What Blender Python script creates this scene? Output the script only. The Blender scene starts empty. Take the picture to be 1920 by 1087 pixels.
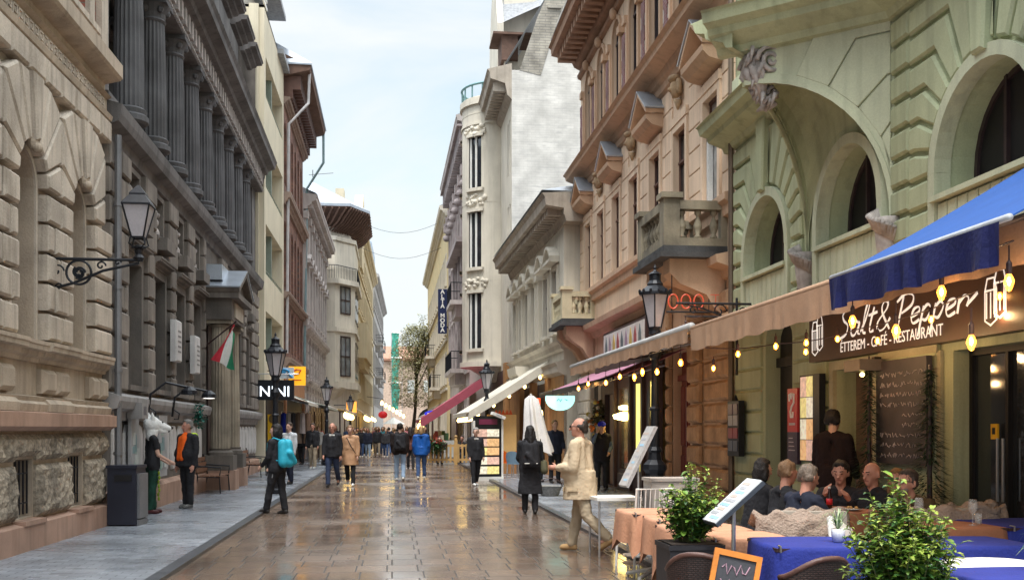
import bpy, bmesh, math, random
from math import sin, cos, pi, radians, sqrt, atan2, floor
from mathutils import Vector, Matrix, noise
random.seed(11)
SC = bpy.context.scene
COL = SC.collection
RD = random.Random(5)

# ------------------------------------------------------------------ camera, sky, sun, exposure
YAW = math.atan(225 / 1950)
cam_data = bpy.data.cameras.new('camera')
cam = bpy.data.objects.new('camera', cam_data); COL.objects.link(cam)
cam.location = (0, 0, 1.65); cam.rotation_euler = (pi / 2, 0, -YAW)
cam_data.sensor_width = 36; cam_data.sensor_fit = 'HORIZONTAL'
cam_data.lens = 36 * 1950 / 1920; cam_data.shift_y = 259.5 / 1920
cam_data.clip_start = .1; cam_data.clip_end = 2000
SC.camera = cam

SUN_EL, SUN_AZ = radians(66), radians(196)      # high, behind the camera and a little to the left
wd = bpy.data.worlds.new('World'); SC.world = wd; wd.use_nodes = True
nt = wd.node_tree; N = nt.nodes; L = nt.links; N.clear()
out = N.new('ShaderNodeOutputWorld'); bg = N.new('ShaderNodeBackground'); bg.inputs[1].default_value = .1
sky = N.new('ShaderNodeTexSky'); sky.sky_type = 'NISHITA'; sky.sun_disc = False
sky.sun_elevation = SUN_EL; sky.sun_rotation = SUN_AZ; sky.air_density = 1.2; sky.dust_density = 1.5
tc = N.new('ShaderNodeTexCoord'); mp = N.new('ShaderNodeMapping'); mp.inputs['Scale'].default_value = (1.4, 1.4, 3.4)
mp.inputs['Location'].default_value = (.35, .1, .22)
nz = N.new('ShaderNodeTexNoise'); nz.inputs['Scale'].default_value = 2.3; nz.inputs['Detail'].default_value = 7; nz.inputs['Roughness'].default_value = .52
nz.inputs['Distortion'].default_value = .35
cr = N.new('ShaderNodeValToRGB'); cr.color_ramp.elements[0].position = .28; cr.color_ramp.elements[1].position = .54
cr.color_ramp.elements[0].color = (.38, .38, .38, 1); cr.color_ramp.elements[1].color = (1, 1, 1, 1)
mx = N.new('ShaderNodeMixRGB'); mx.inputs[2].default_value = (4.9, 5.15, 5.25, 1)
tint = N.new('ShaderNodeMixRGB'); tint.blend_type = 'MULTIPLY'; tint.inputs[0].default_value = 1; tint.inputs[2].default_value = (1.3, 1.38, 1.2, 1)
L.new(tc.outputs['Generated'], mp.inputs[0]); L.new(mp.outputs[0], nz.inputs[0]); L.new(nz.outputs[0], cr.inputs[0])
L.new(sky.outputs[0], tint.inputs[1]); L.new(cr.outputs[0], mx.inputs[0]); L.new(tint.outputs[0], mx.inputs[1])
# an overcast sky is two to three times as bright overhead as near the horizon
sx = N.new('ShaderNodeSeparateXYZ'); L.new(tc.outputs['Generated'], sx.inputs[0]); ze = N.new('ShaderNodeMapRange'); ze.interpolation_type = 'SMOOTHSTEP'
ze.inputs[1].default_value = .36; ze.inputs[2].default_value = .8; ze.inputs[3].default_value = 1; ze.inputs[4].default_value = 3.6; L.new(sx.outputs[2], ze.inputs[0])
zm = N.new('ShaderNodeMixRGB'); zm.blend_type = 'MULTIPLY'; zm.inputs[0].default_value = 1; L.new(mx.outputs[0], zm.inputs[1]); L.new(ze.outputs[0], zm.inputs[2]); L.new(zm.outputs[0], bg.inputs[0]); L.new(bg.outputs[0], out.inputs[0])
sd = bpy.data.lights.new('sun', 'SUN'); sd.energy = 1.5; sd.angle = radians(12); sd.color = (1, .96, .9)
so = bpy.data.objects.new('sun', sd); COL.objects.link(so)
so.rotation_euler = (pi / 2 - SUN_EL, 0, -SUN_AZ + pi); so.location = (0, -20, 60)
SC.view_settings.view_transform = 'Standard'; SC.view_settings.look = 'None'
SC.view_settings.exposure = 0.95; SC.view_settings.gamma = 1
SC.cycles.max_bounces = 6; SC.cycles.diffuse_bounces = 3; SC.cycles.glossy_bounces = 3; SC.cycles.transmission_bounces = 3
SC.cycles.use_denoising = True; SC.cycles.sample_clamp_indirect = 4
SC.cycles.caustics_reflective = False; SC.cycles.caustics_refractive = False

# ------------------------------------------------------------------ mesh collector
class MB:
    """collects faces; side=None: plain xyz, +1/-1: facade coordinates (along, outward, up)"""
    def __init__(s, side=None): s.v = []; s.f = []; s.m = []; s.mi = 0; s.side = side
    def P(s, p):
        if s.side is None: s.v.append(tuple(p))
        else: s.v.append((s.side * p[1], p[0], p[2]))
        return len(s.v) - 1
    def poly(s, pts):
        s.f.append([s.P(p) for p in pts]); s.m.append(s.mi)
    def face(s, idx): s.f.append(list(idx)); s.m.append(s.mi)
    def box(s, x0, x1, y0, y1, z0, z1):
        i = [s.P((x, y, z)) for z in (z0, z1) for y in (y0, y1) for x in (x0, x1)]
        for q in ((0, 1, 3, 2), (4, 5, 7, 6), (0, 1, 5, 4), (2, 3, 7, 6), (0, 2, 6, 4), (1, 3, 7, 5)): s.face([i[k] for k in q])
    def cbox(s, c, sz, R=None):
        """box by centre and size, optionally turned by a Matrix"""
        n = len(s.v); h = Vector(sz) / 2
        i = []
        for z in (-1, 1):
            for y in (-1, 1):
                for x in (-1, 1):
                    p = Vector((x * h.x, y * h.y, z * h.z))
                    if R is not None: p = R @ p
                    i.append(s.P(Vector(c) + p))
        for q in ((0, 1, 3, 2), (4, 5, 7, 6), (0, 1, 5, 4), (2, 3, 7, 6), (0, 2, 6, 4), (1, 3, 7, 5)): s.face([i[k] for k in q])
    def lathe(s, prof, c=(0, 0, 0), seg=16, a0=0, a1=2 * pi, flute=0):
        """prof: (r, z) pairs about a vertical axis through c"""
        full = abs(a1 - a0 - 2 * pi) < 1e-6; n = seg if full else seg + 1; rows = []
        for r, z in prof:
            row = []
            for k in range(n):
                a = a0 + (a1 - a0) * k / seg; rr = r * (1 - (flute if k % 2 else 0))
                row.append(s.P((c[0] + rr * cos(a), c[1] + rr * sin(a), c[2] + z)))
            rows.append(row)
        for r0, r1 in zip(rows, rows[1:]):
            for k in range(seg):
                k2 = (k + 1) % n; s.face((r0[k], r0[k2], r1[k2], r1[k]))
        if full:
            if prof[0][0] > .001: s.face(rows[0][::-1])
            if prof[-1][0] > .001: s.face(rows[-1])
    def tube(s, pts, r, seg=6, cap=True):
        pts = [Vector(p) for p in pts]; n = len(pts)
        rs = r if isinstance(r, (list, tuple)) else [r] * n
        rows = []; up = Vector((0, 0, 1)); prev = None
        for k in range(n):
            t = (pts[min(k + 1, n - 1)] - pts[max(k - 1, 0)])
            t = t.normalized() if t.length > 1e-9 else Vector((0, 0, 1))
            if prev is None:
                a = t.cross(up); a = a if a.length > .05 else t.cross(Vector((1, 0, 0)))
            else: a = prev - t * prev.dot(t)
            a.normalize(); prev = a; b = t.cross(a)
            rows.append([s.P(pts[k] + (a * cos(2 * pi * j / seg) + b * sin(2 * pi * j / seg)) * rs[k]) for j in range(seg)])
        for r0, r1 in zip(rows, rows[1:]):
            for j in range(seg): s.face((r0[j], r0[(j + 1) % seg], r1[(j + 1) % seg], r1[j]))
        if cap: s.face(rows[0][::-1]); s.face(rows[-1])
    def cap(s, p0, r0, p1, r1, seg=10, nr=3):
        """tapered capsule, closed"""
        p0 = Vector(p0); p1 = Vector(p1); d = p1 - p0
        t = d.normalized() if d.length > 1e-6 else Vector((0, 0, 1))
        a = t.cross(Vector((0, 0, 1))); a = a if a.length > .05 else t.cross(Vector((1, 0, 0)))
        a.normalize(); b = t.cross(a); rows = []
        for k in range(nr + 1):
            q = -pi / 2 + pi / 2 * (k + .25) / (nr + .25); rows.append((p0 + t * (r0 * sin(q)), r0 * cos(q)))
        for k in range(nr + 1):
            q = pi / 2 * k / (nr + .25); rows.append((p1 + t * (r1 * sin(q)), r1 * cos(q)))
        ids = [[s.P(c + (a * cos(2 * pi * j / seg) + b * sin(2 * pi * j / seg)) * r) for j in range(seg)] for c, r in rows]
        for x, y in zip(ids, ids[1:]):
            for j in range(seg): s.face((x[j], x[(j + 1) % seg], y[(j + 1) % seg], y[j]))
        s.face(ids[0][::-1]); s.face(ids[-1])
    def ball(s, c, r, sz=(1, 1, 1), seg=12, nr=8):
        rows = []
        for k in range(nr + 1):
            q = -pi / 2 + pi * min(max(k / nr, .02), .98)
            rows.append([s.P((c[0] + r * sz[0] * cos(q) * cos(2 * pi * j / seg), c[1] + r * sz[1] * cos(q) * sin(2 * pi * j / seg), c[2] + r * sz[2] * sin(q))) for j in range(seg)])
        for x, y in zip(rows, rows[1:]):
            for j in range(seg): s.face((x[j], x[(j + 1) % seg], y[(j + 1) % seg], y[j]))
        s.face(rows[0][::-1]); s.face(rows[-1])
    # ---- facade pieces, coordinates (along, outward, up)
    def prism(s, poly, d0, d1, back=False):
        a = [s.P((x, d1, z)) for x, z in poly]; b = [s.P((x, d0, z)) for x, z in poly]; n = len(poly)
        s.face(a)
        for k in range(n): s.face((a[k], b[k], b[(k + 1) % n], a[(k + 1) % n]))
        if back: s.face(b[::-1])
    def pblock(s, poly, d0, d1, g=.02, ch=.03):
        p0 = inset(poly, g); p1 = inset(poly, g + ch)
        a = [s.P((x, d1, z)) for x, z in p1]; m = [s.P((x, d1 - ch, z)) for x, z in p0]; b = [s.P((x, d0, z)) for x, z in p0]; n = len(poly)
        s.face(a)
        for k in range(n):
            q = (k + 1) % n; s.face((a[k], m[k], m[q], a[q])); s.face((m[k], b[k], b[q], m[q]))
    def sweep(s, prof, s0, s1, ends=True):
        """prof: (d, z) outline swept along the facade"""
        a = [s.P((s0, d, z)) for d, z in prof]; b = [s.P((s1, d, z)) for d, z in prof]
        for k in range(len(prof) - 1): s.face((a[k], a[k + 1], b[k + 1], b[k]))
        if ends: s.face(a); s.face(b[::-1])
    def build(s, name, mats, parent=None, smooth=False, loc=None, rot=None, recalc=True):
        me = bpy.data.meshes.new(name); me.from_pydata(s.v, [], s.f)
        mats = mats if isinstance(mats, (list, tuple)) else [mats]
        for m in mats: me.materials.append(m)
        if len(mats) > 1: me.polygons.foreach_set('material_index', s.m)
        if recalc:
            bm = bmesh.new(); bm.from_mesh(me); bmesh.ops.recalc_face_normals(bm, faces=bm.faces); bm.to_mesh(me); bm.free()
        if smooth: me.polygons.foreach_set('use_smooth', [True] * len(me.polygons))
        o = bpy.data.objects.new(name, me); COL.objects.link(o)
        if parent is not None: o.parent = parent
        if loc is not None: o.location = loc
        if rot is not None: o.rotation_euler = rot if isinstance(rot, (tuple, list)) else (0, 0, rot)
        return o

def inset(poly, g):
    n = len(poly); ar = sum(poly[k][0] * poly[(k + 1) % n][1] - poly[(k + 1) % n][0] * poly[k][1] for k in range(n))
    sg = 1 if ar > 0 else -1; out = []
    for k in range(n):
        p, c, q = poly[k - 1], poly[k], poly[(k + 1) % n]
        e1 = (c[0] - p[0], c[1] - p[1]); e2 = (q[0] - c[0], q[1] - c[1])
        l1 = math.hypot(*e1) or 1e-9; l2 = math.hypot(*e2) or 1e-9
        n1 = (-e1[1] / l1 * sg, e1[0] / l1 * sg); n2 = (-e2[1] / l2 * sg, e2[0] / l2 * sg)
        k2 = 1 + n1[0] * n2[0] + n1[1] * n2[1]; k2 = max(k2, .3)
        out.append((c[0] + (n1[0] + n2[0]) / k2 * g, c[1] + (n1[1] + n2[1]) / k2 * g))
    return out

def empty(name, loc, rz=0):
    o = bpy.data.objects.new(name, None); COL.objects.link(o); o.location = loc; o.rotation_euler = (0, 0, rz); o.empty_display_size = .2
    return o
def tag(o, label, cat, group=None, kind=None):
    if label: o['label'] = label
    if cat: o['category'] = cat
    if group: o['group'] = group
    if kind: o['kind'] = kind
    return o
def thing(name, label, cat, loc=(0, 0, 0), rz=0, group=None): return tag(empty(name, loc, rz), label, cat, group)
def copy_tree(o, parent=None):
    c = o.copy(); COL.objects.link(c)
    if parent is not None: c.parent = parent
    for ch in list(o.children): copy_tree(ch, c)
    return c

# ------------------------------------------------------------------ materials
MATS = {}
def mat(name, col, rough=.8, var=.18, scale=2.5, bump=.15, bscale=30, metal=0, spec=.4, streak=0, emit=0, fine=.5, grime=0, coat=0, alpha=1, trans=0):
    if name in MATS: return MATS[name]
    m = bpy.data.materials.new(name); m.use_nodes = True; nt = m.node_tree; N = nt.nodes; Lk = nt.links
    b = N['Principled BSDF']; b.inputs['Roughness'].default_value = rough; b.inputs['Metallic'].default_value = metal
    b.inputs['Specular IOR Level'].default_value = spec; b.inputs['Coat Weight'].default_value = coat
    b.inputs['Alpha'].default_value = alpha; b.inputs['Transmission Weight'].default_value = trans
    tc = N.new('ShaderNodeTexCoord')
    def noi(sc, det, src=None, sz=None):
        n = N.new('ShaderNodeTexNoise'); n.inputs['Scale'].default_value = sc; n.inputs['Detail'].default_value = det
        if sz:
            mp = N.new('ShaderNodeMapping'); mp.inputs['Scale'].default_value = sz; Lk.new(tc.outputs['Object'], mp.inputs[0]); Lk.new(mp.outputs[0], n.inputs[0])
        else: Lk.new(tc.outputs['Object'], n.inputs[0])
        return n
    def mixc(fac, a, bcol, mode='MIX'):
        x = N.new('ShaderNodeMixRGB'); x.blend_type = mode
        if isinstance(fac, (int, float)): x.inputs[0].default_value = fac
        else: Lk.new(fac, x.inputs[0])
        for i, c in ((1, a), (2, bcol)):
            if isinstance(c, tuple): x.inputs[i].default_value = c
            else: Lk.new(c, x.inputs[i])
        return x.outputs[0]
    def ramp(src, a, bb):
        r = N.new('ShaderNodeMapRange'); r.inputs[1].default_value = a; r.inputs[2].default_value = bb; Lk.new(src, r.inputs[0]); return r.outputs[0]
    c0 = tuple(max(0, x * (1 - var)) for x in col) + (1,); c1 = tuple(min(1, x * (1 + var)) for x in col) + (1,)
    n1 = noi(scale, 5); cc = mixc(ramp(n1.outputs[0], .33, .67), c0, c1)
    if fine:
        n2 = noi(bscale, 3); cc = mixc(fine * .5, cc, mixc(ramp(n2.outputs[0], .3, .7), tuple(x * .72 for x in col) + (1,), tuple(min(1, x * 1.2) for x in col) + (1,)))
    if streak:
        n3 = noi(1, 6, sz=(5.5, 5.5, .35)); cc = mixc(ramp(n3.outputs[0], .5, .75), cc, mixc(streak, cc, tuple(x * .32 for x in col) + (1,)))
    if grime:
        n4 = noi(.9, 8); cc = mixc(ramp(n4.outputs[0], .48, .66), cc, mixc(grime, cc, (.035, .032, .03, 1)))
    Lk.new(cc, b.inputs['Base Color'])
    if emit:
        Lk.new(cc, b.inputs['Emission Color']); b.inputs['Emission Strength'].default_value = emit
    if bump:
        n5 = noi(bscale, 4); bp = N.new('ShaderNodeBump'); bp.inputs['Strength'].default_value = bump; bp.inputs['Distance'].default_value = .02
        Lk.new(n5.outputs[0], bp.inputs['Height']); Lk.new(bp.outputs[0], b.inputs['Normal'])
    MATS[name] = m; return m
def mat_brick(name, c1, c2, mortar, w=.25, h=.075, ms=.012, rough=.85, plane='yz', bump=.5, off=.5, var=.5):
    if name in MATS: return MATS[name]
    m = bpy.data.materials.new(name); m.use_nodes = True; nt = m.node_tree; N = nt.nodes; Lk = nt.links
    b = N['Principled BSDF']; b.inputs['Roughness'].default_value = rough
    tc = N.new('ShaderNodeTexCoord'); sp = N.new('ShaderNodeSeparateXYZ'); cb = N.new('ShaderNodeCombineXYZ'); Lk.new(tc.outputs['Object'], sp.inputs[0])
    Lk.new(sp.outputs['XYZ'.index(plane[0].upper())], cb.inputs[0]); Lk.new(sp.outputs['XYZ'.index(plane[1].upper())], cb.inputs[1])
    br = N.new('ShaderNodeTexBrick'); Lk.new(cb.outputs[0], br.inputs[0])
    br.inputs['Color1'].default_value = c1 + (1,); br.inputs['Color2'].default_value = c2 + (1,); br.inputs['Mortar'].default_value = mortar + (1,)
    br.inputs['Scale'].default_value = 1; br.inputs['Mortar Size'].default_value = ms; br.inputs['Brick Width'].default_value = w; br.inputs['Row Height'].default_value = h
    br.offset = off; br.inputs['Bias'].default_value = 0; br.inputs['Mortar Smooth'].default_value = .3
    nn = N.new('ShaderNodeTexNoise'); nn.inputs['Scale'].default_value = 1.3; nn.inputs['Detail'].default_value = 7; Lk.new(tc.outputs['Object'], nn.inputs[0])
    mr = N.new('ShaderNodeMapRange'); mr.inputs[1].default_value = .35; mr.inputs[2].default_value = .7; mr.inputs[3].default_value = 1 - var; mr.inputs[4].default_value = 1.15; Lk.new(nn.outputs[0], mr.inputs[0])
    mx = N.new('ShaderNodeMixRGB'); mx.blend_type = 'MULTIPLY'; mx.inputs[0].default_value = 1; Lk.new(br.outputs[0], mx.inputs[1]); Lk.new(mr.outputs[0], mx.inputs[2])
    Lk.new(mx.outputs[0], b.inputs['Base Color'])
    bp = N.new('ShaderNodeBump'); bp.invert = True; bp.inputs['Strength'].default_value = bump; bp.inputs['Distance'].default_value = .01
    Lk.new(br.outputs['Fac'], bp.inputs['Height']); Lk.new(bp.outputs[0], b.inputs['Normal'])
    MATS[name] = m; return m
def mat_paving(name, c1, c2, joint, w, h, off, r0, r1, ms=.008, bstr=.25, und=.04, spec=.5, patch=None):
    """wet paving: unit pattern, colour per unit, wet film whose gloss changes from patch to patch"""
    m = bpy.data.materials.new(name); m.use_nodes = True; nt = m.node_tree; N = nt.nodes; Lk = nt.links
    b = N['Principled BSDF']; b.inputs['Specular IOR Level'].default_value = spec
    tc = N.new('ShaderNodeTexCoord'); br = N.new('ShaderNodeTexBrick'); Lk.new(tc.outputs['Object'], br.inputs[0])
    # small zig-zag of the joints
    br.inputs['Color1'].default_value = c1 + (1,); br.inputs['Color2'].default_value = c2 + (1,); br.inputs['Mortar'].default_value = joint + (1,)
    br.inputs['Scale'].default_value = 1; br.inputs['Mortar Size'].default_value = ms; br.inputs['Brick Width'].default_value = w; br.inputs['Row Height'].default_value = h
    br.inputs['Mortar Smooth'].default_value = .4; br.offset = off; br.offset_frequency = 2
    def noi(sc, det, sz=None):
        n = N.new('ShaderNodeTexNoise'); n.inputs['Scale'].default_value = sc; n.inputs['Detail'].default_value = det
        if sz:
            mp = N.new('ShaderNodeMapping'); mp.inputs['Scale'].default_value = sz; Lk.new(tc.outputs['Object'], mp.inputs[0]); Lk.new(mp.outputs[0], n.inputs[0])
        else: Lk.new(tc.outputs['Object'], n.inputs[0])
        return n
    n1 = noi(.55, 6); n2 = noi(9, 4)
    mr = N.new('ShaderNodeMapRange'); mr.inputs[1].default_value = .35; mr.inputs[2].default_value = .68; mr.inputs[3].default_value = .72; mr.inputs[4].default_value = 1.25; Lk.new(n1.outputs[0], mr.inputs[0])
    mx = N.new('ShaderNodeMixRGB'); mx.blend_type = 'MULTIPLY'; mx.inputs[0].default_value = 1; Lk.new(br.outputs[0], mx.inputs[1]); Lk.new(mr.outputs[0], mx.inputs[2])
    m3 = N.new('ShaderNodeMixRGB'); m3.blend_type = 'OVERLAY'; m3.inputs[0].default_value = .35; Lk.new(mx.outputs[0], m3.inputs[1]); Lk.new(n2.outputs[0], m3.inputs[2])
    Lk.new(m3.outputs[0], b.inputs['Base Color'])
    n4 = noi(.5, 7); rr = N.new('ShaderNodeMapRange'); rr.inputs[1].default_value = .36; rr.inputs[2].default_value = .64; rr.inputs[3].default_value = r0; rr.inputs[4].default_value = r1; Lk.new(n4.outputs[0], rr.inputs[0])
    ad = N.new('ShaderNodeMath'); ad.operation = 'ADD'; Lk.new(rr.outputs[0], ad.inputs[0])
    ml = N.new('ShaderNodeMath'); ml.operation = 'MULTIPLY'; ml.inputs[1].default_value = .25; Lk.new(br.outputs['Fac'], ml.inputs[0]); Lk.new(ml.outputs[0], ad.inputs[1]); Lk.new(ad.outputs[0], b.inputs['Roughness'])
    b1 = N.new('ShaderNodeBump'); b1.invert = True; b1.inputs['Strength'].default_value = bstr; b1.inputs['Distance'].default_value = .012; Lk.new(br.outputs['Fac'], b1.inputs['Height'])
    n5 = noi(3.2, 3); b2 = N.new('ShaderNodeBump'); b2.inputs['Strength'].default_value = und; b2.inputs['Distance'].default_value = .05; Lk.new(n5.outputs[0], b2.inputs['Height']); Lk.new(b1.outputs[0], b2.inputs['Normal'])
    n6 = noi(60, 3); b3 = N.new('ShaderNodeBump'); b3.inputs['Strength'].default_value = und * 1.2; b3.inputs['Distance'].default_value = .01; Lk.new(n6.outputs[0], b3.inputs['Height']); Lk.new(b2.outputs[0], b3.inputs['Normal'])
    Lk.new(b3.outputs[0], b.inputs['Normal']); MATS[name] = m; return m

tanstone = mat('tan_stone', (.46, .375, .29), .85, .2, 1.6, .35, 40, streak=.45, grime=.12)
tanlight = mat('tan_stone_pale', (.54, .465, .385), .88, .22, 1.6, .5, 38, streak=.6, grime=.22, fine=.8)
roughstone = mat('rough_hewn_stone', (.36, .30, .23), .9, .85, 16, 1.0, 26, streak=.5, grime=.6, fine=1)
pinkstone = mat('pink_granite', (.43, .27, .20), .55, .2, 1.5, .1, 60, streak=.5, grime=.15)
darkstone = mat('blackened_stone', (.17, .148, .13), .85, .3, 1.1, .3, 35, streak=.6, grime=.45)
greystone = mat('soot_grey_stone', (.155, .146, .145), .85, .3, 1.1, .3, 35, streak=.7, grime=.5)
colstone = mat('dark_column_stone', (.12, .118, .124), .8, .3, 1.5, .25, 40, streak=.6, grime=.35)
ledgestone = mat('grey_ledge_stone', (.30, .285, .28), .8, .2, 3, .2, 50, streak=.5, grime=.3)
palepanel = mat('pale_painted_stone', (.58, .565, .56), .8, .15, 3, .2, 50, streak=.5, grime=.2)
redbrick = mat_brick('red_brick', (.36, .10, .07), (.46, .17, .11), (.26, .20, .16), .24, .08, .012)
brownbrick = mat_brick('brown_brick', (.23, .10, .075), (.30, .15, .10), (.18, .12, .10), .5, .16, .02)
cream = mat('cream_render', (.62, .555, .42), .85, .08, .8, .08, 60, streak=.22)
creampale = mat('pale_cream_render', (.66, .61, .52), .85, .1, .9, .12, 50, streak=.3)
whitewall = mat('off_white_render', (.68, .64, .58), .85, .08, .9, .1, 50, streak=.25)
gablewall = mat_brick('whitewashed_brick', (.62, .60, .565), (.585, .565, .53), (.52, .50, .47), .35, .11, .008, var=.22, plane='xz', bump=.3)
def weather(m, col, sz, lo, hi, f):
    nt = m.node_tree; N = nt.nodes; Lk = nt.links; b = N['Principled BSDF']; old = b.inputs['Base Color'].links[0].from_socket
    tc = N.new('ShaderNodeTexCoord'); mp = N.new('ShaderNodeMapping'); mp.inputs['Scale'].default_value = sz; n = N.new('ShaderNodeTexNoise'); n.inputs['Scale'].default_value = 1; n.inputs['Detail'].default_value = 9; n.inputs['Roughness'].default_value = .65
    r = N.new('ShaderNodeMapRange'); r.inputs[1].default_value = lo; r.inputs[2].default_value = hi; r.inputs[4].default_value = f; x = N.new('ShaderNodeMixRGB'); x.inputs[2].default_value = col + (1,)
    Lk.new(tc.outputs['Object'], mp.inputs[0]); Lk.new(mp.outputs[0], n.inputs[0]); Lk.new(n.outputs[0], r.inputs[0]); Lk.new(r.outputs[0], x.inputs[0]); Lk.new(old, x.inputs[1]); Lk.new(x.outputs[0], b.inputs['Base Color'])
weather(gablewall, (.36, .35, .345), (1.1, 1.1, 8), .53, .66, .55)
yellow = mat('yellow_render', (.64, .54, .37), .85, .1, .7, .08, 50, streak=.3)
greyren = mat('grey_render', (.42, .40, .385), .85, .15, .7, .1, 50, streak=.35)
lilac = mat('pale_grey_stone', (.52, .47, .45), .85, .15, 1, .15, 40, streak=.4, grime=.1)
orange = mat('apricot_render', (.76, .57, .415), .85, .13, .8, .15, 50, streak=.4, grime=.06)
orangedk = mat('ochre_render', (.57, .385, .26), .8, .12, .9, .15, 50, streak=.3)
ochrerust = mat('ochre_rusticated_stone', (.48, .30, .175), .85, .3, 3, .7, 18, streak=.3)
green = mat('sage_green_render', (.455, .49, .31), .85, .13, .8, .15, 50, streak=.45, grime=.12)
greenlt = mat('pale_sage_render', (.515, .54, .385), .85, .12, .8, .15, 50, streak=.4, grime=.1)
carved = mat('carved_grey_stone', (.42, .38, .36), .85, .3, 8, .5, 25, grime=.3)
zinc = mat('zinc_sheet', (.42, .46, .52), .35, .12, 2, .05, 30, metal=.6)
slate = mat('grey_roof_tile', (.30, .31, .33), .7, .25, 8, .4, 20)
brownwood = mat('dark_brown_eaves', (.13, .075, .055), .8, .3, 4, .2, 30)
wood = mat('warm_wood', (.42, .21, .085), .55, .25, 2, .15, 30, streak=.4)
pine = mat('pine_wood', (.58, .36, .14), .55, .2, 3, .1, 30, streak=.3)
darkwood = mat('dark_shopfront_wood', (.055, .03, .03), .45, .3, 3, .1, 30)
reddoor = mat('oxblood_painted_wood', (.17, .035, .03), .4, .2, 3, .1, 30, streak=.3)
blackiron = mat('black_iron', (.014, .016, .022), .42, .3, 8, .15, 60, metal=.3)
whitemetal = mat('white_painted_metal', (.78, .77, .74), .4, .06, 3, .04, 60)
steel = mat('brushed_steel', (.55, .55, .56), .35, .1, 6, .05, 80, metal=.9)
glass = mat('dark_window_glass', (.022, .026, .032), .07, .3, 2, .02, 3, spec=.8, fine=0)
glassblue = mat('pale_window_glass', (.16, .18, .20), .1, .4, 1.2, .02, 3, spec=.8, fine=0)
curtain = mat('net_curtain_glass', (.34, .33, .32), .25, .3, 3, .05, 12, spec=.6)
dark = mat('dark_interior', (.012, .011, .012), .6, .4, 2, .05, 20)
winframe = mat('dark_window_frame', (.045, .028, .03), .5, .2, 5, .05, 40)
winwhite = mat('white_window_frame', (.7, .7, .68), .5, .08, 5, .05, 40)
winbrown = mat('brown_window_frame', (.12, .06, .045), .5, .2, 5, .05, 40)
bulbglow = mat('amber_bulb_glass', (1, .40, .06), .2, 0, 1, 0, 1, emit=1.5, fine=0, alpha=.55)
filament = mat('lit_filament', (1, .62, .2), .3, 0, 1, 0, 1, emit=50, fine=0)
globeglow = mat('lit_globe', (1, .66, .22), .3, 0, 1, 0, 1, emit=4.5, fine=0)
lampglow = mat('warm_lit_lamp', (1, .72, .25), .3, .05, 1, 0, 1, emit=7, fine=0)
frosted = mat('frosted_lantern_glass', (.42, .40, .43), .35, .12, 3, .04, 40, spec=.5)

for m_, c_, sz_, lo_, hi_, f_ in ((orange, (.54, .40, .285), (1.6, 1.6, .55), .5, .74, .6), (green, (.27, .275, .19), (1.3, 1.3, .5), .5, .74, .6), (greenlt, (.27, .27, .2), (1.3, 1.3, .5), .52, .76, .5), (cream, (.40, .36, .28), (1.2, 1.2, .3), .52, .76, .5), (creampale, (.42, .385, .33), (1.2, 1.2, .35), .5, .74, .55),
        (whitewall, (.40, .375, .34), (1.2, 1.2, .35), .5, .74, .5), (yellow, (.40, .32, .2), (.8, .8, .25), .5, .74, .5), (lilac, (.27, .24, .225), (1.2, 1.2, .4), .48, .7, .6), (tanlight, (.25, .205, .16), (2.6, 2.6, .9), .54, .72, .65), (tanstone, (.24, .19, .14), (2.0, 2.0, .7), .53, .72, .6), (pinkstone, (.22, .12, .08), (2.4, 2.4, .5), .5, .7, .6), (darkstone, (.075, .07, .066), (1.6, 1.6, .6), .48, .68, .7)):
    weather(m_, c_, sz_, lo_, hi_, f_)
# ------------------------------------------------------------------ ground
road_m = mat_paving('wet_brown_pavers', (.19, .134, .10), (.128, .092, .072), (.035, .03, .027), .36, .55, .16, .06, .30, .011, .4, .03, .7)
walk_m = mat_paving('wet_grey_slabs', (.31, .335, .375), (.20, .215, .245), (.08, .085, .095), .26, .13, .5, .17, .40, .006, .25, .05, .4)
kerb_m = mat('dark_wet_kerb', (.06, .065, .075), .35, .3, 4, .3, 30)
g = MB(); g.poly([(-600, -30, -.06), (600, -30, -.06), (600, 900, -.06), (-600, 900, -.06)])
tag(g.build('ground', mat('city_ground', (.14, .13, .12), .9)), None, None, kind='structure')
g = MB()
xs = [-3.2 + k * .5 for k in range(15)] + [4.3]
for k in range(120):
    y0, y1 = -6 + k * 2.2, -6 + (k + 1) * 2.2
    for a, b in zip(xs, xs[1:]): g.poly([(a, y0, 0), (b, y0, 0), (b, y1, 0), (a, y1, 0)])
tag(g.build('road', road_m), None, None, kind='structure')
KZ = .045
def walk(name, x0, x1, kx0, kx1, y0, y1):
    g = MB(); g.box(x0, x1, y0, y1, -.05, KZ); tag(g.build(name, walk_m), None, None, kind='structure')
    g = MB(); y = y0; 
    while y < y1:
        g.box(kx0, kx1, y + .004, y + .996, -.05, KZ + .002); y += 1.0
    tag(g.build('kerb', kerb_m), None, None, kind='structure')
walk('pavement_left', -12, -2.62, -2.62, -2.46, -6, 190)
walk('pavement_right', 3.2, 14, 3.06, 3.2, -6, 190)
# ------------------------------------------------------------------ facade tools
class Fac:
    def __init__(s, name, label, cat, P0, hd, side, group=None):
        s.side = side; s.root = thing(name, label, cat, (P0[0], P0[1], 0), -radians(hd), group)
    def mb(s): return MB(s.side)
    def part(s, name, mb, mats, parent=None, smooth=False, label=None):
        o = mb.build(name, mats, parent or s.root, smooth)
        if label: o['label'] = label
        return o

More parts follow.
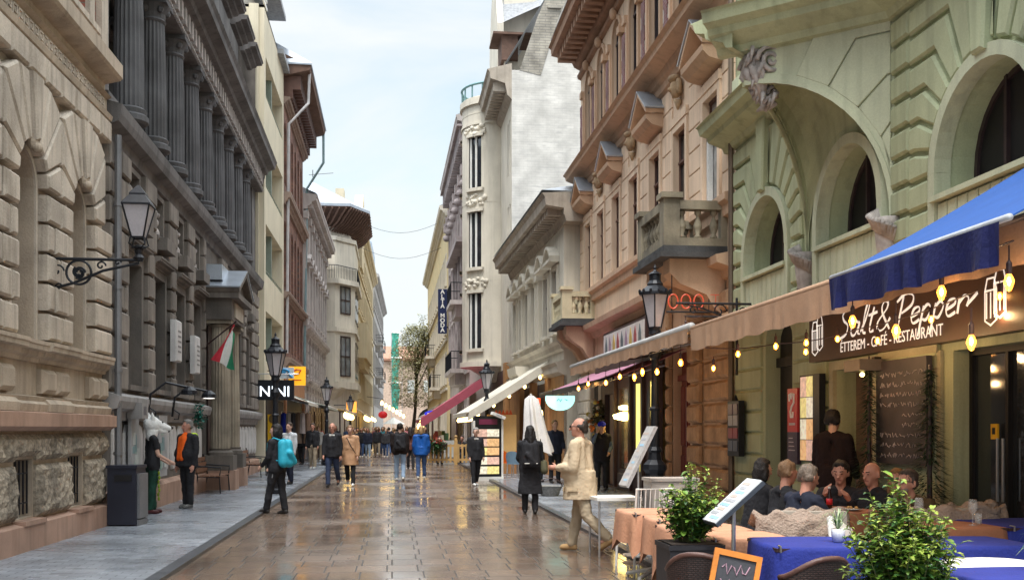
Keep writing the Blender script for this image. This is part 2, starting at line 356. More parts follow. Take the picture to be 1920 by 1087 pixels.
def wall(mb, s0, s1, z0, z1, ops=(), d=0, rev=.35, n=10):
    xs = sorted({s0, s1} | {min(max(v, s0), s1) for o in ops for v in o[:2]})
    for a, b in zip(xs, xs[1:]):
        if b - a < 1e-4: continue
        m = (a + b) / 2; cov = sorted([o for o in ops if o[0] < m < o[1] and o[3] > z0 and o[2] < z1], key=lambda o: o[2]); z = z0
        for o in cov:
            if o[2] > z: mb.poly([(a, d, z), (b, d, z), (b, d, o[2]), (a, d, o[2])])
            z = o[3]
        if z < z1: mb.poly([(a, d, z), (b, d, z), (b, d, z1), (a, d, z1)])
    for a, b, za, zb, arch in ops:
        h = (b - a) / 2 * arch; zs = zb - h
        mb.poly([(a, d, za), (a, d - rev, za), (a, d - rev, zs), (a, d, zs)]); mb.poly([(b, d, za), (b, d - rev, za), (b, d - rev, zs), (b, d, zs)])
        mb.poly([(a, d, za), (b, d, za), (b, d - rev, za), (a, d - rev, za)])
        if not arch: mb.poly([(a, d, zb), (b, d, zb), (b, d - rev, zb), (a, d - rev, zb)])
        else:
            c = (a + b) / 2; r = (b - a) / 2
            ar = [(c - r * cos(pi * k / n), zs + h * sin(pi * k / n)) for k in range(n + 1)]
            for p, q in zip(ar, ar[1:]):
                mb.poly([(p[0], d, p[1]), (q[0], d, q[1]), (q[0], d, zb), (p[0], d, zb)])
                mb.poly([(p[0], d, p[1]), (q[0], d, q[1]), (q[0], d - rev, q[1]), (p[0], d - rev, p[1])])
def free(s0, s1, zlo, zhi, ops, mar=0):
    zm = (zlo + zhi) / 2; cut = []
    for a, b, za, zb, arch in ops:
        if zhi <= za + .01 or zlo >= zb - .01: continue
        h = (b - a) / 2 * arch; zs = zb - h; c = (a + b) / 2; r = (b - a) / 2
        if arch and zm > zs:
            t = min(1, (zm - zs) / h); r = r * sqrt(max(0, 1 - t * t))
        cut.append((c - r - mar, c + r + mar))
    cut.sort(); res = []; x = s0
    for a, b in cut:
        if a > x + .05: res.append((x, min(a, s1)))
        x = max(x, b)
    if x < s1 - .05: res.append((x, s1))
    return res
def blocks(mb, s0, s1, z0, z1, nrow, Lb, ops=(), d=0, dep=.08, gap=.02, ch=.04, mar=0, rnd=0):
    h = (z1 - z0) / nrow
    for r in range(nrow):
        zl, zh = z0 + r * h, z0 + (r + 1) * h
        for a, b in free(s0, s1, zl, zh, ops, mar):
            n = max(1, round((b - a) / Lb)); st = (b - a) / n
            cuts = [a + k * st for k in range(n + 1)]
            if r % 2 and n > 1: cuts = [a] + [a + (k + .5) * st for k in range(n)] + [b]
            for p, q in zip(cuts, cuts[1:]):
                if q - p < gap * 3: continue
                mb.pblock([(p, zl), (q, zl), (q, zh), (p, zh)], d, d + dep + (RD.uniform(-rnd, rnd) if rnd else 0), gap, min(ch, (q - p) / 3))
def voussoirs(mb, c, zs, r0, r1, n, d=0, dep=.09, gap=.015, ch=.03, a0=0, a1=pi, key=None):
    for k in range(n):
        t0 = a0 + (a1 - a0) * k / n; t1 = a0 + (a1 - a0) * (k + 1) / n
        rr = r1 + (key if key and k == n // 2 else 0)
        mb.pblock([(c + r0 * cos(t0), zs + r0 * sin(t0)), (c + rr * cos(t0), zs + rr * sin(t0)), (c + rr * cos(t1), zs + rr * sin(t1)), (c + r0 * cos(t1), zs + r0 * sin(t1))], d, d + dep + (.05 if key and k == n // 2 else 0), gap, ch)
def ring(mb, c, zs, r0, r1, d0, d1, n=14, a0=0, a1=pi):
    p = [(c + r0 * cos(a0 + (a1 - a0) * k / n), zs + r0 * sin(a0 + (a1 - a0) * k / n)) for k in range(n + 1)]
    q = [(c + r1 * cos(a0 + (a1 - a0) * k / n), zs + r1 * sin(a0 + (a1 - a0) * k / n)) for k in range(n + 1)]
    for k in range(n):
        for A, B in ((p, q),):
            mb.poly([(A[k][0], d1, A[k][1]), (B[k][0], d1, B[k][1]), (B[k + 1][0], d1, B[k + 1][1]), (A[k + 1][0], d1, A[k + 1][1])])
        for A in (p, q): mb.poly([(A[k][0], d0, A[k][1]), (A[k + 1][0], d0, A[k + 1][1]), (A[k + 1][0], d1, A[k + 1][1]), (A[k][0], d1, A[k][1])])
def window(F, a, b, za, zb, arch=0, d=-.3, fm=None, gm=None, nx=2, nz=2, fw=.06, tr=None, parent=None):
    fm = fm or winframe; gm = gm or glass
    f = F.mb(); h = (b - a) / 2 * arch; zs = zb - h; c = (a + b) / 2; r = (b - a) / 2
    f.box(a, a + fw, d - .05, d + .015, za, zs); f.box(b - fw, b, d - .05, d + .015, za, zs); f.box(a + fw, b - fw, d - .05, d + .04, za, za + fw)
    if arch: ring(f, c, zs, r - fw, r, d - .05, d + .015)
    else: f.box(a + fw, b - fw, d - .05, d + .04, zb - fw, zb)
    for k in range(1, nx): x = a + (b - a) * k / nx; f.box(x - fw * .4, x + fw * .4, d - .04, d + .03, za + fw, zb - fw * .5 - (0 if not arch else .02))
    zt = tr if tr else [za + (zb - za) * k / nz for k in range(1, nz)]
    for z in zt: f.box(a + fw, b - fw, d - .04, d + .05, z - fw * .5, z + fw * .5)
    w = F.part('window', f, fm, parent)
    g = F.mb()
    if arch: g.poly([(a, d - .02, za), (b, d - .02, za)] + [(c + r * cos(pi * k / 10), d - .02, zs + h * sin(pi * k / 10)) for k in range(11)])
    else: g.poly([(a, d - .02, za), (b, d - .02, za), (b, d - .02, zb), (a, d - .02, zb)])
    p = g.build('pane', gm, w)
    return w
def mould(mb, a, b, za, zb, w=.12, d=.05, arch=0, sill=True):
    """raised surround of an opening"""
    h = (b - a) / 2 * arch; zs = zb - h
    mb.box(a - w, a, 0, d, za, zs); mb.box(b, b + w, 0, d, za, zs)
    if arch: ring(mb, (a + b) / 2, zs, (b - a) / 2, (b - a) / 2 + w, 0, d)
    else: mb.box(a - w, b + w, 0, d, zb, zb + w)
    if sill: mb.box(a - w * 1.3, b + w * 1.3, 0, d + .08, za - .1, za)
CORN = lambda z, h, p: [(0, z), (p * .25, z), (p * .3, z + h * .18), (p * .55, z + h * .3), (p * .6, z + h * .5), (p * .92, z + h * .56), (p * .94, z + h * .76), (p, z + h * .82), (p, z + h), (0, z + h + .03)]
def dentils(mb, s0, s1, z0, z1, d0, d1, w, st):
    s = s0 + st / 2
    while s + w < s1: mb.box(s, s + w, d0, d1, z0, z1); s += st
def pediment(mb, a, b, z, h, p, arch=False):
    mb.sweep([(0, z), (p, z), (p, z + .1), (0, z + .1)], a, b)
    c = (a + b) / 2
    if arch: pts = [(a + (b - a) * k / 8, z + .1 + h * sin(pi * k / 8)) for k in range(9)]
    else: pts = [(a, z + .1), (c, z + .1 + h), (b, z + .1)]
    mb.prism(pts, 0, p * .35)
    for (x0, y0), (x1, y1) in zip(pts, pts[1:]):
        mb.prism([(x0, y0), (x1, y1), (x1, y1 + .1), (x0, y0 + .1)], 0, p)
def balu(r): return [(r * .7, 0), (r * .9, .04), (r * .45, .1), (r * .9, .24), (r * .95, .32), (r * .4, .5), (r * .35, .54), (r * .8, .6), (r * .7, .68)]
def bust(mb, s, d, z, k=1):
    for dx, dd, dz, r in ((0, 0, .28, .13), (0, .05, .1, .1), (-.12, 0, -.06, .13), (.12, 0, -.06, .13), (0, .02, -.12, .15), (.03, .12, .26, .05)): mb.ball((s + dx * k, d + dd * k, z + dz * k), r * k, seg=8, nr=5)

# ================================================================== LEFT 1 - sand-coloured rusticated stone, red brick above
F = Fac('stone_building', 'sand coloured rusticated stone building with deep arched windows and a red brick upper storey', 'building', (-4.82, 18.07), 1.03, 1)
S0, S1 = -15, 0
cen = [-1.45 - 2.15 * k for k in range(6)]
ops = [(c - .44, c + .44, 2.8, 5.38, 1) for c in cen]; bops = [(c - .34 + .03, c + .36 + .03, .46, 1.24, 0) for c in cen]
m = F.mb(); wall(m, S0, S1, 2.6, 6.8, ops, 0, .55); wall(m, S0, S1, 0, 2.6, bops, 0, .4); m.poly([(S1, 0, 0), (S1, -6, 0), (S1, -6, 14), (S1, 0, 14)])
F.part('wall', m, tanstone)
m = F.mb()
bl = ops + [(c - 1.0, c + 1.0, 4.9, 6.38, 0) for c in cen]
blocks(m, S0, S1, 2.85, 4.9, 5, .62, ops, 0, .18, .024, .032, mar=.1, rnd=.012)
blocks(m, S0, S1, 6.38, 6.78, 1, .62, (), 0, .17, .024, .03)
for k, c in enumerate(cen):
    zs = 4.94
    # fan of long wedge stones over the arch, stepping down at the sides
    angs = [0, 24, 48, 68, 82, 98, 112, 132, 156, 180]
    for i, (t0, t1) in enumerate(zip(angs, angs[1:])):
        t0 = radians(t0); t1 = radians(t1); tm = (t0 + t1) / 2; r0 = .52
        ro = lambda t: min(1.06 / max(abs(cos(t)), .001), 1.43 / max(sin(t), .001))
        A = (c + r0 * cos(t0), zs + r0 * sin(t0)); B = (c + ro(t0) * cos(t0), zs + ro(t0) * sin(t0)); C = (c + ro(t1) * cos(t1), zs + ro(t1) * sin(t1)); D = (c + r0 * cos(t1), zs + r0 * sin(t1))
        m.pblock([A, B, C, D], 0, .18 + (.06 if 82 <= (math.degrees(tm)) <= 98 else 0), .02, .03)
F.part('rustication_pattern', m, tanlight)
for c in cen: m = F.mb(); mould(m, c - .44, c + .44, 2.8, 5.38, .07, .03, 1, False); F.part('arch_moulding', m, tanlight)
for c in cen:
    m = F.mb()
    for z in (5.45, 5.55): m.ball((c, .14, z), .1, (.8, .8, 1), 8, 6)
    m.ball((c, .2, 5.38), .07); F.part('keystone_carving', m, tanstone)
m = F.mb(); m.sweep(CORN(2.55, .28, .22), S0, S1)
for c in cen: m.sweep(CORN(2.56, .27, .27), c - 1.7, c - .45)
F.part('sill_course', m, tanstone)
m = F.mb(); blocks(m, S0, S1, 2.1, 2.5, 1, .55, [(c - .5, c + .5, 2, 2.6, 0) for c in cen], 0, .13, .03, .06)
m.sweep([(0, 1.88), (.14, 1.88), (.16, 1.98), (.1, 2.02), (.12, 2.08), (0, 2.1)], S0, S1)
for c in cen: m.sweep([(0, 1.88), (.17, 1.88), (.18, 1.99), (.12, 2.05), (0, 2.1)], c - 1.6, c - .55)
F.part('base_panels', m, tanstone)
m = F.mb(); m.sweep([(0, 1.62), (.12, 1.62), (.24, 1.68), (.24, 1.86), (0, 1.9)], S0, S1); F.part('granite_ledge', m, pinkstone)
m = F.mb(); m.sweep([(0, 0), (.16, 0), (.16, .38), (.0, .42)], S0, S1)
for c in cen: m.box(c - .36, c + .42, 0, .18, .38, .44)
F.part('granite_plinth', m, pinkstone)
m = F.mb()
def rough(mb, a, b, z0, z1, d):
    nx = max(2, int((b - a) / .07)); nz = max(2, int((z1 - z0) / .07)); g = .02
    gr = []
    for j in range(nz + 1):
        row = []
        for i in range(nx + 1):
            e = i in (0, nx) or j in (0, nz)
            row.append(mb.P((a + g + (b - a - 2 * g) * i / nx, d * .35 if e else d + RD.uniform(-.028, .028), z0 + g + (z1 - z0 - 2 * g) * j / nz)))
        gr.append(row)
    for j in range(nz):
        for i in range(nx): mb.face((gr[j][i], gr[j][i + 1], gr[j + 1][i + 1], gr[j + 1][i]))
    bt = [gr[0], [r[-1] for r in gr], gr[-1][::-1], [r[0] for r in gr][::-1]]
    for e in bt:
        for i, j in zip(e, e[1:]):
            pi_, pj = mb.v[i], mb.v[j]; k1 = len(mb.v); mb.v.append((0, pi_[1], pi_[2])); mb.v.append((0, pj[1], pj[2])); mb.face((i, j, k1 + 1, k1))
for c in cen:
    c2 = c + .03
    rough(m, c2 - 1.79, c2 - .36, .43, 1.18, .11)
    rough(m, c2 - .4, c2 + .4, 1.26, 1.6, .12)
    for k in range(3): rough(m, c2 - 1.79 + k * .475, c2 - 1.79 + (k + 1) * .475, 1.2, 1.6, .12)
rough(m, cen[0] + .4, 0, .43, 1.18, .11); rough(m, cen[0] + .42, -.5, 1.2, 1.6, .12); rough(m, -.5, 0, 1.2, 1.6, .12)
F.part('basement_blocks', m, roughstone)
for c in cen:
    window(F, c - .31, c + .39, .46, 1.24, 0, -.3, winframe, glassblue, 2, 1)
    m = F.mb()
    for k in range(5): x = c - .24 + k * .14; m.tube([(x, -.05, .5), (x, -.05, 1.22)], .013)
    for z in (.65, 1.05): m.tube([(c - .27, -.05, z), (c + .33, -.05, z)], .011)
    F.part('window_grille', m, blackiron)
for c in cen: window(F, c - .44, c + .44, 2.8, 5.38, 1, -.5, winbrown, glass, 2, 3)
# frieze with a meander, ledge, brick storey
m = F.mb(); m.sweep([(0, 6.72), (.16, 6.78), (.18, 6.86), (.08, 6.9), (.08, 7.14), (.16, 7.18), (.05, 7.22), (.05, 7.4), (.3, 7.46), (.34, 7.5), (.34, 7.72), (0, 7.8)], S0, S1)
F.part('cornice', m, tanstone)
m = F.mb(); s = S0
while s < S1 - .2:
    x = s; t = .022
    for (a, b, c, d) in ((0, .17, .0, t), (0, t, 0, .17), (0, .13, .17 - t, .17), (.13, .13 + t, .055, .17), (.05, .13, .055, .055 + t), (.05, .05 + t, .055, .12)): m.box(x + a, x + b, .08, .1, 6.93 + c, 6.93 + d)
    s += .19
F.part('meander_frieze', m, tanlight)
bop = [(c - .55, c + .55, 8.1, 10.6, 1) for c in cen]
m = F.mb(); wall(m, S0, -.2, 7.75, 13.5, bop, .0, .4); F.part('brick_wall', m, redbrick)
for c in cen: m = F.mb(); mould(m, c - .55, c + .55, 8.1, 10.6, .24, .08, 1); F.part('window_surround', m, tanlight)
m = F.mb(); m.box(-.34, 0, -.4, .1, 7.8, 13.5); m.box(S0, S1, -.4, .25, 13.5, 14)
F.part('stone_quoin', m, tanlight)
for c in cen: window(F, c - .55, c + .55, 8.1, 10.6, 1, -.3, winbrown, glass, 2, 3)
m = F.mb(); m.box(S0, S1, -8, -.5, 13.4, 14.2); F.part('roof', m, slate)

# ================================================================== LEFT 2 - blackened stone palace with a colonnade
F = Fac('colonnaded_palace', 'soot blackened stone palace with a row of fluted columns above its windows', 'building', (-4.82, 18.09), -.6, 1)
S0, S1 = 0, 21.4
wc = [2.1 + 2.2 * k for k in range(4)] + [14.1 + 2.2 * k for k in range(3)]
ops = [(c - .52, c + .52, 2.45, 4.75, 0) for c in wc]; nops = [(c - .38, c + .38, 5.6, 6.4, 0) for c in wc]
m = F.mb(); wall(m, S0, S1, 0, 7.0, ops + nops, 0, .45); m.poly([(S0, 0, 0), (S0, -6, 0), (S0, -6, 16), (S0, 0, 16)]); m.poly([(S1, 0, 0), (S1, -6, 0), (S1, -6, 16), (S1, 0, 16)])
F.part('wall', m, darkstone)
m = F.mb(); zz = [(c - .8, c + .8, 2.2, 5.0, 0) for c in wc] + [(c - .62, c + .62, 5.3, 6.6, 0) for c in wc] + [(9.6, 12.4, 0, 7, 0)]
blocks(m, S0, S1, 2.3, 6.55, 9, .7, zz, 0, .14, .026, .03, rnd=.012)
F.part('rustication_pattern', m, mat('dark_block_stone', (.215, .187, .163), .85, .3, 1.4, .3, 35, streak=.55, grime=.4))
for c in wc:
    m = F.mb(); mould(m, c - .52, c + .52, 2.45, 4.75, .16, .06); m.sweep(CORN(4.92, .2, .25), c - .75, c + .75)
    mould(m, c - .38, c + .38, 5.6, 6.4, .1, .05); m.box(c - .45, c + .45, 0, .3, 5.3, 5.55); F.part('window_surround', m, darkstone)
for c in wc: window(F, c - .52, c + .52, 2.45, 4.75, 0, -.4, winframe, glass, 2, 2)
for c in wc:
    m = F.mb(); m.box(c - .38, c + .38, -.46, -.44, 5.6, 6.4); m.mi = 1; bust(m, c, -.12, 5.82, 1.05)
    F.part('niche_bust', m, [dark, carved])
m = F.mb(); m.sweep([(0, 6.55), (.06, 6.58), (.1, 6.75), (.26, 6.82), (.3, 6.95), (.32, 7.1), (.1, 7.15), (.1, 7.32), (-.6, 7.32)], S0, S1)
F.part('lower_cornice', m, greystone)
# ground strip: pink base, painted panels, ledge with leads
m = F.mb(); m.sweep([(0, 0), (.14, 0), (.14, .5), (.08, .56), (0, .58)], S0, 9.6); m.sweep([(0, 0), (.14, 0), (.14, .5), (.08, .56), (0, .58)], 12.5, S1); F.part('granite_base', m, pinkstone)
for a, b in ((.4, 9.6), (12.5, S1)):
    m = F.mb(); n = int((b - a) / .78); st = (b - a) / n
    for k in range(n):
        x0, x1 = a + k * st + .11, a + (k + 1) * st - .11; ec = .16
        m.pblock([(x0 + ec, .75), (x1 - ec, .75), (x1, .75 + ec), (x1, 1.72 - ec), (x1 - ec, 1.72), (x0 + ec, 1.72), (x0, 1.72 - ec), (x0, .75 + ec)], 0, .05, .0, .035)
    F.part('parapet_panels', m, palepanel)
m = F.mb()
for a, b in ((S0, 9.6), (12.5, S1)): m.sweep([(0, 1.78), (.08, 1.8), (.1, 1.95), (.24, 2.0), (.28, 2.12), (.28, 2.2), (0, 2.3)], a, b)
F.part('ledge', m, ledgestone)
# colonnade
m = F.mb(); wall(m, S0, S1, 7.3, 16.5, [(3.07 + 2.02 * k - .5, 3.07 + 2.02 * k + .5, 7.6, 9.4, 0) for k in range(9)] + [(2 + 2.3 * k - .5, 2 + 2.3 * k + .5, 11.9, 14, 0) for k in range(8)], -.62, .3)
m.box(S0, .42, -.6, .0, 7.3, 10.6); m.box(S1 - .8, S1, -.6, -.02, 7.3, 10.6)
m.poly([(S0, -.62, 10.9), (S1, -.62, 10.9), (S1, .3, 10.9), (S0, .3, 10.9)])
F.part('upper_wall', m, greystone)
for k in range(9): window(F, 3.07 + 2.02 * k - .5, 3.07 + 2.02 * k + .5, 7.6, 9.4, 0, -.85)
for k in range(9):
    s = 2.06 + 2.02 * k; m = F.mb(); c = (s, -.05, 0)
    m.lathe([(.3, 7.32), (.36, 7.36), (.36, 7.46), (.31, 7.5), (.33, 7.58), (.285, 7.62)], c, 20)
    m.lathe([(.28, 7.62), (.28, 8.4), (.265, 9.3), (.245, 9.98)], c, 40, flute=.09)
    m.lathe([(.25, 9.98), (.28, 10.02), (.25, 10.06), (.27, 10.16), (.36, 10.32)], c, 20)
    m.box(s - .34, s + .34, -.4, .3, 10.32, 10.42)
    for q in range(6): a = q * pi / 3 + .3; m.ball((s + .29 * cos(a), -.05 + .29 * sin(a), 10.22), .08, seg=6, nr=4)
    F.part('column', m, colstone, smooth=False)
m = F.mb()
for k in range(8):
    s = 3.07 + 2.02 * k; m.box(s - .3, s + .3, -.6, -.35, 9.5, 9.6)
    for dx, z, r in ((-.2, 9.72, .15), (.2, 9.72, .15), (0, 9.9, .17), (-.3, 9.5, .1), (.3, 9.5, .1), (0, 9.6, .2), (-.32, 9.85, .09), (.34, 9.9, .1)): m.ball((s + dx, -.42 + RD.uniform(-.06, .06), z), r, (1, 1, 1.25), 8, 6)
    m.tube([(s - .35, -.4, 9.55), (s - .15, -.3, 9.85), (s + .05, -.35, 10.05)], .06); m.tube([(s + .35, -.4, 9.6), (s + .2, -.28, 9.8), (s, -.35, 9.95)], .06)
F.part('figure_relief', m, colstone, smooth=True)
m = F.mb(); m.sweep([(-.6, 10.42), (.26, 10.42), (.28, 10.55), (.24, 10.58), (.24, 10.95), (.36, 11.02)], S0, S1)
m.sweep([(.2, 11.0), (.45, 11.08), (.48, 11.2), (.72, 11.28), (.74, 11.42), (.8, 11.52), (-.6, 11.56)], S0, S1)
F.part('entablature', m, greystone)
m = F.mb(); dentils(m, S0, S1, 10.62, 11.0, .24, .33, .2, .42); F.part('frieze_moulding', m, carved); m = F.mb(); dentils(m, S0, S1, 10.45, 10.5, .27, .31, .07, .15); F.part('dentil_moulding', m, carved)
for k in range(8):
    c = 2 + 2.3 * k; m = F.mb(); m.box(c - .72, c - .55, -.6, -.45, 11.8, 14.1); m.box(c + .55, c + .72, -.6, -.45, 11.8, 14.1)
    m.sweep(CORN(14.15, .3, .55), c - .95, c + .95)
    for (d, z) in m.v and []: pass
    m.box(c - .85, c - .6, -.6, -.2, 13.7, 14.15); m.box(c + .6, c + .85, -.6, -.2, 13.7, 14.15)
    F.part('window_hood', m, greystone); window(F, c - .5, c + .5, 11.9, 14, 0, -.85)
m = F.mb(); m.box(S0, S1, -.62, -.3, 16.2, 16.7); m.box(S0, S1, -8, -.7, 16.5, 17); F.part('roof', m, slate)
m = F.mb(); m.tube([(.14, .22, .1), (.14, .22, 6.6)], .06, 8)
for z in (1.2, 2.6, 4.0, 5.4): m.tube([(.14, .22, z), (.14, .22, z + .06)], .075, 8)
F.part('downpipe', m, mat('grey_downpipe', (.2, .2, .21), .5, metal=.4))
# portico of the entrance
PS0, PS1 = 9.75, 12.35
for s in (PS0 + .35, PS1 - .35):
    m = F.mb(); m.box(s - .36, s + .36, 0, .8, .56, .95); m.lathe([(.33, .95), (.33, 1.03), (.27, 1.08), (.29, 1.13)], (s, .42, 0), 18); F.part('portico_pedestal', m, darkstone)
for s in (PS0, PS1 - .75): m = F.mb(); m.box(s, s + .75, 0, .85, 0, .56); F.part('portico_base', m, pinkstone)
for s in (PS0 + .35, PS1 - .35):
    m = F.mb(); m.lathe([(.25, 1.13), (.25, 2.4), (.215, 4.3)], (s, .42, 0), 36, flute=.08); m.lathe([(.22, 4.3), (.27, 4.36), (.23, 4.4)], (s, .42, 0), 18); m.box(s - .3, s + .3, .1, .74, 4.4, 4.5)
    F.part('portico_column', m, mat('weathered_column_stone', (.33, .285, .22), .85, .3, 1.5, .25, 40, streak=.7, grime=.35))
m = F.mb(); m.box(PS0, PS1, 0, .76, 4.5, 5.05); m.box(PS0 - .12, PS1 + .12, 0, .95, 5.05, 5.2)
c = (PS0 + PS1) / 2; m.prism([(PS0 - .12, 5.2), (c, 5.75), (PS1 + .12, 5.2)], 0, .8)
for sg in (-1, 1): m.prism([(c + sg * (c - PS0 + .14), 5.2), (c, 5.78), (c, 5.92), (c + sg * (c - PS0 + .2), 5.3)], 0, .98)
F.part('portico_gable', m, darkstone)
m = F.mb()
for sg in (-1, 1): m.prism([(c + sg * (c - PS0 + .22), 5.305), (c, 5.925), (c, 5.96), (c + sg * (c - PS0 + .24), 5.34)], 0, 1.0)
m.box(PS0 + .1, PS1 - .9, 0, .5, 5.55, 5.95); F.part('portico_roof_sheet', m, zinc)
m = F.mb(); m.box(PS0 + .7, PS1 - .7, .02, .05, 0, 4.4); F.part('entrance_door', m, darkwood)
m = F.mb(); m.box(c - .8, c + .8, .76, .79, 4.6, 4.98); F.part('name_panel', m, mat('plain_sandstone_panel', (.42, .37, .3), .8))

# ================================================================== LEFT 3 - cream modern block with loggias
F = Fac('modern_block', 'plain cream modern apartment block with deep recessed loggias behind solid parapets', 'building', (-4.75, 39.75), 0, 1)
S1 = 7.0; lz = [(14.2, 15.7), (10.8, 12.6), (7.5, 9.4), (4.2, 6.1)]
m = F.mb(); ops = [(.45, 6.5, a, b, 0) for a, b in lz]; wall(m, 0, S1, 0, 17.5, ops, 0, 1.6)
m.poly([(0, 0, 0), (0, -10, 0), (0, -10, 17.5), (0, 0, 17.5)]); m.box(0, S1, -10, 0, 17.4, 17.5); m.box(-.12, .02, -.55, -.2, 3, 17.5)
F.part('wall', m, cream)
m = F.mb()
for a, b in lz: m.box(.4, 6.6, -1.62, -1.6, a, b)
F.part('loggia_back', m, mat('grey_loggia_plaster', (.5, .5, .49)))
for a, b in lz:
    window(F, 1, 3, a + .1, b - .1, 0, -1.55, winwhite, glassblue, 3, 1); window(F, 3.6, 5.8, a + .1, b - .1, 0, -1.55, winwhite, glass, 3, 1)
    m = F.mb(); m.tube([(.45, -.05, a + .18), (6.5, -.05, a + .18)], .02)
    for k in range(13): m.tube([(.5 + k * .49, -.05, a), (.5 + k * .49, -.05, a + .18)], .012)
    m.box(3.15, 3.35, -1.5, -.1, a, b)
    F.part('loggia_rail', m, mat('green_grey_rail', (.2, .24, .2), .5))
m = F.mb()
for z in (17.75, 18.05, 18.35): m.box(0, 1.3, -.1, -.04, z, z + .12); m.box(-.02, .04, -3, -.1, z, z + .12)
F.part('terrace_rail', m, whitemetal)
m = F.mb(); m.box(1.2, S1, -8, -1.0, 17.5, 19.6); F.part('attic_storey', m, whitewall)
m = F.mb(); m.prism([(.0, 19.6), (S1, 19.6), (S1, 19.8), (.0, 19.8)], -9, .1, True); m.box(4.5, S1, -2, .25, 17.3, 17.5); F.part('roof', m, slate)
m = F.mb(); m.box(0, S1, .0, .06, 2.9, 3.4); wall(m, 0, S1, 0, .02); m.box(.4, 6.6, -.3, .03, .1, 2.8); F.part('shopfront', m, dark)

# ================================================================== LEFT 4 - brown brick, deep eaves
F = Fac('brick_house', 'tall dark red brick house with deep bracketed eaves and long arched windows', 'building', (-4.78, 46.8), 0, 1)
S1 = 10.2; cs = [.9 + 1.65 * k for k in range(6)]
o1 = [(c - .45, c + .45, 12.6, 15.4, 1) for c in cs]; o2 = [(c - .5, c + .5, 8, 11.0, 1) for c in cs]; o3 = [(c - .45, c + .45, 5.2, 7.2, 1) for c in cs]
m = F.mb(); wall(m, 0, S1, 4.6, 17.6, o1 + o2 + o3, 0, .3); m.poly([(0, 0, 4), (0, -8, 4), (0, -8, 17.6), (0, 0, 17.6)]); m.poly([(S1, 0, 0), (S1, -8, 0), (S1, -8, 17.6), (S1, 0, 17.6)])
F.part('wall', m, brownbrick)
m = F.mb(); m.sweep(CORN(11.6, .5, .35), 0, S1); m.sweep(CORN(7.4, .3, .3), 0, S1); m.sweep(CORN(16, .3, .3), 0, S1); m.sweep(CORN(4.3, .5, .35), 0, S1); F.part('string_courses', m, mat('brown_stone_band', (.30, .22, .18), .85, streak=.4))
m = F.mb(); m.box(0, S1, -.1, .1, 3.2, 4.3); m.box(0, .5, -.1, .12, 0, 3.2); m.box(9.7, S1, -.1, .12, 0, 3.2); F.part('shop_fascia', m, mat('rust_orange_tile', (.42, .19, .09), .6, streak=.3))
for c in cs:
    window(F, c - .45, c + .45, 12.6, 15.4, 1, -.25, winbrown); window(F, c - .5, c + .5, 8, 11.0, 1, -.25, winbrown); window(F, c - .45, c + .45, 5.2, 7.2, 1, -.25, winbrown)
m = F.mb(); m.sweep([(0, 17.2), (1.15, 17.5), (1.2, 17.7), (0, 18.2)], -.05, S1 + .1); F.part('eaves', m, brownwood)
m = F.mb()
for k in range(22): s = .2 + k * .46; m.box(s, s + .16, 0, .75, 16.7, 17.3); m.box(s, s + .16, 0, .4, 16.3, 16.7)
F.part('eaves_brackets', m, winbrown)
m = F.mb(); m.prism([(-.1, 17.72), (S1 + .1, 17.72), (S1 + .1, 17.8), (-.1, 17.8)], -.2, 1.25, True); m.poly([(-.1, 1.25, 17.8), (S1 + .1, 1.25, 17.8), (S1 - 1, -5, 21.5), (1, -5, 21.5)]); m.poly([(-.1, 1.25, 17.8), (1, -5, 21.5), (-.1, -8, 17.8)])
F.part('roof', m, zinc)
m = F.mb(); m.tube([(.55, 1.1, 17.6), (.55, 1.05, 16.2), (.4, .2, 15.2), (.4, .12, 5)], .07); F.part('downpipe', m, mat('pale_downpipe', (.55, .53, .54), .4, metal=.4))
m = F.mb(); m.tube([(S1, 1.1, 17.6), (S1, 1.1, 16.0), (S1 + .2, .2, 14.6), (S1, .1, 5)], .07); F.part('downpipe', m, mat('copper_green_pipe', (.25, .36, .38), .5, metal=.4))
m = F.mb(); m.box(.5, 9.7, -.3, 0, .1, 3.1); F.part('shopfront', m, dark)

# ================================================================== LEFT 5 - pale ornate house
F = Fac('ornate_house', 'pale lilac grey ornate house between the brick house and the white corner tower house', 'building', (-4.75, 57), .12, 1)
S1 = 17.5; cs = [1.3 + 2.1 * k for k in range(8)]
ops = [(c - .5, c + .5, z, z + h, 0) for c in cs for z, h in ((1, 2.4), (4.6, 2.2), (8, 2.6), (11.6, 1.6))]
m = F.mb(); wall(m, 0, S1, 0, 14.2, ops, 0, .15); m.poly([(S1, 0, 0), (S1, -8, 0), (S1, -8, 14.4), (S1, 0, 14.4)]); m.poly([(0, 0, 0), (0, -8, 0), (0, -8, 14.4), (0, 0, 14.4)]); F.part('wall', m, lilac)
for k in range(9):
    s = .25 + 2.1 * k; m = F.mb(); m.box(s - .2, s + .2, 0, .16, 7.4, 13.2); m.box(s - .3, s + .3, 0, .26, 13.0, 13.4); m.box(s - .3, s + .3, 0, .24, 7.2, 7.5)
    for z in range(11): m.box(s - .22, s + .22, 0, .1, 1 + z * .55, 1.4 + z * .55)
    F.part('pilaster', m, lilac)
m = F.mb(); m.sweep(CORN(13.5, .8, .75), 0, S1); m.sweep(CORN(6.8, .45, .4), 0, S1); m.sweep(CORN(4.0, .35, .3), 0, S1); dentils(m, 0, S1, 13.6, 13.8, .2, .5, .2, .45)
for c in cs: pediment(m, c - .7, c + .7, 10.7, .35, .35); mould(m, c - .5, c + .5, 4.6, 6.8 - .1, .12, .06); mould(m, c - .5, c + .5, 8, 10.6, .14, .08)
F.part('cornice', m, lilac)
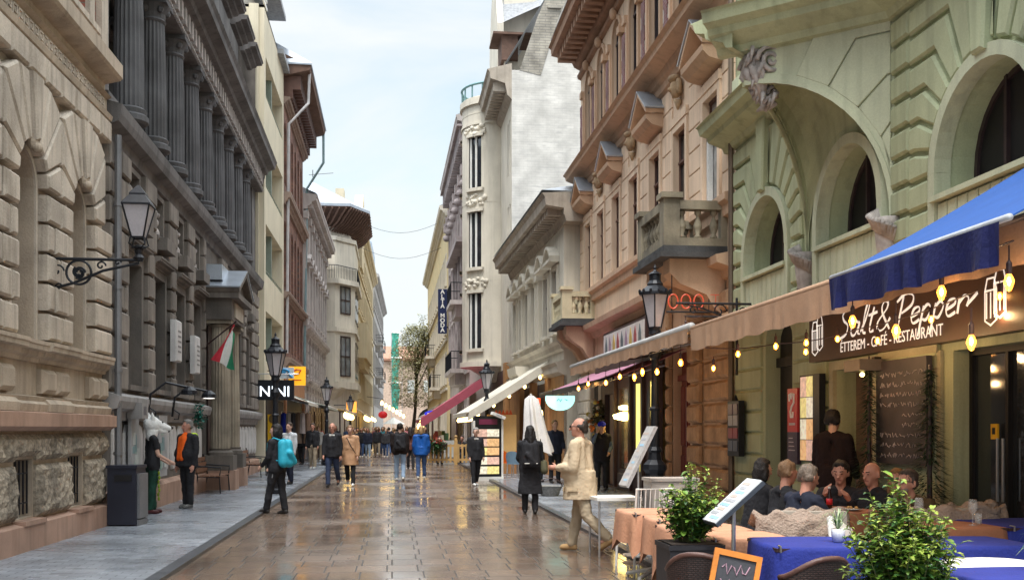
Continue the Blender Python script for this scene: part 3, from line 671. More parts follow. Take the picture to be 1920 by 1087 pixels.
for c in cs:
    for z, h in ((1, 2.4), (4.6, 2.2), (8, 2.6), (11.6, 1.6)): window(F, c - .5, c + .5, z, z + h, 0, -.1, winwhite if z > 4 else winframe, glassblue if z > 4 else glass, 2, 2)
m = F.mb(); m.poly([(0, .7, 14.35), (S1, .7, 14.35), (S1 - 2, -5, 16.8), (0, -5, 16.8)]); m.poly([(S1, .7, 14.35), (S1, -8, 14.35), (S1 - 2, -5, 16.8)]); F.part('roof', m, zinc)

# ================================================================== LEFT 6 - white corner house with polygonal bay and flaring dark eaves
r6 = thing('corner_tower_house', 'white corner house with faceted bay tower under broad dark flaring eaves', 'building', (-5.6, 75.2, 0))
TW = [(-1.2, 0), (1.55, 0), (2.9, 1.9), (2.9, 9)]
def ext(name, poly, z0, z1, m, par, cap=True):
    b = MB(); n = len(poly)
    for (x0, y0), (x1, y1) in zip(poly, poly[1:]): b.poly([(x0, y0, z0), (x1, y1, z0), (x1, y1, z1), (x0, y0, z1)])
    if cap:
        b.poly([(x, y, z1) for x, y in poly] + [(poly[0][0], poly[-1][1], z1)]); b.poly([(x, y, z0) for x, y in poly] + [(poly[0][0], poly[-1][1], z0)])
    return b.build(name, m, par)
def off(poly, d): return [(x + (d if i else 0), y - d if i < 2 else y - d * .4 if i == 2 else y + d) for i, (x, y) in enumerate(poly)]
ext('wall', off(TW, -.35), 0, 16.6, whitewall, r6); ext('bay', TW, 4.6, 15.3, creampale, r6)
b = MB()
for z, d, h in ((4.5, .22, .5), (8.6, .12, .3), (12.0, .28, .35), (15.1, .1, .3)):
    P = off(TW, d)
    for (x0, y0), (x1, y1) in zip(P, P[1:]): b.poly([(x0, y0, z), (x1, y1, z), (x1, y1, z + h), (x0, y0, z + h)])
    b.poly([(x, y, z) for x, y in P] + [(P[0][0], 9, z)]); b.poly([(x, y, z + h) for x, y in P] + [(P[0][0], 9, z + h)])
b.prism if 0 else None
for (x0, z0) in ((.2, 8.9),):
    b.poly([(x0 - .9, -.08, z0), (x0 + .9, -.08, z0), (x0 + .45, -.12, z0 + 1.1), (x0 - .45, -.12, z0 + 1.1)]); b.ball((x0, -.1, z0 + .6), .35, (1, .4, 1.1))
b.lathe([(.3, 2.6), (.8, 3.4), (1.5, 4.3), (1.9, 4.6)], (.6, 1.2, 0), 10)
b.build('cornices', creampale, r6)
def flatwin(par, p, q, t0, t1, z0, z1, fm, gm, dd=.03, nz=2):
    """window on the flat wall piece p-q between fractions t0..t1"""
    p = Vector((p[0], p[1], 0)); q = Vector((q[0], q[1], 0)); u = (q - p); n = Vector((u.y, -u.x, 0)).normalized(); b = MB(); g = MB()
    A = p + u * t0; B = p + u * t1; fw = .09; uu = u.normalized()
    def bar(a, bb, za, zb):
        for o, sgn in ((n * dd, 1),):
            b.poly([(*(a + o + n * .04).xy, za), (*(bb + o + n * .04).xy, za), (*(bb + o + n * .04).xy, zb), (*(a + o + n * .04).xy, zb)])
            b.poly([(*(a).xy, zb), (*(bb).xy, zb), (*(bb + o + n * .04).xy, zb), (*(a + o + n * .04).xy, zb)]); b.poly([(*(a).xy, za), (*(bb).xy, za), (*(bb + o + n * .04).xy, za), (*(a + o + n * .04).xy, za)])
    bar(A, A + uu * fw, z0, z1); bar(B - uu * fw, B, z0, z1); bar(A, B, z0, z0 + fw); bar(A, B, z1 - fw, z1)
    mid = (A + B) / 2; bar(mid - uu * fw / 2, mid + uu * fw / 2, z0, z1)
    for k in range(1, nz): z = z0 + (z1 - z0) * k / nz; bar(A, B, z - fw / 2, z + fw / 2)
    w = b.build('window', fm, par); o = n * (dd - .01)
    g.poly([(*(A + o).xy, z0), (*(B + o).xy, z0), (*(B + o).xy, z1), (*(A + o).xy, z1)]); g.build('pane', gm, w); return w
for i, (t0, t1) in ((0, (.36, .66)), (1, (.25, .75))):
    for z0, z1 in ((5.4, 8.3), (9.9, 11.9)):
        flatwin(r6, TW[i], TW[i + 1], t0, t1, z0, z1, winframe, glassblue)
for t in (.12, .4, .7):
    for z0, z1 in ((5.4, 8), (9.6, 11.8)): flatwin(r6, TW[2], TW[3], t, t + .14, z0, z1, winframe, glass)
P = off(TW, -.35); flatwin(r6, P[0], P[1], .32, .5, 12.4, 14.9, winbrown, dark); flatwin(r6, P[1], P[2], .2, .5, 12.5, 14.6, winbrown, glass)
b = MB(); P = off(TW, .15)
for (x0, y0), (x1, y1) in zip(P, P[1:]):
    b.tube([(x0, y0, 13.3), (x1, y1, 13.3)], .03); n = int(math.hypot(x1 - x0, y1 - y0) / .18)
    for k in range(n): t = k / n; b.tube([(x0 + (x1 - x0) * t, y0 + (y1 - y0) * t, 12.3), (x0 + (x1 - x0) * t, y0 + (y1 - y0) * t, 13.3)], .014, 4)
b.build('balcony_rail', blackiron, r6)
b = MB(); A = off(TW, -.3); B = off(TW, 1.1)
for k in range(3):
    b.poly([(*A[k], 16.1), (*A[k + 1], 16.1), (*B[k + 1], 17.3), (*B[k], 17.3)])
    for t in [.06 + .125 * j for j in range(8)]:
        pa = Vector((*A[k], 15.8)).lerp(Vector((*A[k + 1], 15.8)), t); pb = Vector((*B[k], 17.2)).lerp(Vector((*B[k + 1], 17.2)), t); b.tube([pa, pa.lerp(pb, .5) - Vector((0, 0, .2)), pb], .09, 4)
b.build('flaring_eaves', brownwood, r6)
b = MB(); n = len(B)
for k in range(3): b.poly([(*B[k], 17.3), (*B[k + 1], 17.3), (*B[k + 1], 17.5), (*B[k], 17.5)])
ap = (-.5, 5.5, 20.5)
for k in range(3): b.poly([(*B[k], 17.5), (*B[k + 1], 17.5), ap])
b.poly([(*B[3], 17.5), (-1.2, 10, 17.5), ap]); b.build('roof', zinc, r6)
# roof-top house with gable and chimneys behind
b = MB(); b.box(-3.2, 1.6, 8.5, 12, 16, 18.6); b.poly([(-3.2, 8.5, 18.6), (1.6, 8.5, 18.6), (-.8, 8.5, 20.2)]); b.box(1.0, 1.7, 11, 12.6, 18, 21.3); b.box(2.2, 2.7, 13, 15, 17, 20); b.build('roof_storey', cream, r6)
b = MB(); b.tube([(-.6, 8, 19), (-.6, 8, 22)], .03); b.tube([(-.9, 8, 21.6), (1, 8, 21.8)], .02); b.build('aerial', blackiron, r6)

# ================================================================== LEFT 7, 8 and the far end
def plainhouse(name, label, P0, hd, side, S1, H, wm, rows, cs, ww, fm=winframe, roofz=2.5, balc=None, trim=None, roofm=None, eave=.6):
    F = Fac(name, label, 'building', P0, hd, side)
    ops = [(c - ww / 2, c + ww / 2, z, z + h, 0) for c in cs for z, h in rows]
    m = F.mb(); wall(m, 0, S1, 0, H, ops, 0, .12); m.poly([(0, 0, 0), (0, -10, 0), (0, -10, H), (0, 0, H)]); m.poly([(S1, 0, 0), (S1, -10, 0), (S1, -10, H), (S1, 0, H)]); F.part('wall', m, wm)
    m = F.mb(); m.sweep(CORN(H - .5, .7, eave), -.05, S1 + .05)
    for z, h in rows[1:]: m.box(-.02, S1 + .02, 0, .12, z - .55, z - .35)
    for c in cs:
        for z, h in rows: mould(m, c - ww / 2, c + ww / 2, z, z + h, .12, .06)
    F.part('cornice', m, trim or wm)
    for c in cs:
        for z, h in rows: window(F, c - ww / 2, c + ww / 2, z, z + h, 0, -.08, fm, RD.choice((glass, glassblue, glass, curtain)), 2, 2)
    m = F.mb(); m.poly([(0, eave, H + .2), (S1, eave, H + .2), (S1, -5, H + .2 + roofz), (0, -5, H + .2 + roofz)]); m.poly([(0, eave, H + .2), (0, -5, H + .2 + roofz), (0, -10, H + .2)]); F.part('roof', m, roofm or slate)
    for (a, b, z) in balc or ():
        m = F.mb(); m.box(a, b, 0, .9, z - .25, z); m.prism([(a + .2, z - .25), (b - .2, z - .25), (b - .5, z - .9), (a + .5, z - .9)], 0, .6); F.part('balcony_slab', m, trim or wm)
        m = F.mb(); m.tube([(a, 0, z + 1), (a, .86, z + 1), (b, .86, z + 1), (b, 0, z + 1)], .03, 5)
        n = int((b - a) / .16)
        for k in range(n + 1): m.tube([(a + (b - a) * k / n, .86, z), (a + (b - a) * k / n, .86, z + 1)], .014, 4)
        for k in range(5): m.tube([(a, .86 * k / 5, z), (a, .86 * k / 5, z + 1)], .014, 4)
        F.part('balcony_rail', m, blackiron)
    return F
F7 = plainhouse('yellow_house', 'warm yellow apartment house with boxy corner bay beyond the white corner tower house', (-2.75, 85), .9, 1, 36, 18.4, yellow, [(4.2, 2.2), (8, 2.2), (11.6, 2.2), (15, 1.8)], [1.5 + 2.8 * k for k in range(12)], 1.1, trim=yellow)
m = F7.mb(); m.box(.2, 12, 0, .7, 7.4, 10.2); m.prism([(.2, 7.4), (12, 7.4), (11, 6.6), (1.4, 6.6)], 0, .5); m.box(2, 6, 0, .25, 15, 19.6); m.prism([(1.6, 19.6), (6.4, 19.6), (4, 21.4)], -.4, .3); F7.part('bay', m, yellow)
F8 = plainhouse('grey_house', 'plain grey plastered house with a glazed attic past the yellow house', (-2.1, 122), 1.1, 1, 40, 19.4, greyren, [(4.5, 2.2), (8.4, 2.2), (12.2, 2.2), (16, 1.8)], [1.5 + 3 * k for k in range(13)], 1.2, trim=greyren, balc=[(5, 9, 8), (5, 9, 12), (14, 19, 8), (14, 19, 12)])
m = F8.mb(); m.box(.5, 12, -4, -.3, 19.5, 23.5); F8.part('attic_box', m, mat('blue_grey_cladding', (.35, .45, .56), .4, metal=.3))
# ================================================================== RIGHT 1 - sage green restaurant house
def chevron(mb, c, zs, r0, dz, n, sg, edge, d0, d1, g=.03, ch=.03, th=13.5, top=None):
    """stepped arch stones: radial near the arch, bending into level courses towards the pier"""
    pts = []
    for j in range(n + 1):
        t = radians(th * j); z = zs + dz * j
        r1 = max(r0 + .12, dz * j / sin(t)) if j else edge
        K = (c + sg * r1 * cos(t), zs + r1 * sin(t)) if j else (c + sg * edge, zs)
        pts.append(((c + sg * r0 * cos(t), zs + r0 * sin(t)), K, (c + sg * edge, K[1] if j else zs)))
    for (A, K, E), (A2, K2, E2) in zip(pts, pts[1:]):
        P = [A, K, E, E2, K2, A2] if K != E else [A, E, E2, K2, A2]
        mb.pblock(P, d0, d1, g, ch)
    return pts[-1]
F = Fac('green_restaurant_house', 'sage green house with stepped arch stones and a wedge shaped bay above the terrace', 'building', (6.1, 0), 0, -1)
AC = [16.38, 13.3, 10.05, 6.8]
ops = [(c - .95, c + .95, 4.22, 5.45, 1) for c in AC]
gops = [(15.35, 16.5, .05, 3.4, .6), (12.55, 13.75, .05, 2.45, 0), (9.3, 10.75, .05, 2.5, 0), (7.2, 9.1, .05, 2.5, 0)]
m = F.mb(); wall(m, 4, 18.0, 3.6, 14, ops, 0, .42, 16); wall(m, 4, 18, 0, 3.6, gops, 0, .35); F.part('wall', m, green)
m = F.mb()
for c in AC:
    E = [(18.0 - c) if c == AC[0] else 1.6, 1.6]
    for sg, e in ((1, E[0]), (-1, 1.55)):
        if c == AC[1]: continue
        A, K, EE = chevron(m, c, 4.5, 1.08, .345, 6, sg, e, 0, .075)
        m.pblock([A, K, (c + sg * .12, K[1]), (c + sg * .12, 4.5 + 1.08)], 0, .075, .03, .03)
        for r in range(3): m.pblock([(c + sg * 1.08, 4.5 - .345 * (r + 1)), (c + sg * e, 4.5 - .345 * (r + 1)), (c + sg * e, 4.5 - .345 * r), (c + sg * 1.08, 4.5 - .345 * r)], 0, .075, .03, .03)
    if c != AC[1]: m.pblock([(c - .12, 5.5), (c + .12, 5.5), (c + .2, 6.7), (c - .2, 6.7)], 0, .16, .01, .03)
for r in range(10): m.pblock([(11.6, 3.5 + r * .345), (12.1, 3.5 + r * .345), (12.1, 3.845 + r * .345), (11.6, 3.845 + r * .345)], 0, .075, .03, .03)
for r in range(8):
    for a, b in ((16.62, 17.95), (14.0, 15.25), (11.0, 12.4), (4, 7.1)): m.pblock([(a, .5 + r * .36), (b, .5 + r * .36), (b, .86 + r * .36), (a, .86 + r * .36)], 0, .05, .02, .02)
F.part('stone_pattern', m, green)
for c in AC: m = F.mb(); ring(m, c, 4.5, .93, 1.07, -.1, .1, 20); m.box(c - 1.07, c - .933, -.1, .098, 3.6, 4.5); m.box(c + .933, c + 1.07, -.1, .098, 3.6, 4.5); F.part('arch_moulding', m, greenlt)
for c in AC:
    m = F.mb()
    for k in range(9):
        a = c - .92 + k * .205; m.pblock([(a, 3.68), (a + .205, 3.68), (a + .205, 4.16), (a, 4.16)], -.02, .07, .014, .015)
    m.box(c - .98, c + .98, -.1, .14, 4.17, 4.23); F.part('balcony_apron', m, greenlt)
for c in AC: window(F, c - .93, c + .93, 4.23, 5.45, 1, -.39, winframe, dark, 3, 1)
m = F.mb(); PR = [(0, 6.62), (.1, 6.64), (.14, 6.72), (.4, 6.82), (.42, 6.9), (.56, 6.94), (.6, 7.06), (.64, 7.08), (0, 7.16)]
m.sweep(PR, 14.6, 18.35); m.sweep(PR, 4, 12.2); F.part('cornice', m, green)
m = F.mb(); m.box(4, 18, 0, .1, 7.2, 7.8)
for k in range(40): m.box(4.2 + k * .34, 4.2 + k * .34 + .2, .08, .13, 7.3, 7.75)
F.part('upper_apron', m, greenlt)
# wedge bay: two faces carried on half arches that meet at a point
W1, T, W2 = (12.1, 0), (13.4, 1.42), (14.7, 0); LF = math.hypot(1.3, 1.42); phi = atan2(1.42, 1.3)
def bayface(side, y0, ang):
    b = MB(side); n = 14; r0 = LF - .04; zs = 4.25; h = 1.95
    cv = [(LF - r0 * cos(pi / 2 * k / n), zs + h * sin(pi / 2 * k / n)) for k in range(n + 1)]
    for p, q in zip(cv, cv[1:]): b.poly([(p[0], 0, p[1]), (q[0], 0, q[1]), (q[0], 0, 6.75), (p[0], 0, 6.75)])
    b.poly([(0, 0, zs), (cv[0][0], 0, zs), (cv[0][0], 0, 6.75), (0, 0, 6.75)])
    th = [0, 14, 28, 42, 56, 70, 82]
    pts = []
    for j, t in enumerate(th):
        t = radians(t); r1 = r0 + .22 + .13 * j if j else LF
        u = LF - r1 * cos(t); z = zs + r1 * sin(t) * h / r0
        pts.append(((LF - (r0 + .12) * cos(t), zs + (h + .12) * sin(t)), (max(u, .02), min(z, 6.7)), (0.02, min(z, 6.7))))
    for (A, K, E), (A2, K2, E2) in zip(pts[:6], pts[1:6]):
        P = [A, K, E, E2, K2, A2]
        P = [p for i, p in enumerate(P) if i == 0 or math.hypot(p[0] - P[i - 1][0], p[1] - P[i - 1][1]) > .03]
        b.pblock(P, 0, .035, .012, .008)
    for j in (1, 0):   # two-step archivolt
        w, d = (.13, .03) if j else (.06, .05)
        cw = [(LF - (r0 + w) * cos(pi / 2 * k / n), zs + (h + w) * sin(pi / 2 * k / n)) for k in range(n + 1)]
        for k in range(n): b.prism([cv[k], cv[k + 1], cw[k + 1], cw[k]], -.02, d)
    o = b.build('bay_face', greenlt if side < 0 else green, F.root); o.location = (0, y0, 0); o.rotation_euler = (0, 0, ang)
    return cv
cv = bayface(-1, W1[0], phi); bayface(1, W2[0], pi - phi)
m = F.mb(); NA = 12; rows = []
for p in cv:
    f = p[0] / LF; a, c_, w = 12.1 + 1.3 * f, 14.7 - 1.3 * f, 1.3 * (1 - f)
    rows.append([(13.4 - w * cos(pi * q / NA), f * 1.42, min(6.74, p[1] + w * .98 * sin(pi * q / NA))) for q in range(NA + 1)])
for r0, r1 in zip(rows, rows[1:]):
    for q in range(NA): m.poly([r0[q], r0[q + 1], r1[q + 1], r1[q]])
m.poly([(12.1, 0, 6.75), (13.4, 1.42, 6.75), (14.7, 0, 6.75)]); F.part('bay_vault', m, green)
for sgn in (-1, 1):
    b = MB(-1 if sgn < 0 else 1); b.sweep(PR, -.25 if sgn < 0 else -.25, LF + .36, True); b.box(0, LF, -.02, .05, 7.16, 8.2)
    for k in range(9): b.box(.5 + k * .13, .56 + k * .13, .05, .07, 7.6, 8.2)
    o = b.build('bay_cornice', green, F.root); o.location = (0, W1[0] if sgn < 0 else W2[0], 0); o.rotation_euler = (0, 0, phi if sgn < 0 else pi - phi)
m = F.mb()
def volute(mb, s, d, z, r, t=.05):
    pts = [(s, d + r * (1 - k / 26) * cos(k * .55), z + r * (1 - k / 26) * sin(k * .55)) for k in range(24)]; mb.tube(pts, t, 6)
for ds, dd in ((-.16, 0), (.16, 0), (-.26, -.1)): volute(m, 13.4 + ds, 1.26 + dd, 6.47, .2, .032)
for k in range(90):
    t = RD.random(); a = RD.uniform(0, 6.3); q_ = (13.4 + RD.uniform(-.18, .18) * (1 - t * .5), 1.36 - t * .27 + RD.uniform(-.12, .1), 6.66 - t * .66); e_ = RD.uniform(.05, .13); m.tube([q_, (q_[0] + e_ * cos(a), q_[1] + e_ * .6, q_[2] + e_ * sin(a)), (q_[0] + e_ * cos(a + 1.2), q_[1] + e_ * .8, q_[2] + e_ * sin(a + 1.2) - .03)], [.03, .035, .012], 5)
for k in range(8): a = k * .7; m.tube([(13.4 + .1 * cos(a), 1.3 + .1 * sin(a), 6.6), (13.4 + .2 * cos(a + .5), 1.3 + .14 * sin(a + .5), 6.35), (13.4 + .06 * cos(a + 1), 1.2, 6.0)], [.05, .06, .02], 6)
F.part('carved_corbel', m, carved, smooth=True)
for s in (12.12, 14.68):
    m = F.mb(); m.lathe([(.02, 3.45), (.1, 3.6), (.15, 3.9), (.17, 4.15), (.18, 4.22)], (s, .06, 0), 12)
    for k in range(34): a = k * 2.4; z = 3.62 + .62 * ((k * .618) % 1); r = .1 + .1 * (z - 3.6); m.tube([(s + r * cos(a), .06 + r * sin(a), z), (s + (r + .07) * cos(a), .06 + (r + .07) * sin(a), z + .14), (s + (r + .1) * cos(a + .3), .06 + (r + .1) * sin(a + .3), z + .1)], [.05, .045, .02], 6)
    F.part('leaf_capital', m, carved, smooth=True)
# ground floor
m = F.mb(); m.box(15.35, 16.5, -.3, -.25, .05, 3.4); m.box(15.85, 15.92, -.25, -.2, .05, 2.7); m.box(15.35, 16.5, -.25, -.18, 2.65, 2.8); F.part('house_door', m, dark)
m = F.mb(); m.box(12.55, 13.75, -.32, -.28, .05, 2.45); m.box(12.9, 12.96, -.28, -.22, .05, 2.4); F.part('restaurant_door', m, mat('brown_door_paint', (.16, .10, .07), .5))
m = F.mb(); mould(m, 12.55, 13.75, .05, 2.45, .12, .06, 0, False); m.box(10.95, 12.45, 0, .04, .3, 2.52); m.box(11, 12.4, .04, .06, 2.5, 2.6); F.part('door_surround', m, mat('olive_trim', (.42, .38, .25), .7))
for a, b in ((9.3, 10.75), (7.2, 9.1)):
    w = window(F, a, b, .05, 2.5, 0, -.2, dark, glass, 2, 1)
m = F.mb()
for s in (9.98, 10.08): m.tube([(s, -.1, .9), (s, -.1, 1.55)], .014)
F.part('door_handles', m, steel)
m = F.mb(); m.box(4, 18, -8, -.2, 13.9, 14.4); F.part('roof', m, slate)

# ================================================================== RIGHT 2 - apricot house
F = Fac('apricot_house', 'apricot coloured house with small triangular window gables and two stone balconies', 'building', (6.1, 18.02), 0, -1)
Z = 18.02; S1 = 15.3; cs = [c - Z for c in (19.33, 21.5, 23.6, 25.73, 27.8, 29.9, 31.85)]
o1 = [(c - .46, c + .46, 5.9, 8.0, 0) for c in cs]; o2 = [(c - .48, c + .48, 10.0, 12.75, 1) for c in cs]
gops = [(2.9, 4.15, 0, 3.3, 0)]
m = F.mb(); wall(m, 0, S1, 4.4, 14.0, o1 + o2, 0, .16); m.poly([(S1, 0, 0), (S1, -8, 0), (S1, -8, 14), (S1, 0, 14)]); m.poly([(0, 0, 7), (0, -8, 7), (0, -8, 14), (0, 0, 14)])
F.part('wall', m, orange)
m = F.mb(); wall(m, 0, S1, 0, 4.4, gops, -.02, .3); F.part('ground_wall', m, orangedk)
m = F.mb(); big = [(c - .64, c + .64, 5.8, 9.3, 0) for c in cs]; blocks(m, 0, S1, 5.9, 9.1, 7, .75, big, 0, .035, .008, .012); F.part('ashlar_pattern', m, orange)
for c in cs: m = F.mb(); mould(m, c - .46, c + .46, 5.9, 8.0, .14, .07); m.box(c - .62, c + .62, 0, .09, 8.14, 8.32); F.part('window_surround', m, orange)
for i, c in enumerate(cs):
    if i % 2 == 0:
        m = F.mb(); m.sweep([(0, 8.42), (.3, 8.5), (.42, 8.62), (.44, 8.72), (0, 8.74)], c - .72, c + .72)
        for sg in (-1, 1): m.prism([(c + sg * .76, 8.74), (c, 9.32), (c, 9.42), (c + sg * .8, 8.82)], 0, .45)
        m.prism([(c - .7, 8.74), (c + .7, 8.74), (c, 9.3)], 0, .16); F.part('window_gable', m, orangedk)
        m = F.mb()
        for sg in (-1, 1): m.prism([(c + sg * .82, 8.825), (c, 9.425), (c, 9.45), (c + sg * .84, 8.85)], 0, .48)
        F.part('gable_flashing', m, zinc)
    else:
        m = F.mb(); m.ball((c, .12, 8.85), .17, (.85, .8, 1.25), 10, 8); m.ball((c, .25, 8.82), .05); m.ball((c, .16, 9.05), .17, (1, .8, .5)); m.tube([(c - .16, .1, 9.0), (c - .17, .1, 8.7)], .06); m.tube([(c + .16, .1, 9.0), (c + .17, .1, 8.7)], .06); m.lathe([(.1, 8.6), (.02, 8.4)], (c, .08, 0), 8)
        F.part('carved_head', m, mat('ochre_carving', (.40, .28, .17), .85, .3, 8, .4, 25), smooth=True)
for c in cs: window(F, c - .46, c + .46, 5.9, 8.0, 0, -.09, winbrown, curtain if abs(c - 1.31) < .1 else glass, 1, 2, .05, [7.35])
w = F.mb(); c = cs[0]; w.box(c - .4, c - .3, -.1, .0, 5.95, 7.3); w.box(c + .3, c + .4, -.1, .0, 5.95, 7.3); w.box(c - .4, c + .4, -.1, .0, 7.22, 7.32); F.part('balcony_door_frame', w, winwhite)
m = F.mb(); m.sweep([(0, 9.15), (.08, 9.2), (.1, 9.35), (.16, 9.4), (.2, 9.55), (.5, 9.66), (.52, 9.76), (.6, 9.82), (0, 9.9)], 0, S1); m.sweep([(0, 5.5), (.1, 5.52), (.12, 5.7), (.2, 5.76), (.2, 5.88), (0, 5.92)], 0, S1); m.sweep([(0, 4.38), (.06, 4.4), (.1, 4.55), (.34, 4.62), (.36, 4.76), (0, 4.84)], 0, S1)
F.part('string_courses', m, orangedk)
for c in cs:
    m = F.mb(); mould(m, c - .48, c + .48, 10.0, 12.75, .12, .06, 1, False)
    for sg in (-1, 1): m.box(c + sg * .72 - .14, c + sg * .72 + .14, 0, .16, 12.1, 12.3); m.box(c + sg * .62 - .07, c + sg * .62 + .07, 0, .1, 10, 12.1)
    m.ball((c, .12, 12.92), .14, (.8, .8, 1.2)); F.part('arch_surround', m, orangedk)
for c in cs: m = F.mb(); m.box(c + .78, c + 1.34, 0, .05, 10.0, 12.0); F.part('panel_frame', m, whitewall)
for c in cs:
    m = F.mb()
    for k in range(6): w_ = .13 + .05 * (k % 2); m.box(c + 1.06 - w_, c + 1.06 + w_, .05, .075, 10.05 + k * .32, 10.37 + k * .32)
    F.part('brick_panel', m, mat_brick('maroon_brick', (.22, .07, .08), (.29, .11, .11), (.33, .26, .24), .2, .07, .012))
for c in cs: window(F, c - .48, c + .48, 10.0, 12.75, 1, -.09, winframe, glass, 2, 1, .06, [12.2])
m = F.mb(); m.sweep([(0, 12.95), (.1, 13.0), (.12, 13.1), (0, 13.15)], 0, S1 + .05); m.sweep([(0, 13.3), (.2, 13.4), (.3, 13.6), (.95, 13.75), (.97, 13.95), (1.05, 14.02), (0, 14.3)], -.1, S1 + .15); dentils(m, 0, S1, 13.42, 13.7, .25, .8, .2, .42); F.part('top_cornice', m, mat('brown_cornice', (.34, .20, .13), .8, streak=.4))
m = F.mb(); m.poly([(-.1, 1.0, 14.2), (S1, 1.0, 14.2), (S1, -6, 16.5), (-.1, -6, 16.5)]); F.part('roof', m, zinc)
def balcony(F, a, b, z, dep, st, slab_m, brk_m, nb=3):
    m = F.mb(); h = .98; pw = .3
    m.box(a, b, 0, dep, z, z + .12); m.box(a - .08, b + .08, 0, dep + .08, z - .1, z)
    F.part('balcony_slab', m, slab_m)
    m = F.mb()
    for s in (a + pw / 2, b - pw / 2): m.box(s - pw / 2, s + pw / 2, dep - pw, dep, z + .12, z + h); m.box(s - pw / 2 - .05, s + pw / 2 + .05, dep - pw - .05, dep + .05, z + h, z + h + .1)
    for s in (a, b - .18): m.box(s, s + .18, 0, dep - pw, z + .12, z + .26); m.box(s - .02, s + .2, 0, dep - pw, z + h - .2, z + h - .04); m.box(s, s + .18, 0, .12, z + .26, z + h - .2)
    m.box(a + pw, b - pw, dep - .2, dep - .02, z + .12, z + .26); m.box(a + pw, b - pw, dep - .22, dep, z + h - .2, z + h - .04)
    F.part('balustrade_piers', m, st)
    m = F.mb(); k0 = (h - .46) / .68
    pr = [(r, zz * k0 + z + .26) for r, zz in balu(.085)]
    for s in (a + .09, b - .09):
        for k in range(nb): m.lathe(pr, (s, .24 + (dep - pw - .3) * k / max(1, nb - 1), 0), 8)
    n = int((b - a - 2 * pw) / .22)
    for k in range(n): m.lathe(pr, (a + pw + .12 + k * (b - a - 2 * pw - .2) / max(1, n - 1), dep - .11, 0), 8)
    F.part('balusters', m, st, smooth=True)
    m = F.mb()
    for s0, s1 in ((a + .15, a + .6), (b - .6, b - .15)): m.sweep([(0, z - .1), (dep - .15, z - .1), (dep - .15, z - .35), (dep - .35, z - .55), (.35, z - .75), (.2, z - 1.0), (0, z - 1.15)], s0, s1)
    m.sweep([(0, z - .1), (dep - .25, z - .1), (dep - .3, z - .4), (.3, z - .5), (0, z - .6)], a + .6, b - .6)
    F.part('balcony_brackets', m, brk_m)
sootst = mat('soot_stained_balcony_stone', (.27, .235, .17), .85, .3, 2, .3, 30, streak=.5, grime=.6)
sootblk = mat('black_crusted_stone', (.06, .06, .062), .9, .4, 3, .5, 25)
balcony(F, .42, 2.45, 4.86, 1.2, sootst, sootblk, orangedk)
balcony(F, 13.0, 15.1, 4.86, 1.0, mat('pale_yellow_stone', (.60, .53, .36), .85, streak=.3), sootblk, orangedk)
for a, b, d_ in ((.08, .85, .12), (1.95, 2.75, .12), (4.2, 4.45, .12), (.9, 1.9, .03)): m = F.mb(); blocks(m, a, b, .1, 4.2, 10, 1.1, (), 0, d_, .025, .05); F.part('rusticated_pier', m, ochrerust)
m = F.mb(); m.box(2.9, 4.15, -.3, -.2, 0, 3.3)
for k in range(3):
    for z0, z1 in ((.2, 1.1), (1.25, 2.6)): m.pblock([(2.98 + k * .39, z0), (3.34 + k * .39, z0), (3.34 + k * .39, z1), (2.98 + k * .39, z1)], -.2, -.15, .02, .03)
m.box(3.5, 3.55, -.2, -.12, 0, 2.7); m.box(2.9, 4.15, -.22, -.1, 2.68, 2.8); F.part('red_door', m, reddoor)
m = F.mb(); m.tube([(-.06, .1, .2), (-.06, .1, 13.2)], .05, 8); F.part('downpipe', m, mat('brown_downpipe', (.16, .12, .09), .5, metal=.3))
# dark shop front
m = F.mb(); SH0, SH1 = 4.55, 11.4
wn = [(5.3, 5.75, .6, 2.75, 0), (6.65, 7.2, .6, 2.75, 0), (7.9, 9.0, .6, 2.7, 0), (9.6, 10.9, .1, 2.6, 0)]
wall(m, SH0, SH1, 0, 3.15, wn, .12, .2); m.box(SH0, SH1, .1, .3, 3.15, 3.4)
for s in (4.6, 6.2, 7.5, 9.3): m.box(s, s + .16, .12, .2, .1, 3.1)
for a, b, c, d, e in wn[:3]: m.pblock([(a - .1, .1), (b + .1, .1), (b + .1, .5), (a - .1, .5)], .12, .16, .01, .03)
F.part('shopfront', m, darkwood)
ylit = mat('yellow_lit_shop_window', (1, .78, .18), .3, .1, 2, 0, 5, emit=.85)
for a, b, c, d, e in wn[:2]: m = F.mb(); m.box(a, b, .06, .1, c, d); F.part('lit_window', m, ylit)
m = F.mb(); m.box(7.9, 9.0, .04, .06, .6, 2.7); F.part('shop_window', m, mat('dim_shop_glass', (.16, .15, .11), .1, .5, 3, .02, 4, spec=.8))
m = F.mb(); m.box(9.6, 10.9, -.3, -.28, .1, 2.6); F.part('shop_recess', m, dark)
m = F.mb(); m.lathe([(.02, 1.85), (.26, 1.9), (.3, 2.0), (.05, 2.08)], (8.45, .12, 0), 12); m.lathe([(.02, 2.12), (.14, 2.15), (.15, 2.22), (.02, 2.26)], (8.45, .12, 0), 12); F.part('shop_chandelier', m, lampglow)
m = F.mb(); m.box(11.4, 11.75, 0, .14, 0, 3.3); m.box(13.0, 15.2, 0, .1, 0, 3.3); F.part('pale_piers', m, creampale)
m = F.mb(); blocks(m, 13.0, 15.2, .1, 3.3, 8, .8, (), .1, .04, .015, .02); F.part('pale_blocks', m, creampale)
m = F.mb(); m.box(11.8, 12.9, .0, .03, 0, 3.0); F.part('side_door', m, dark)
m = F.mb(); m.box(5.4, 10.2, .1, .3, 3.55, 4.25); m.mi = 1; m.box(5.5, 10.1, .3, .32, 3.62, 4.18); cols = 2
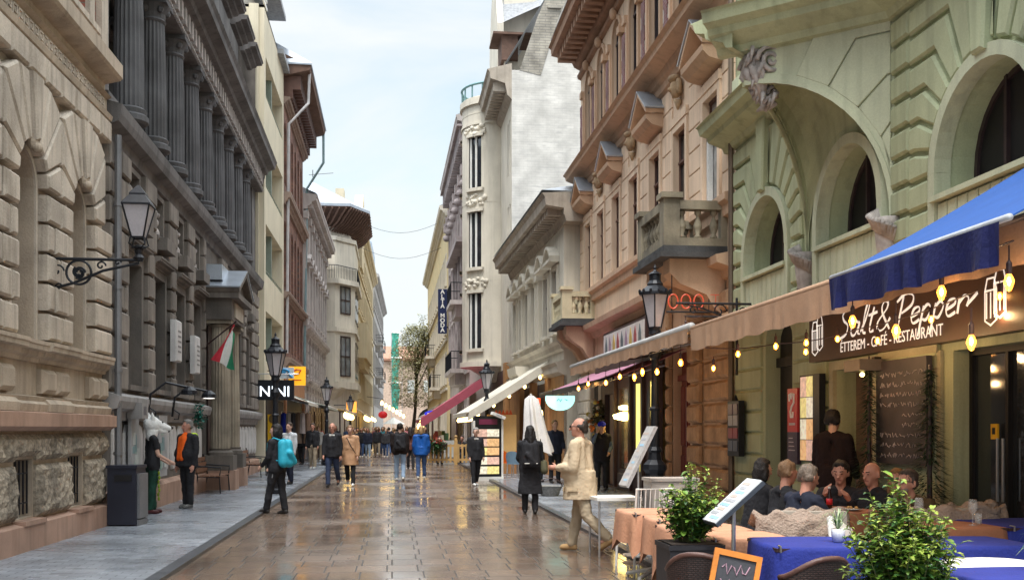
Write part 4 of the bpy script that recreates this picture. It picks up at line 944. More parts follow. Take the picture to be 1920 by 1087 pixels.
for k in range(9):
    m.mi = 2 + k % 4; s = 5.75 + k * .48; m.prism([(s, 3.65), (s + .26, 3.65), (s + .26, 3.9), (s + .13, 4.12), (s, 3.9)], .32, .33)
F.part('picture_fascia', m, [darkwood, mat('fascia_white', (.6, .57, .55), .6), mat('fascia_slate', (.12, .15, .16), .6), mat('fascia_red', (.32, .08, .08), .6), mat('fascia_ochre', (.5, .36, .1), .6), mat('fascia_mauve', (.3, .22, .28), .6)])

# ================================================================== RIGHT 3 - low cream house
F = Fac('low_cream_house', 'low cream two storey house with heavy bracketed cornice and curved window heads', 'building', (5.55, 33.4), -1.2, -1)
S1 = 12.4; cs = [1.5, 3.3, 5.6, 7.6, 9.4, 11.2]
ops = [(c - .42, c + .42, 4.9, 7.0, 0) for c in cs]
m = F.mb(); wall(m, 0, S1, 3.4, 9.0, ops, 0, .14); m.poly([(0, 0, 0), (0, -8, 0), (0, -8, 9), (0, 0, 9)]); m.poly([(S1, 0, 0), (S1, -8, 0), (S1, -8, 9), (S1, 0, 9)]); F.part('wall', m, creampale)
m = F.mb(); m.sweep([(-.5, 8.25), (.06, 8.25), (.1, 8.4), (.14, 8.48), (.14, 8.66), (.72, 8.74), (.75, 9.0), (.85, 9.12), (-.5, 9.2)], -.75, S1 + .3); dentils(m, -.5, S1 + .2, 8.5, 8.72, .12, .6, .2, .42)
F.part('main_cornice', m, mat('tan_grey_cornice', (.40, .345, .285), .85, streak=.4, grime=.15))
for i, c in enumerate(cs): m = F.mb(); mould(m, c - .42, c + .42, 4.9, 7.0, .14, .07); pediment(m, c - .72, c + .72, 7.2, .4, .35, True); F.part('window_surround', m, creampale)
m = F.mb()
for s in (4.45, 5.0, 6.2, 6.7, 8.5): m.box(s - .13, s + .13, 0, .16, 4.8, 7.2); m.box(s - .18, s + .18, 0, .24, 7.05, 7.25)
m.sweep([(0, 4.2), (.1, 4.25), (.14, 4.4), (.28, 4.5), (0, 4.6)], 0, S1); m.sweep([(0, 3.4), (.2, 3.5), (.22, 3.7), (.3, 3.8), (0, 3.9)], 0, S1)
m.sweep([(0, 4.1), (.6, 4.1), (.55, 3.8), (.2, 3.4), (0, 3.3)], 7.2, 9.6)
F.part('facade_trim', m, creampale)
for c in cs: window(F, c - .42, c + .42, 4.9, 7.0, 0, -.08, winframe, glass, 2, 2)
m = F.mb(); m.poly([(-.75, .85, 9.21), (S1, .85, 9.21), (S1 - 1.5, -5, 11), (3, -5, 11)]); m.poly([(-.75, .85, 9.21), (3, -5, 11), (-.75, -5, 9.21)]); F.part('roof', m, zinc)
for a_, b_, d_ in ((0, 2.4, .02), (2.4, 3.0, .12), (6, 6.6, .12), (9.4, S1, .1)): m = F.mb(); m.box(a_, b_, -.1, d_, 0, 3.4); F.part('wood_panel', m, wood)
m = F.mb(); m.box(0, S1, -.6, -.5, 0, 3.4); m.box(3.3, 5.8, -.2, -.15, 0, 2.6); F.part('shop_interior', m, mat('brown_shop_interior', (.12, .065, .035), .6))
m = F.mb(); m.box(.2, 2.3, .04, .12, 2.55, 3.0); F.part('fascia_board', m, mat('dark_yellow_board', (.36, .25, .06), .5))

# ================================================================== RIGHT 4 - tall white house with round bay
F = Fac('tall_white_house', 'tall white house with blank weathered brick gable wall and a rounded bay', 'building', (5.3, 46), 0, -1)
S1 = 11; H = 17.6
m = MB(); pr = [(0, 0), (12, 0), (12, 27), (4.2, 27), (1.15, 20), (.35, H), (0, H)]
m.poly([(x, 0, z) for x, z in pr]); m.build('gable_wall', gablewall, F.root)
m = MB(); m.poly([(.35, -.02, H), (1.15, -.02, 20), (4.2, -.02, 27), (5.1, -.02, 27), (2.1, -.02, 20), (1.3, -.02, H - .2)])
for k in range(5): m.box(1.6 + k * .35, 2.2 + k * .35, -.1, -.02, 20.4 + k * .9, 20.55 + k * .9)
m.build('gable_edge', mat_brick('beige_brick_edge', (.46, .42, .35), (.38, .35, .30), (.3, .28, .25), .5, .12, .02, plane='xz'), F.root)
ww = [(.55, .95, z, z + 2.4, 0) for z in (5.4, 9.4, 13.2)] + [(1.3, 1.7, z, z + 2.4, 0) for z in (5.4, 9.4, 13.2)]
m = F.mb(); wall(m, 0, S1, 0, H, ww, 0, .2); m.poly([(S1, 0, 0), (S1, -8, 0), (S1, -8, 19), (S1, 0, 19)]); F.part('wall', m, creampale)
for w in ww: window(F, *w, -.15, winframe, glass, 1, 2)
m = F.mb(); m.sweep([(0, 16.3), (.2, 16.5), (.3, 17.0), (.95, 17.2), (1.0, 17.5), (1.1, 17.6), (0, 17.9)], 0, 5.0); dentils(m, 0, 5, 16.7, 17.1, .2, .8, .22, .45); F.part('eaves_cornice', m, mat('tan_grey_cornice', (.40, .345, .285)))
BC = (6.4, 0); BR = 1.78; m = F.mb(); hole = [(9.6, 12.3), (13.5, 16.0), (5.6, 8.3)]
zs = sorted({4.9, 18.0} | {z for h in hole for z in h}); n = 28
for z0, z1 in zip(zs, zs[1:]):
    zm = (z0 + z1) / 2; inh = any(a < zm < b for a, b in hole)
    for k in range(n):
        a0, a1 = pi * k / n, pi * (k + 1) / n; am = math.degrees((a0 + a1) / 2)
        if inh and (122 < am < 148 or 58 < am < 84): continue
        m.poly([(BC[0] - BR * cos(pi - a0), BR * sin(a0), z0), (BC[0] - BR * cos(pi - a1), BR * sin(a1), z0), (BC[0] - BR * cos(pi - a1), BR * sin(a1), z1), (BC[0] - BR * cos(pi - a0), BR * sin(a0), z1)])
def bayring(z, h, e):
    pr = [(BC[0] + (BR + e) * cos(pi * k / 24), (BR + e) * sin(pi * k / 24)) for k in range(25)]
    for p, q in zip(pr, pr[1:]): m.poly([(*p, z), (*q, z), (*q, z + h), (*p, z + h)])
    m.poly([(*p, z) for p in pr]); m.poly([(*p, z + h) for p in pr])
for z, h, e in ((4.7, .25, .12), (17.6, .3, .12), (16.6, .1, .06)): bayring(z, h, e)
for a_, b_ in hole:
    for t0_, t1_ in ((118, 152), (54, 88)):
        for z_, h_, e_ in ((a_ - .18, .16, .14), (b_ + .02, .14, .1)):
            pr_ = [radians(t0_ + (t1_ - t0_) * k / 8) for k in range(9)]
            for p_, q_ in zip(pr_, pr_[1:]):
                A_, B_ = [(BC[0] + (BR + e) * cos(x), (BR + e) * sin(x)) for x in (p_, q_) for e in (e_,)], [(BC[0] + BR * cos(x), BR * sin(x)) for x in (p_, q_)]
                m.poly([(*A_[0], z_), (*A_[1], z_), (*A_[1], z_ + h_), (*A_[0], z_ + h_)]); m.poly([(*A_[0], z_), (*A_[1], z_), (*B_[1], z_), (*B_[0], z_)]); m.poly([(*A_[0], z_ + h_), (*A_[1], z_ + h_), (*B_[1], z_ + h_), (*B_[0], z_ + h_)])
z = 5.6
while z < 17.4:
    if not any(a - .5 < z < b + .4 for a, b in hole): bayring(z, .03, .012)
    z += .55
m.lathe([(.4, 4.0), (1.0, 4.4), (1.7, 4.8)], (BC[0], 0, 0), 20); F.part('round_bay', m, creampale)
m = F.mb()
for k in range(9): a = pi * (k + .5) / 9; m.tube([(BC[0] + BR * cos(a), BR * sin(a), 18), (BC[0] + BR * cos(a), BR * sin(a), 18.6)], .04)
m.tube([(BC[0] + (BR + .02) * cos(pi * k / 20), (BR + .02) * sin(pi * k / 20), 18.6) for k in range(21)], .06); F.part('bay_top_rail', m, mat('verdigris_rail', (.16, .3, .32), .5))
for a_, b_ in hole:
    for c0, c1 in ((122, 148), (58, 84)):
        m = F.mb(); q = [radians(x) for x in (c0, (c0 + c1) / 2, c1)]; P = [(BC[0] + (BR - .12) * cos(x), (BR - .12) * sin(x)) for x in q]
        for i in range(3): m.box(P[i][0] - .05, P[i][0] + .05, P[i][1] - .05, P[i][1] + .05, a_, b_)
        w = F.part('window', m, winwhite); m = F.mb(); P = [(BC[0] + (BR - .16) * cos(x), (BR - .16) * sin(x)) for x in q]
        for p, r in zip(P, P[1:]): m.poly([(*p, a_), (*r, a_), (*r, b_), (*p, b_)])
        m.build('pane', glass, w)
m = F.mb()
for z in (8.8, 12.9, 16.3):
    for k in range(26): a = radians(RD.uniform(112, 158)); m.ball((BC[0] + BR * cos(a), BR * sin(a), z + RD.uniform(-.25, .25)), RD.uniform(.06, .14), seg=7, nr=5)
F.part('stucco_ornament', m, creampale, smooth=True)
m = F.mb(); m.box(1.2, 5, -4, .2, 17.8, 18.6); m.box(4.2, 4.5, -2.5, -.1, 18, 23.2); m.prism([(3.4, 17.9), (7.4, 17.9), (7.4, 21), (6.6, 22.6), (5.9, 23.6), (5.4, 24.6), (4.9, 23.6), (4.2, 22.6), (3.4, 21)], .0, .3, True); m.box(5.1, 5.7, -.2, .5, 24.3, 24.9); F.part('roof_gable', m, creampale)
m = F.mb(); m.poly([(0, .3, 17.9), (11, .3, 17.9), (11, -4, 25), (0, -4, 25)]); m.poly([(7.4, .1, 18), (7.4, -4, 23), (5.4, -4, 24.5), (5.4, .1, 24)]); m.poly([(3.4, .1, 21), (3.4, -4, 23), (5.4, -4, 24.5), (5.4, .1, 24)]); F.part('roof', m, slate)
m = F.mb(); m.box(1.0, 2.6, -.4, .35, 18.4, 19.6); m.prism([(.8, 19.5), (2.8, 19.5), (2.8, 19.6), (.8, 19.6)], -1.5, .75, True); F.part('dormer', m, brownwood)
m = F.mb(); m.box(0, S1, .0, .08, 0, 4.4); m.box(2.2, 4.5, .08, .14, 3.0, 4.2); F.part('shopfront', m, darkwood)
m = F.mb(); m.box(.1, .9, .08, .3, 0, 4.6); F.part('wood_pier', m, wood)

# ================================================================== RIGHT 5, 6
F5 = plainhouse('balcony_house', 'pale ornate house with iron balconies and dark bracketed eaves beyond the round bay', (4.25, 57.2), -.3, -1, 17.5, 18.7, lilac, [(1, 2.6), (5.3, 2.4), (9.2, 2.4), (13, 2.2)], [1.5 + 2.4 * k for k in range(7)], 1.0, balc=[(2.6, 6.5, 9.05), (2.6, 8.5, 5.1)], trim=lilac, eave=.75)
m = F5.mb(); dentils(m, 0, 17.5, 17.4, 18.3, .1, .55, .28, .62); m.box(0, 17.5, .1, .72, 18.3, 18.4)
for k in range(8): s = .3 + 2.4 * k; m.box(s - .15, s + .15, 0, .15, 5, 17.4); m.box(s - .25, s + .25, 0, .5, 15.6, 16.2); m.ball((s, .3, 15.2), .25)
m.box(2, 12, 0, .6, 12.3, 12.6); F5.part('eaves_brackets', m, mat('mauve_grey_ornament', (.36, .31, .31), .85, grime=.3))
F6 = plainhouse('far_yellow_house', 'narrow strip of yellow house past the balcony house carrying the dark blue vertical sign', (4.0, 75.5), -.1, -1, 40, 17.6, mat('light_yellow_render', (.68, .56, .33), .85, .1, .7, .08, 50, streak=.25), [(1, 2.6), (5, 2.2), (8.6, 2.2), (12.2, 2.2)], [1.6 + 2.6 * k for k in range(14)], 1.1, trim=creampale, balc=[(9, 13, 5), (20, 24, 8.3)])

# ================================================================== far end of the street
r = thing('end_building', 'pinkish orange building with an arched gateway closing the far end of the street', 'building', (2, 215, 0))
b = MB(1); wall(b, -14, 22, 0, 15.5, [(3.2, 9, 0, 6, 1)] + [(-12 + 3.3 * k, -10.6 + 3.3 * k, 9, 11.6, 0) for k in range(10)], 0, .4); o = b.build('wall', mat('salmon_render', (.56, .42, .33), .85, streak=.3), r); o.rotation_euler = (0, 0, -pi / 2)
b = MB(1); b.box(3.2, 9, -.5, -.4, 0, 6); o = b.build('gateway', dark, r); o.rotation_euler = (0, 0, -pi / 2)
b = MB(1); b.sweep([(.0, 15.4), (.8, 15.6), (.8, 16), (-6, 19), (-6, 15.4)], -14, 22); o = b.build('roof', mat('terracotta_tile', (.36, .19, .13), .8), r); o.rotation_euler = (0, 0, -pi / 2)
r = thing('scaffold_netting', 'green scaffold netting hung on a narrow facade at the far left end of the street', 'netting', (-.1, 168, 0))
b = MB(); nn = 12
for i in range(nn):
    for j in range(4):
        f = lambda i, j: (j * .3 + .12 * sin(i * 1.3 + j), -.2 + .12 * sin(i * 2.1 + j * 1.7), 4.5 + i * 1.05)
        b.poly([f(i, j), f(i, j + 1), f(i + 1, j + 1), f(i + 1, j)])
b.build('net', mat('green_netting', (.07, .36, .27), .8, .3, 2), r)
b = MB()
for x in (0, 1.7): b.tube([(x, -.3, 0), (x, -.3, 17.2)], .05)
for z in (4.5, 9, 13, 17): b.tube([(0, -.3, z), (1.7, -.3, z)], .04)
b.build('scaffold_pole', steel, r)
# ================================================================== people
JOBS = []
def skinned(name, caps, m, parent=None, vox=.014, it=5, extra=None):
    """grow one continuous surface round a list of tapered limbs"""
    b = MB()
    for c in caps:
        if c[0] == 'E':
            _, cx, cy, rx0, ry0, z0, rx1, ry1, z1 = c; n0 = len(b.v); b.lathe([(.2, z0 + .02), (1, z0), (1, z0 + (z1 - z0) * .5), (1, z1), (.2, z1 - .0)], (0, 0, 0), 24)
            for i in range(n0, len(b.v)): x, y, z = b.v[i]; t = (z - z0) / (z1 - z0 or 1); t = min(max(t, 0), 1); b.v[i] = (cx + x * (rx0 + (rx1 - rx0) * t), cy + y * (ry0 + (ry1 - ry0) * t), z)
        elif len(c) == 3: b.ball(c[0], c[1], c[2], 12, 8)
        else: b.cap(c[0], c[1], c[2], c[3], 10, 3)
    o = b.build(name, m, parent, True)
    r = o.modifiers.new('r', 'REMESH'); r.mode = 'VOXEL'; r.voxel_size = vox; r.use_smooth_shade = True
    s = o.modifiers.new('s', 'SMOOTH'); s.factor = .5; s.iterations = it
    JOBS.append(o); return o
def bake():
    dg = bpy.context.evaluated_depsgraph_get(); new = []
    for o in JOBS: new.append(bpy.data.meshes.new_from_object(o.evaluated_get(dg)))
    for o, me in zip(JOBS, new):
        if o.name.split('.')[0] in ('jacket', 'trousers', 'collar', 'sleeve', 'pullover'):   # creases of the cloth
            nn = [v.normal.copy() for v in me.vertices]; sd = (sum(map(ord, o.parent.name)) % 97) * 1.7; tr = o.name.startswith('trousers')
            for v, n_ in zip(me.vertices, nn):
                p = v.co; q = Vector((p.x * 9 + sd, p.y * 9, p.z * (5 if not tr else 8))); q2 = Vector((p.x * 16 - p.z * 9, p.y * 16 + sd, p.z * 22 + p.x * 12))
                v.co = p + n_ * (noise.noise(q) * .014 + abs(noise.noise(q2)) * -.010 + .003)
        o.modifiers.clear(); o.data = me; me.polygons.foreach_set('use_smooth', [True] * len(me.polygons))
    for o in [o for o in bpy.data.objects if o.name.split('.')[0] == 'hair']:      # strands: uneven outline
        sd = (sum(map(ord, o.parent.name)) % 97) * 1.3
        for v in o.data.vertices: p = v.co; v.co = p + v.normal * (noise.noise(Vector((p.x * 55 + sd, p.y * 55, p.z * 22))) * .009 + noise.noise(Vector((p.x * 18, p.y * 18 + sd, p.z * 9))) * .012)
    JOBS.clear()
skins = [mat('skin_fair', (.56, .34, .26), .55, .08, 12, .08, 60, fine=.3), mat('skin_ruddy', (.52, .26, .19), .55, .1, 12, .08, 60, fine=.3), mat('skin_tan', (.42, .25, .17), .55, .1, 12, .08, 60, fine=.3)]
def cloth(name, col, rough=.85, bump=.35, bs=14, var=.14): return mat(name, col, rough, var, 5, bump, bs, spec=.25, fine=.35)
eye_m = mat('dark_eye', (.03, .022, .018), .2, 0, 1, 0, 1, fine=0)
lip_m = mat('lip', (.38, .15, .13), .5, .05, 10, 0, 1, fine=0)

def person(label, xy, face, h, coat, trousers, shoes=None, skin=0, hair=('short', (.03, .02, .015)), legs=((8, 10), (-8, 12)), arms=((4, 8, 14), (4, 8, 14)), lean=0, hd=(0, 0),
           hem=.86, bulk=1.0, z0=None, flare=0, seat=None, vox=.014, group=None, hands=True, extras=(), lower=True, collar=None, fat=0, skirt=None, sleeves=True, fist=(0, 0)):
    """face: heading in degrees, 0 = looking away from the camera along the street, 90 = towards the left side"""
    k = h / 1.75; V = Vector
    Rl = Matrix.Rotation(-radians(lean), 3, 'X')
    hipz = .93 if seat is None else seat
    J = {}
    for sd, (hp, kb) in zip((-1, 1), legs):
        p = radians(hp); q = radians(hp - kb); hip = V((sd * .095, 0, hipz - .02)); kn = hip + V((sd * .01, sin(p), -cos(p))) * .43; an = kn + V((0, sin(q), -cos(q))) * .41
        J[sd] = (hip, kn, an, q)
    drop = min(J[-1][2].z, J[1][2].z) - .075 if seat is None else 0
    pel = V((0, 0, hipz - drop))
    for sd in (-1, 1): a, b, c, q = J[sd]; d = V((0, 0, -drop)); J[sd] = (a + d, b + d, c + d, q)
    def up(v): return pel + Rl @ V((v[0], v[1], v[2] - .93))
    nb = up((0, -.01, 1.46)); A = {}
    for sd, (pt, ot, bd) in zip((-1, 1), arms):
        p = radians(pt); o = radians(ot); sh = up((sd * .185 * (1 + fat * .2), -.01, 1.40))
        el = sh + Rl @ V((sd * sin(o), sin(p) * cos(o), -cos(p) * cos(o))) * .29
        p2 = radians(pt + bd); o2 = o * .3 - radians(bd) * .22
        wr = el + Rl @ V((sd * sin(o2), sin(p2) * cos(o2), -cos(p2) * cos(o2))) * .25
        hdv = (wr - el).normalized(); A[sd] = (sh, el, wr, hdv)
    Rh = Rl @ Matrix.Rotation(radians(hd[0]), 3, 'Z') @ Matrix.Rotation(-radians(hd[1]), 3, 'X')
    hc = nb + Rl @ V((0, .02, .175))
    def H(x, y, z): return hc + Rh @ V((x, y, z))
    # continuous body
    caps = [(H(0, -.012, .03), .094, (.88, 1.06, 1.05)), (H(0, .03, -.03), .068, H(0, .05, -.085), .04), (H(0, .0, -.02), .078, H(0, .01, -.07), .055),
            (nb - V((0, 0, .04)), .062, H(0, -.02, -.05), .055), (H(0, .1, .0), .013, H(0, .118, -.032), .017), (H(-.03, .085, .02), .02, H(.03, .085, .02), .02),
            (H(-.083, -.01, .015), .018, H(-.085, -.015, -.03), .013), (H(.083, -.01, .015), .018, H(.085, -.015, -.03), .013), (H(-.025, .062, -.06), .022, H(.025, .062, -.06), .022)]
    for sd in (-1, 1):
        caps += [(up((sd * .11, 0, 1.37)), .075, up((sd * .07, 0, 1.05)), .09), (up((sd * .07, 0, 1.05)), .09, pel + V((sd * .08, 0, -.03)), .1)]
        sh, el, wr, hv = A[sd]; caps += [(sh, .052, el, .04), (el, .04, wr, .027)]
        a, b, c, q = J[sd]; caps += [(a, .085, b, .052), (b, .05, c, .036), (c, .036, c + V((0, .1, -.045)), .03)]
        if hands:
            sdv = hv.cross(V((0, 0, 1))); sdv = sdv.normalized() if sdv.length > .1 else V((0, 1, 0)); pm = hv.cross(sdv).normalized()
            if sd < 0: pm = -pm if False else pm
            inw = V((-sd, 0, 0)); caps.append((wr, .028, wr + hv * .085, .033)); lat = hv.cross(inw); lat = lat.normalized() if lat.length > .1 else V((0, 1, 0))
            cu = .02 + .05 * fist[0 if sd < 0 else 1]
            for i, (o, ln) in enumerate(((-.028, .062), (-.009, .072), (.01, .068), (.028, .052))):
                k0 = wr + hv * .09 + lat * o; k1 = k0 + hv * ln * .55 + inw * cu * .4; k2 = k1 + hv * ln * (.5 - fist[0 if sd < 0 else 1] * .6) + inw * cu
                caps += [(k0, .0095, k1, .009), (k1, .009, k2, .0075)]
            t0 = wr + hv * .03 + lat * -.028; t1 = t0 + hv * .035 - lat * .03 + inw * .012; caps += [(t0, .013, t1, .011), (t1, .011, t1 + hv * .035 + inw * .012, .009)]
    body = skinned('person', caps, skins[skin], None, vox, 3)
    tag(body, label, 'person', group)
    body.location = (xy[0], xy[1], (xy[2] if len(xy) > 2 else KZ if xy[0] < -2.46 or xy[0] > 3.06 else 0)); body.rotation_euler = (0, 0, radians(face)); body.scale = (k, k, k)
    P = body
    for sd in (-1, 1): b = MB(); b.ball(H(sd * .033, .093, .012), .0105, (1.2, .6, .8), 8, 6); b.build('eye', eye_m, P, True)
    b = MB(); hc_ = mat('brow_%d' % int(hair[1][0] * 100), tuple(x * .8 + .02 for x in hair[1]), .8)
    for sd in (-1, 1): b.cap(H(sd * .018, .1, .034), .006, H(sd * .048, .088, .036), .005, 6, 2)
    b.build('eyebrow', hc_, P, True)
    b = MB(); b.cap(H(-.022, .083, -.062), .007, H(.022, .083, -.062), .007, 8, 2); b.build('mouth', lip_m, P, True)
    # hair
    hs, hcol = hair; hm = mat('hair_%d_%d_%d' % tuple(int(c * 100) for c in hcol), hcol, .6, .3, 20, .5, 60, fine=.8)
    hcaps = []
    if hs in ('short', 'long', 'bob', 'cap', 'bun'): hcaps = [(H(0, -.03, .05), .1, (.93, 1.02, 1.0)), (H(0, .012, .1), .058, (1.15, 1, .6)), (H(-.05, -.045, 0), .055, H(.05, -.045, 0), .055)]
    if hs == 'rim': hcaps = [(H(-.075, -.01, .02), .028, H(-.055, -.075, .0), .036), (H(.075, -.01, .02), .028, H(.055, -.075, .0), .036), (H(-.05, -.08, .02), .04, H(.05, -.08, .02), .04), (H(-.04, -.085, -.03), .035, H(.04, -.085, -.03), .035), (H(0, -.075, .07), .05, (1.2, .8, .7))]
    if hs == 'long': hcaps += [(H(-.06, -.06, .0), .05, H(-.08, -.07, -.2), .045), (H(.06, -.06, .0), .05, H(.08, -.07, -.2), .045), (H(0, -.09, 0), .06, H(0, -.11, -.22), .06)]
    if hs == 'bob': hcaps += [(H(-.07, -.02, .0), .045, H(-.075, -.02, -.1), .04), (H(.07, -.02, .0), .045, H(.075, -.02, -.1), .04), (H(0, -.08, 0), .065, H(0, -.08, -.1), .06)]
    if hs == 'bun': hcaps += [(H(0, -.13, .03), .045, (1, 1, 1))]
    if hcaps: skinned('hair', hcaps, hm, P, max(vox, .012), 2)
    if hcaps and vox <= .014 and hs != 'cap':
        b = MB(); rr = random.Random(sum(map(ord, label)))
        for c in hcaps:
            if len(c) == 3: cs_, rs_, zs_ = Vector(c[0]), c[1], c[2]
            else: cs_, rs_, zs_ = (Vector(c[0]) + Vector(c[2])) / 2, c[1], (1, 1, 1)
            for _ in range(150):
                d = Vector((rr.gauss(0, 1), rr.gauss(0, 1), rr.gauss(0, 1))).normalized(); p = cs_ + Vector((d.x * zs_[0], d.y * zs_[1], d.z * zs_[2])) * rs_ * 1.04
                if (p - H(0, .06, -.02)).length < .085: continue
                t_ = Vector((rr.gauss(0, .35), rr.gauss(0, .35) - .25, -1)); t_ = (t_ - d * t_.dot(d) * .85).normalized(); s_ = t_.cross(d).normalized() * .003; l_ = rr.uniform(.02, .045); b.poly([p - s_, p + s_, p + t_ * l_ + d * .004])
        b.build('hair_strands', hm, P, recalc=False)
    # clothes
    f = .012 + .02 * (bulk - 1) * 2
    cc = []
    for sd in (-1, 1):
        sh, el, wr, hv = A[sd]
        cc += [(up((sd * .12, -.005, 1.385)), .088 * bulk, up((sd * .085, .005 + fat * .05, 1.08)), (.115 + fat * .05) * bulk), (up((sd * .085, .005 + fat * .05, 1.08)), (.115 + fat * .05) * bulk, pel + V((sd * .095, 0, -.03)), .122 * bulk),
               (up((sd * .06, .04, 1.3)), .085 * bulk, up((sd * .06, .05 + fat * .07, 1.1)), .09 * bulk), (up((sd * .05, -.01, 1.43)), .07 * bulk, sh + V((-sd * .01, 0, -.005)), .066 * bulk)]
        if sleeves: cc += [(sh, .07 * bulk, el, .058 * bulk), (el, .058 * bulk, wr - hv * .02, .043 * bulk)]
        else: cc += [(sh, .068, sh.lerp(el, .55), .06)]
    if seat is None and hem < .92:
        ym = (J[-1][1].y + J[1][1].y) * .25; st_ = abs(J[-1][1].y - J[1][1].y) * (.22 if hem < .65 else .07); fx = fat * .035
        cc += [('E', 0, ym * .5 + fat * .02, (.185 + flare + fx) * bulk, (.135 + flare + st_ + fx) * bulk, pel.z - (.93 - hem), (.165 + fx) * bulk, (.125 + fx) * bulk, pel.z + .14)]
    if coat: skinned('jacket', cc, coat, P, vox, 4)
    if lower and trousers:
        tc_ = [(pel + V((-.07, 0, -.03)), .12, pel + V((.07, 0, -.03)), .12)]
        for sd in (-1, 1): a, b_, c, q = J[sd]; tc_ += [(a, .108, b_, .075), (b_, .073, c + V((0, 0, .035)), .066)]
        skinned('trousers', tc_, trousers, P, vox, 4)
        for sd in (-1, 1):
            a, b_, c, q = J[sd]; fq = min(0, q) * .8 if seat is None else 0; d = V((0, cos(fq), sin(fq))); u_ = V((0, -sin(fq), cos(fq)))
            sm = shoes or mat('black_shoe_leather', (.02, .018, .018), .4)
            skinned('shoe', [(c + V((0, -.025, -.02)), .045, c + d * .13 - u_ * .035, .042), (c - d * .035 - u_ * .035, .038, c + d * .15 - u_ * .042, .032), (c + V((0, 0, .03)), .045, c - u_ * .02, .05)], sm, P, .012, 2)
    if collar: skinned('collar', [(nb + V((-.07, .03, -.03)), .045, nb + V((.07, .03, -.03)), .045), (nb + V((-.08, -.05, -.02)), .05, nb + V((.08, -.05, -.02)), .05), (nb + V((-.085, -.03, -.03)), .045, nb + V((-.06, .05, -.04)), .04), (nb + V((.085, -.03, -.03)), .045, nb + V((.06, .05, -.04)), .04)], collar, P, vox, 3)
    return P, dict(up=up, H=H, A=A, J=J, pel=pel, nb=nb, k=k)
def wpos(P, v):
    """point of a figure in world space"""
    return P.matrix_basis @ Vector(v)

black = cloth('black_cloth', (.021, .021, .025), bump=.6, bs=10, var=.3); navy = cloth('navy_cloth', (.018, .022, .04)); charcoal = cloth('charcoal_cloth', (.04, .04, .045))
jeans = cloth('blue_denim', (.05, .09, .20)); palejeans = cloth('pale_blue_denim', (.26, .36, .50)); linen = cloth('cream_linen', (.54, .43, .30), bump=.5, bs=9); beige = cloth('beige_chino', (.36, .29, .21))
whiteshoe = mat('white_trainer', (.7, .7, .69), .6); tanshoe = mat('tan_suede', (.42, .26, .12), .8)
# man in the linen suit, striding to the left
P, K = person('balding man in a cream linen suit and tan shoes striding past the cafe tables', (2.52, 13.75), 60, 1.79, linen, cloth('cream_linen_trousers', (.44, .355, .25), bump=.5, bs=9), tanshoe, 1, ('rim', (.03, .02, .016)), ((-16, 26), (12, 2)), ((4, 10, 88), (4, 12, 30)), 2, (8, -6), .70, 1.22, flare=.0, fat=.9, vox=.011)
u = K['up']; b = MB()
for sd in (-1, 1): b.cbox((sd * .262, .03, .83), (.012, .15, .05), Matrix.Rotation(sd * -.06, 3, 'Y')); b.cbox((sd * .2, .16, .83), (.09, .012, .05))
b.build('pocket_flap', cloth('linen_collar', (.50, .39, .26)), P); b = MB(); b.cbox((0, -.216, .84), (.008, .01, .28)); b.build('back_vent', cloth('linen_shadow_seam', (.30, .23, .15)), P)
H = K['H']; b = MB()
for sd in (-1, 1): b.tube([H(sd * .04, .112, .012), H(sd * .085, .085, .015), H(sd * .09, .0, .015)], .004, 5); b.ball(H(sd * .036, .108, .008), .024, (1, .25, .8), 10, 6)
b.build('dark_glasses', mat('dark_lens', (.02, .02, .02), .15), P)
# man in dark jacket with turquoise rucksack
P, K = person('person in black jacket and dark trousers standing at the kerb wearing a turquoise rucksack', (-2.2, 20.45), 62, 1.72, black, black, None, 0, ('bob', (.015, .012, .012)), ((14, 4), (-6, 4)), ((10, 6, 40), (10, 6, 40)), 2, (12, -4), .84, 1.08)
def pack(P, K, label, m, strap, big=1.0, group=None):
    t = tag(empty('rucksack', P.location, P.rotation_euler.z), label, 'rucksack', group); t.scale = P.scale
    u = K['up']; skinned('bag', [(u((-.09, -.2, 1.38)), .085 * big, u((-.1, -.22, 1.02)), .1 * big), (u((.09, -.2, 1.38)), .085 * big, u((.1, -.22, 1.02)), .1 * big), (u((0, -.24, 1.36)), .08 * big, u((0, -.27, 1.02)), .1 * big), (u((-.07, -.33 * big ** .5, 1.2)), .06 * big, u((.07, -.33 * big ** .5, 1.02)), .06 * big)], m, t, .014, 4)
    for sd in (-1, 1):
        b = MB(); b.tube([u((sd * .1, -.16, 1.45)), u((sd * .12, -.02, 1.50)), u((sd * .13, .11, 1.40)), u((sd * .15, .12, 1.22)), u((sd * .17, -.02, 1.08)), u((sd * .13, -.16, 1.04))], .016, 6); b.build('strap', strap, t, True)
    b = MB(); b.box(-.07, .07, -.345, -.33, 1.12, 1.135)
    return t
turq = cloth('turquoise_nylon', (.03, .36, .50), .55, .3, 12); pack(P, K, 'large turquoise rucksack on the back of the person at the kerb', turq, turq, 1.1)
# fringed scarf hanging at the hip of that person
b = MB()
for q in range(12): a = -.1 + q * .3; b.tube([(.16 * cos(a), .16 * sin(a), .86), (.19 * cos(a), .19 * sin(a), .72)], .008, 4)
b.build('shirt_fringe', cloth('grey_knit', (.25, .25, .27)), P)
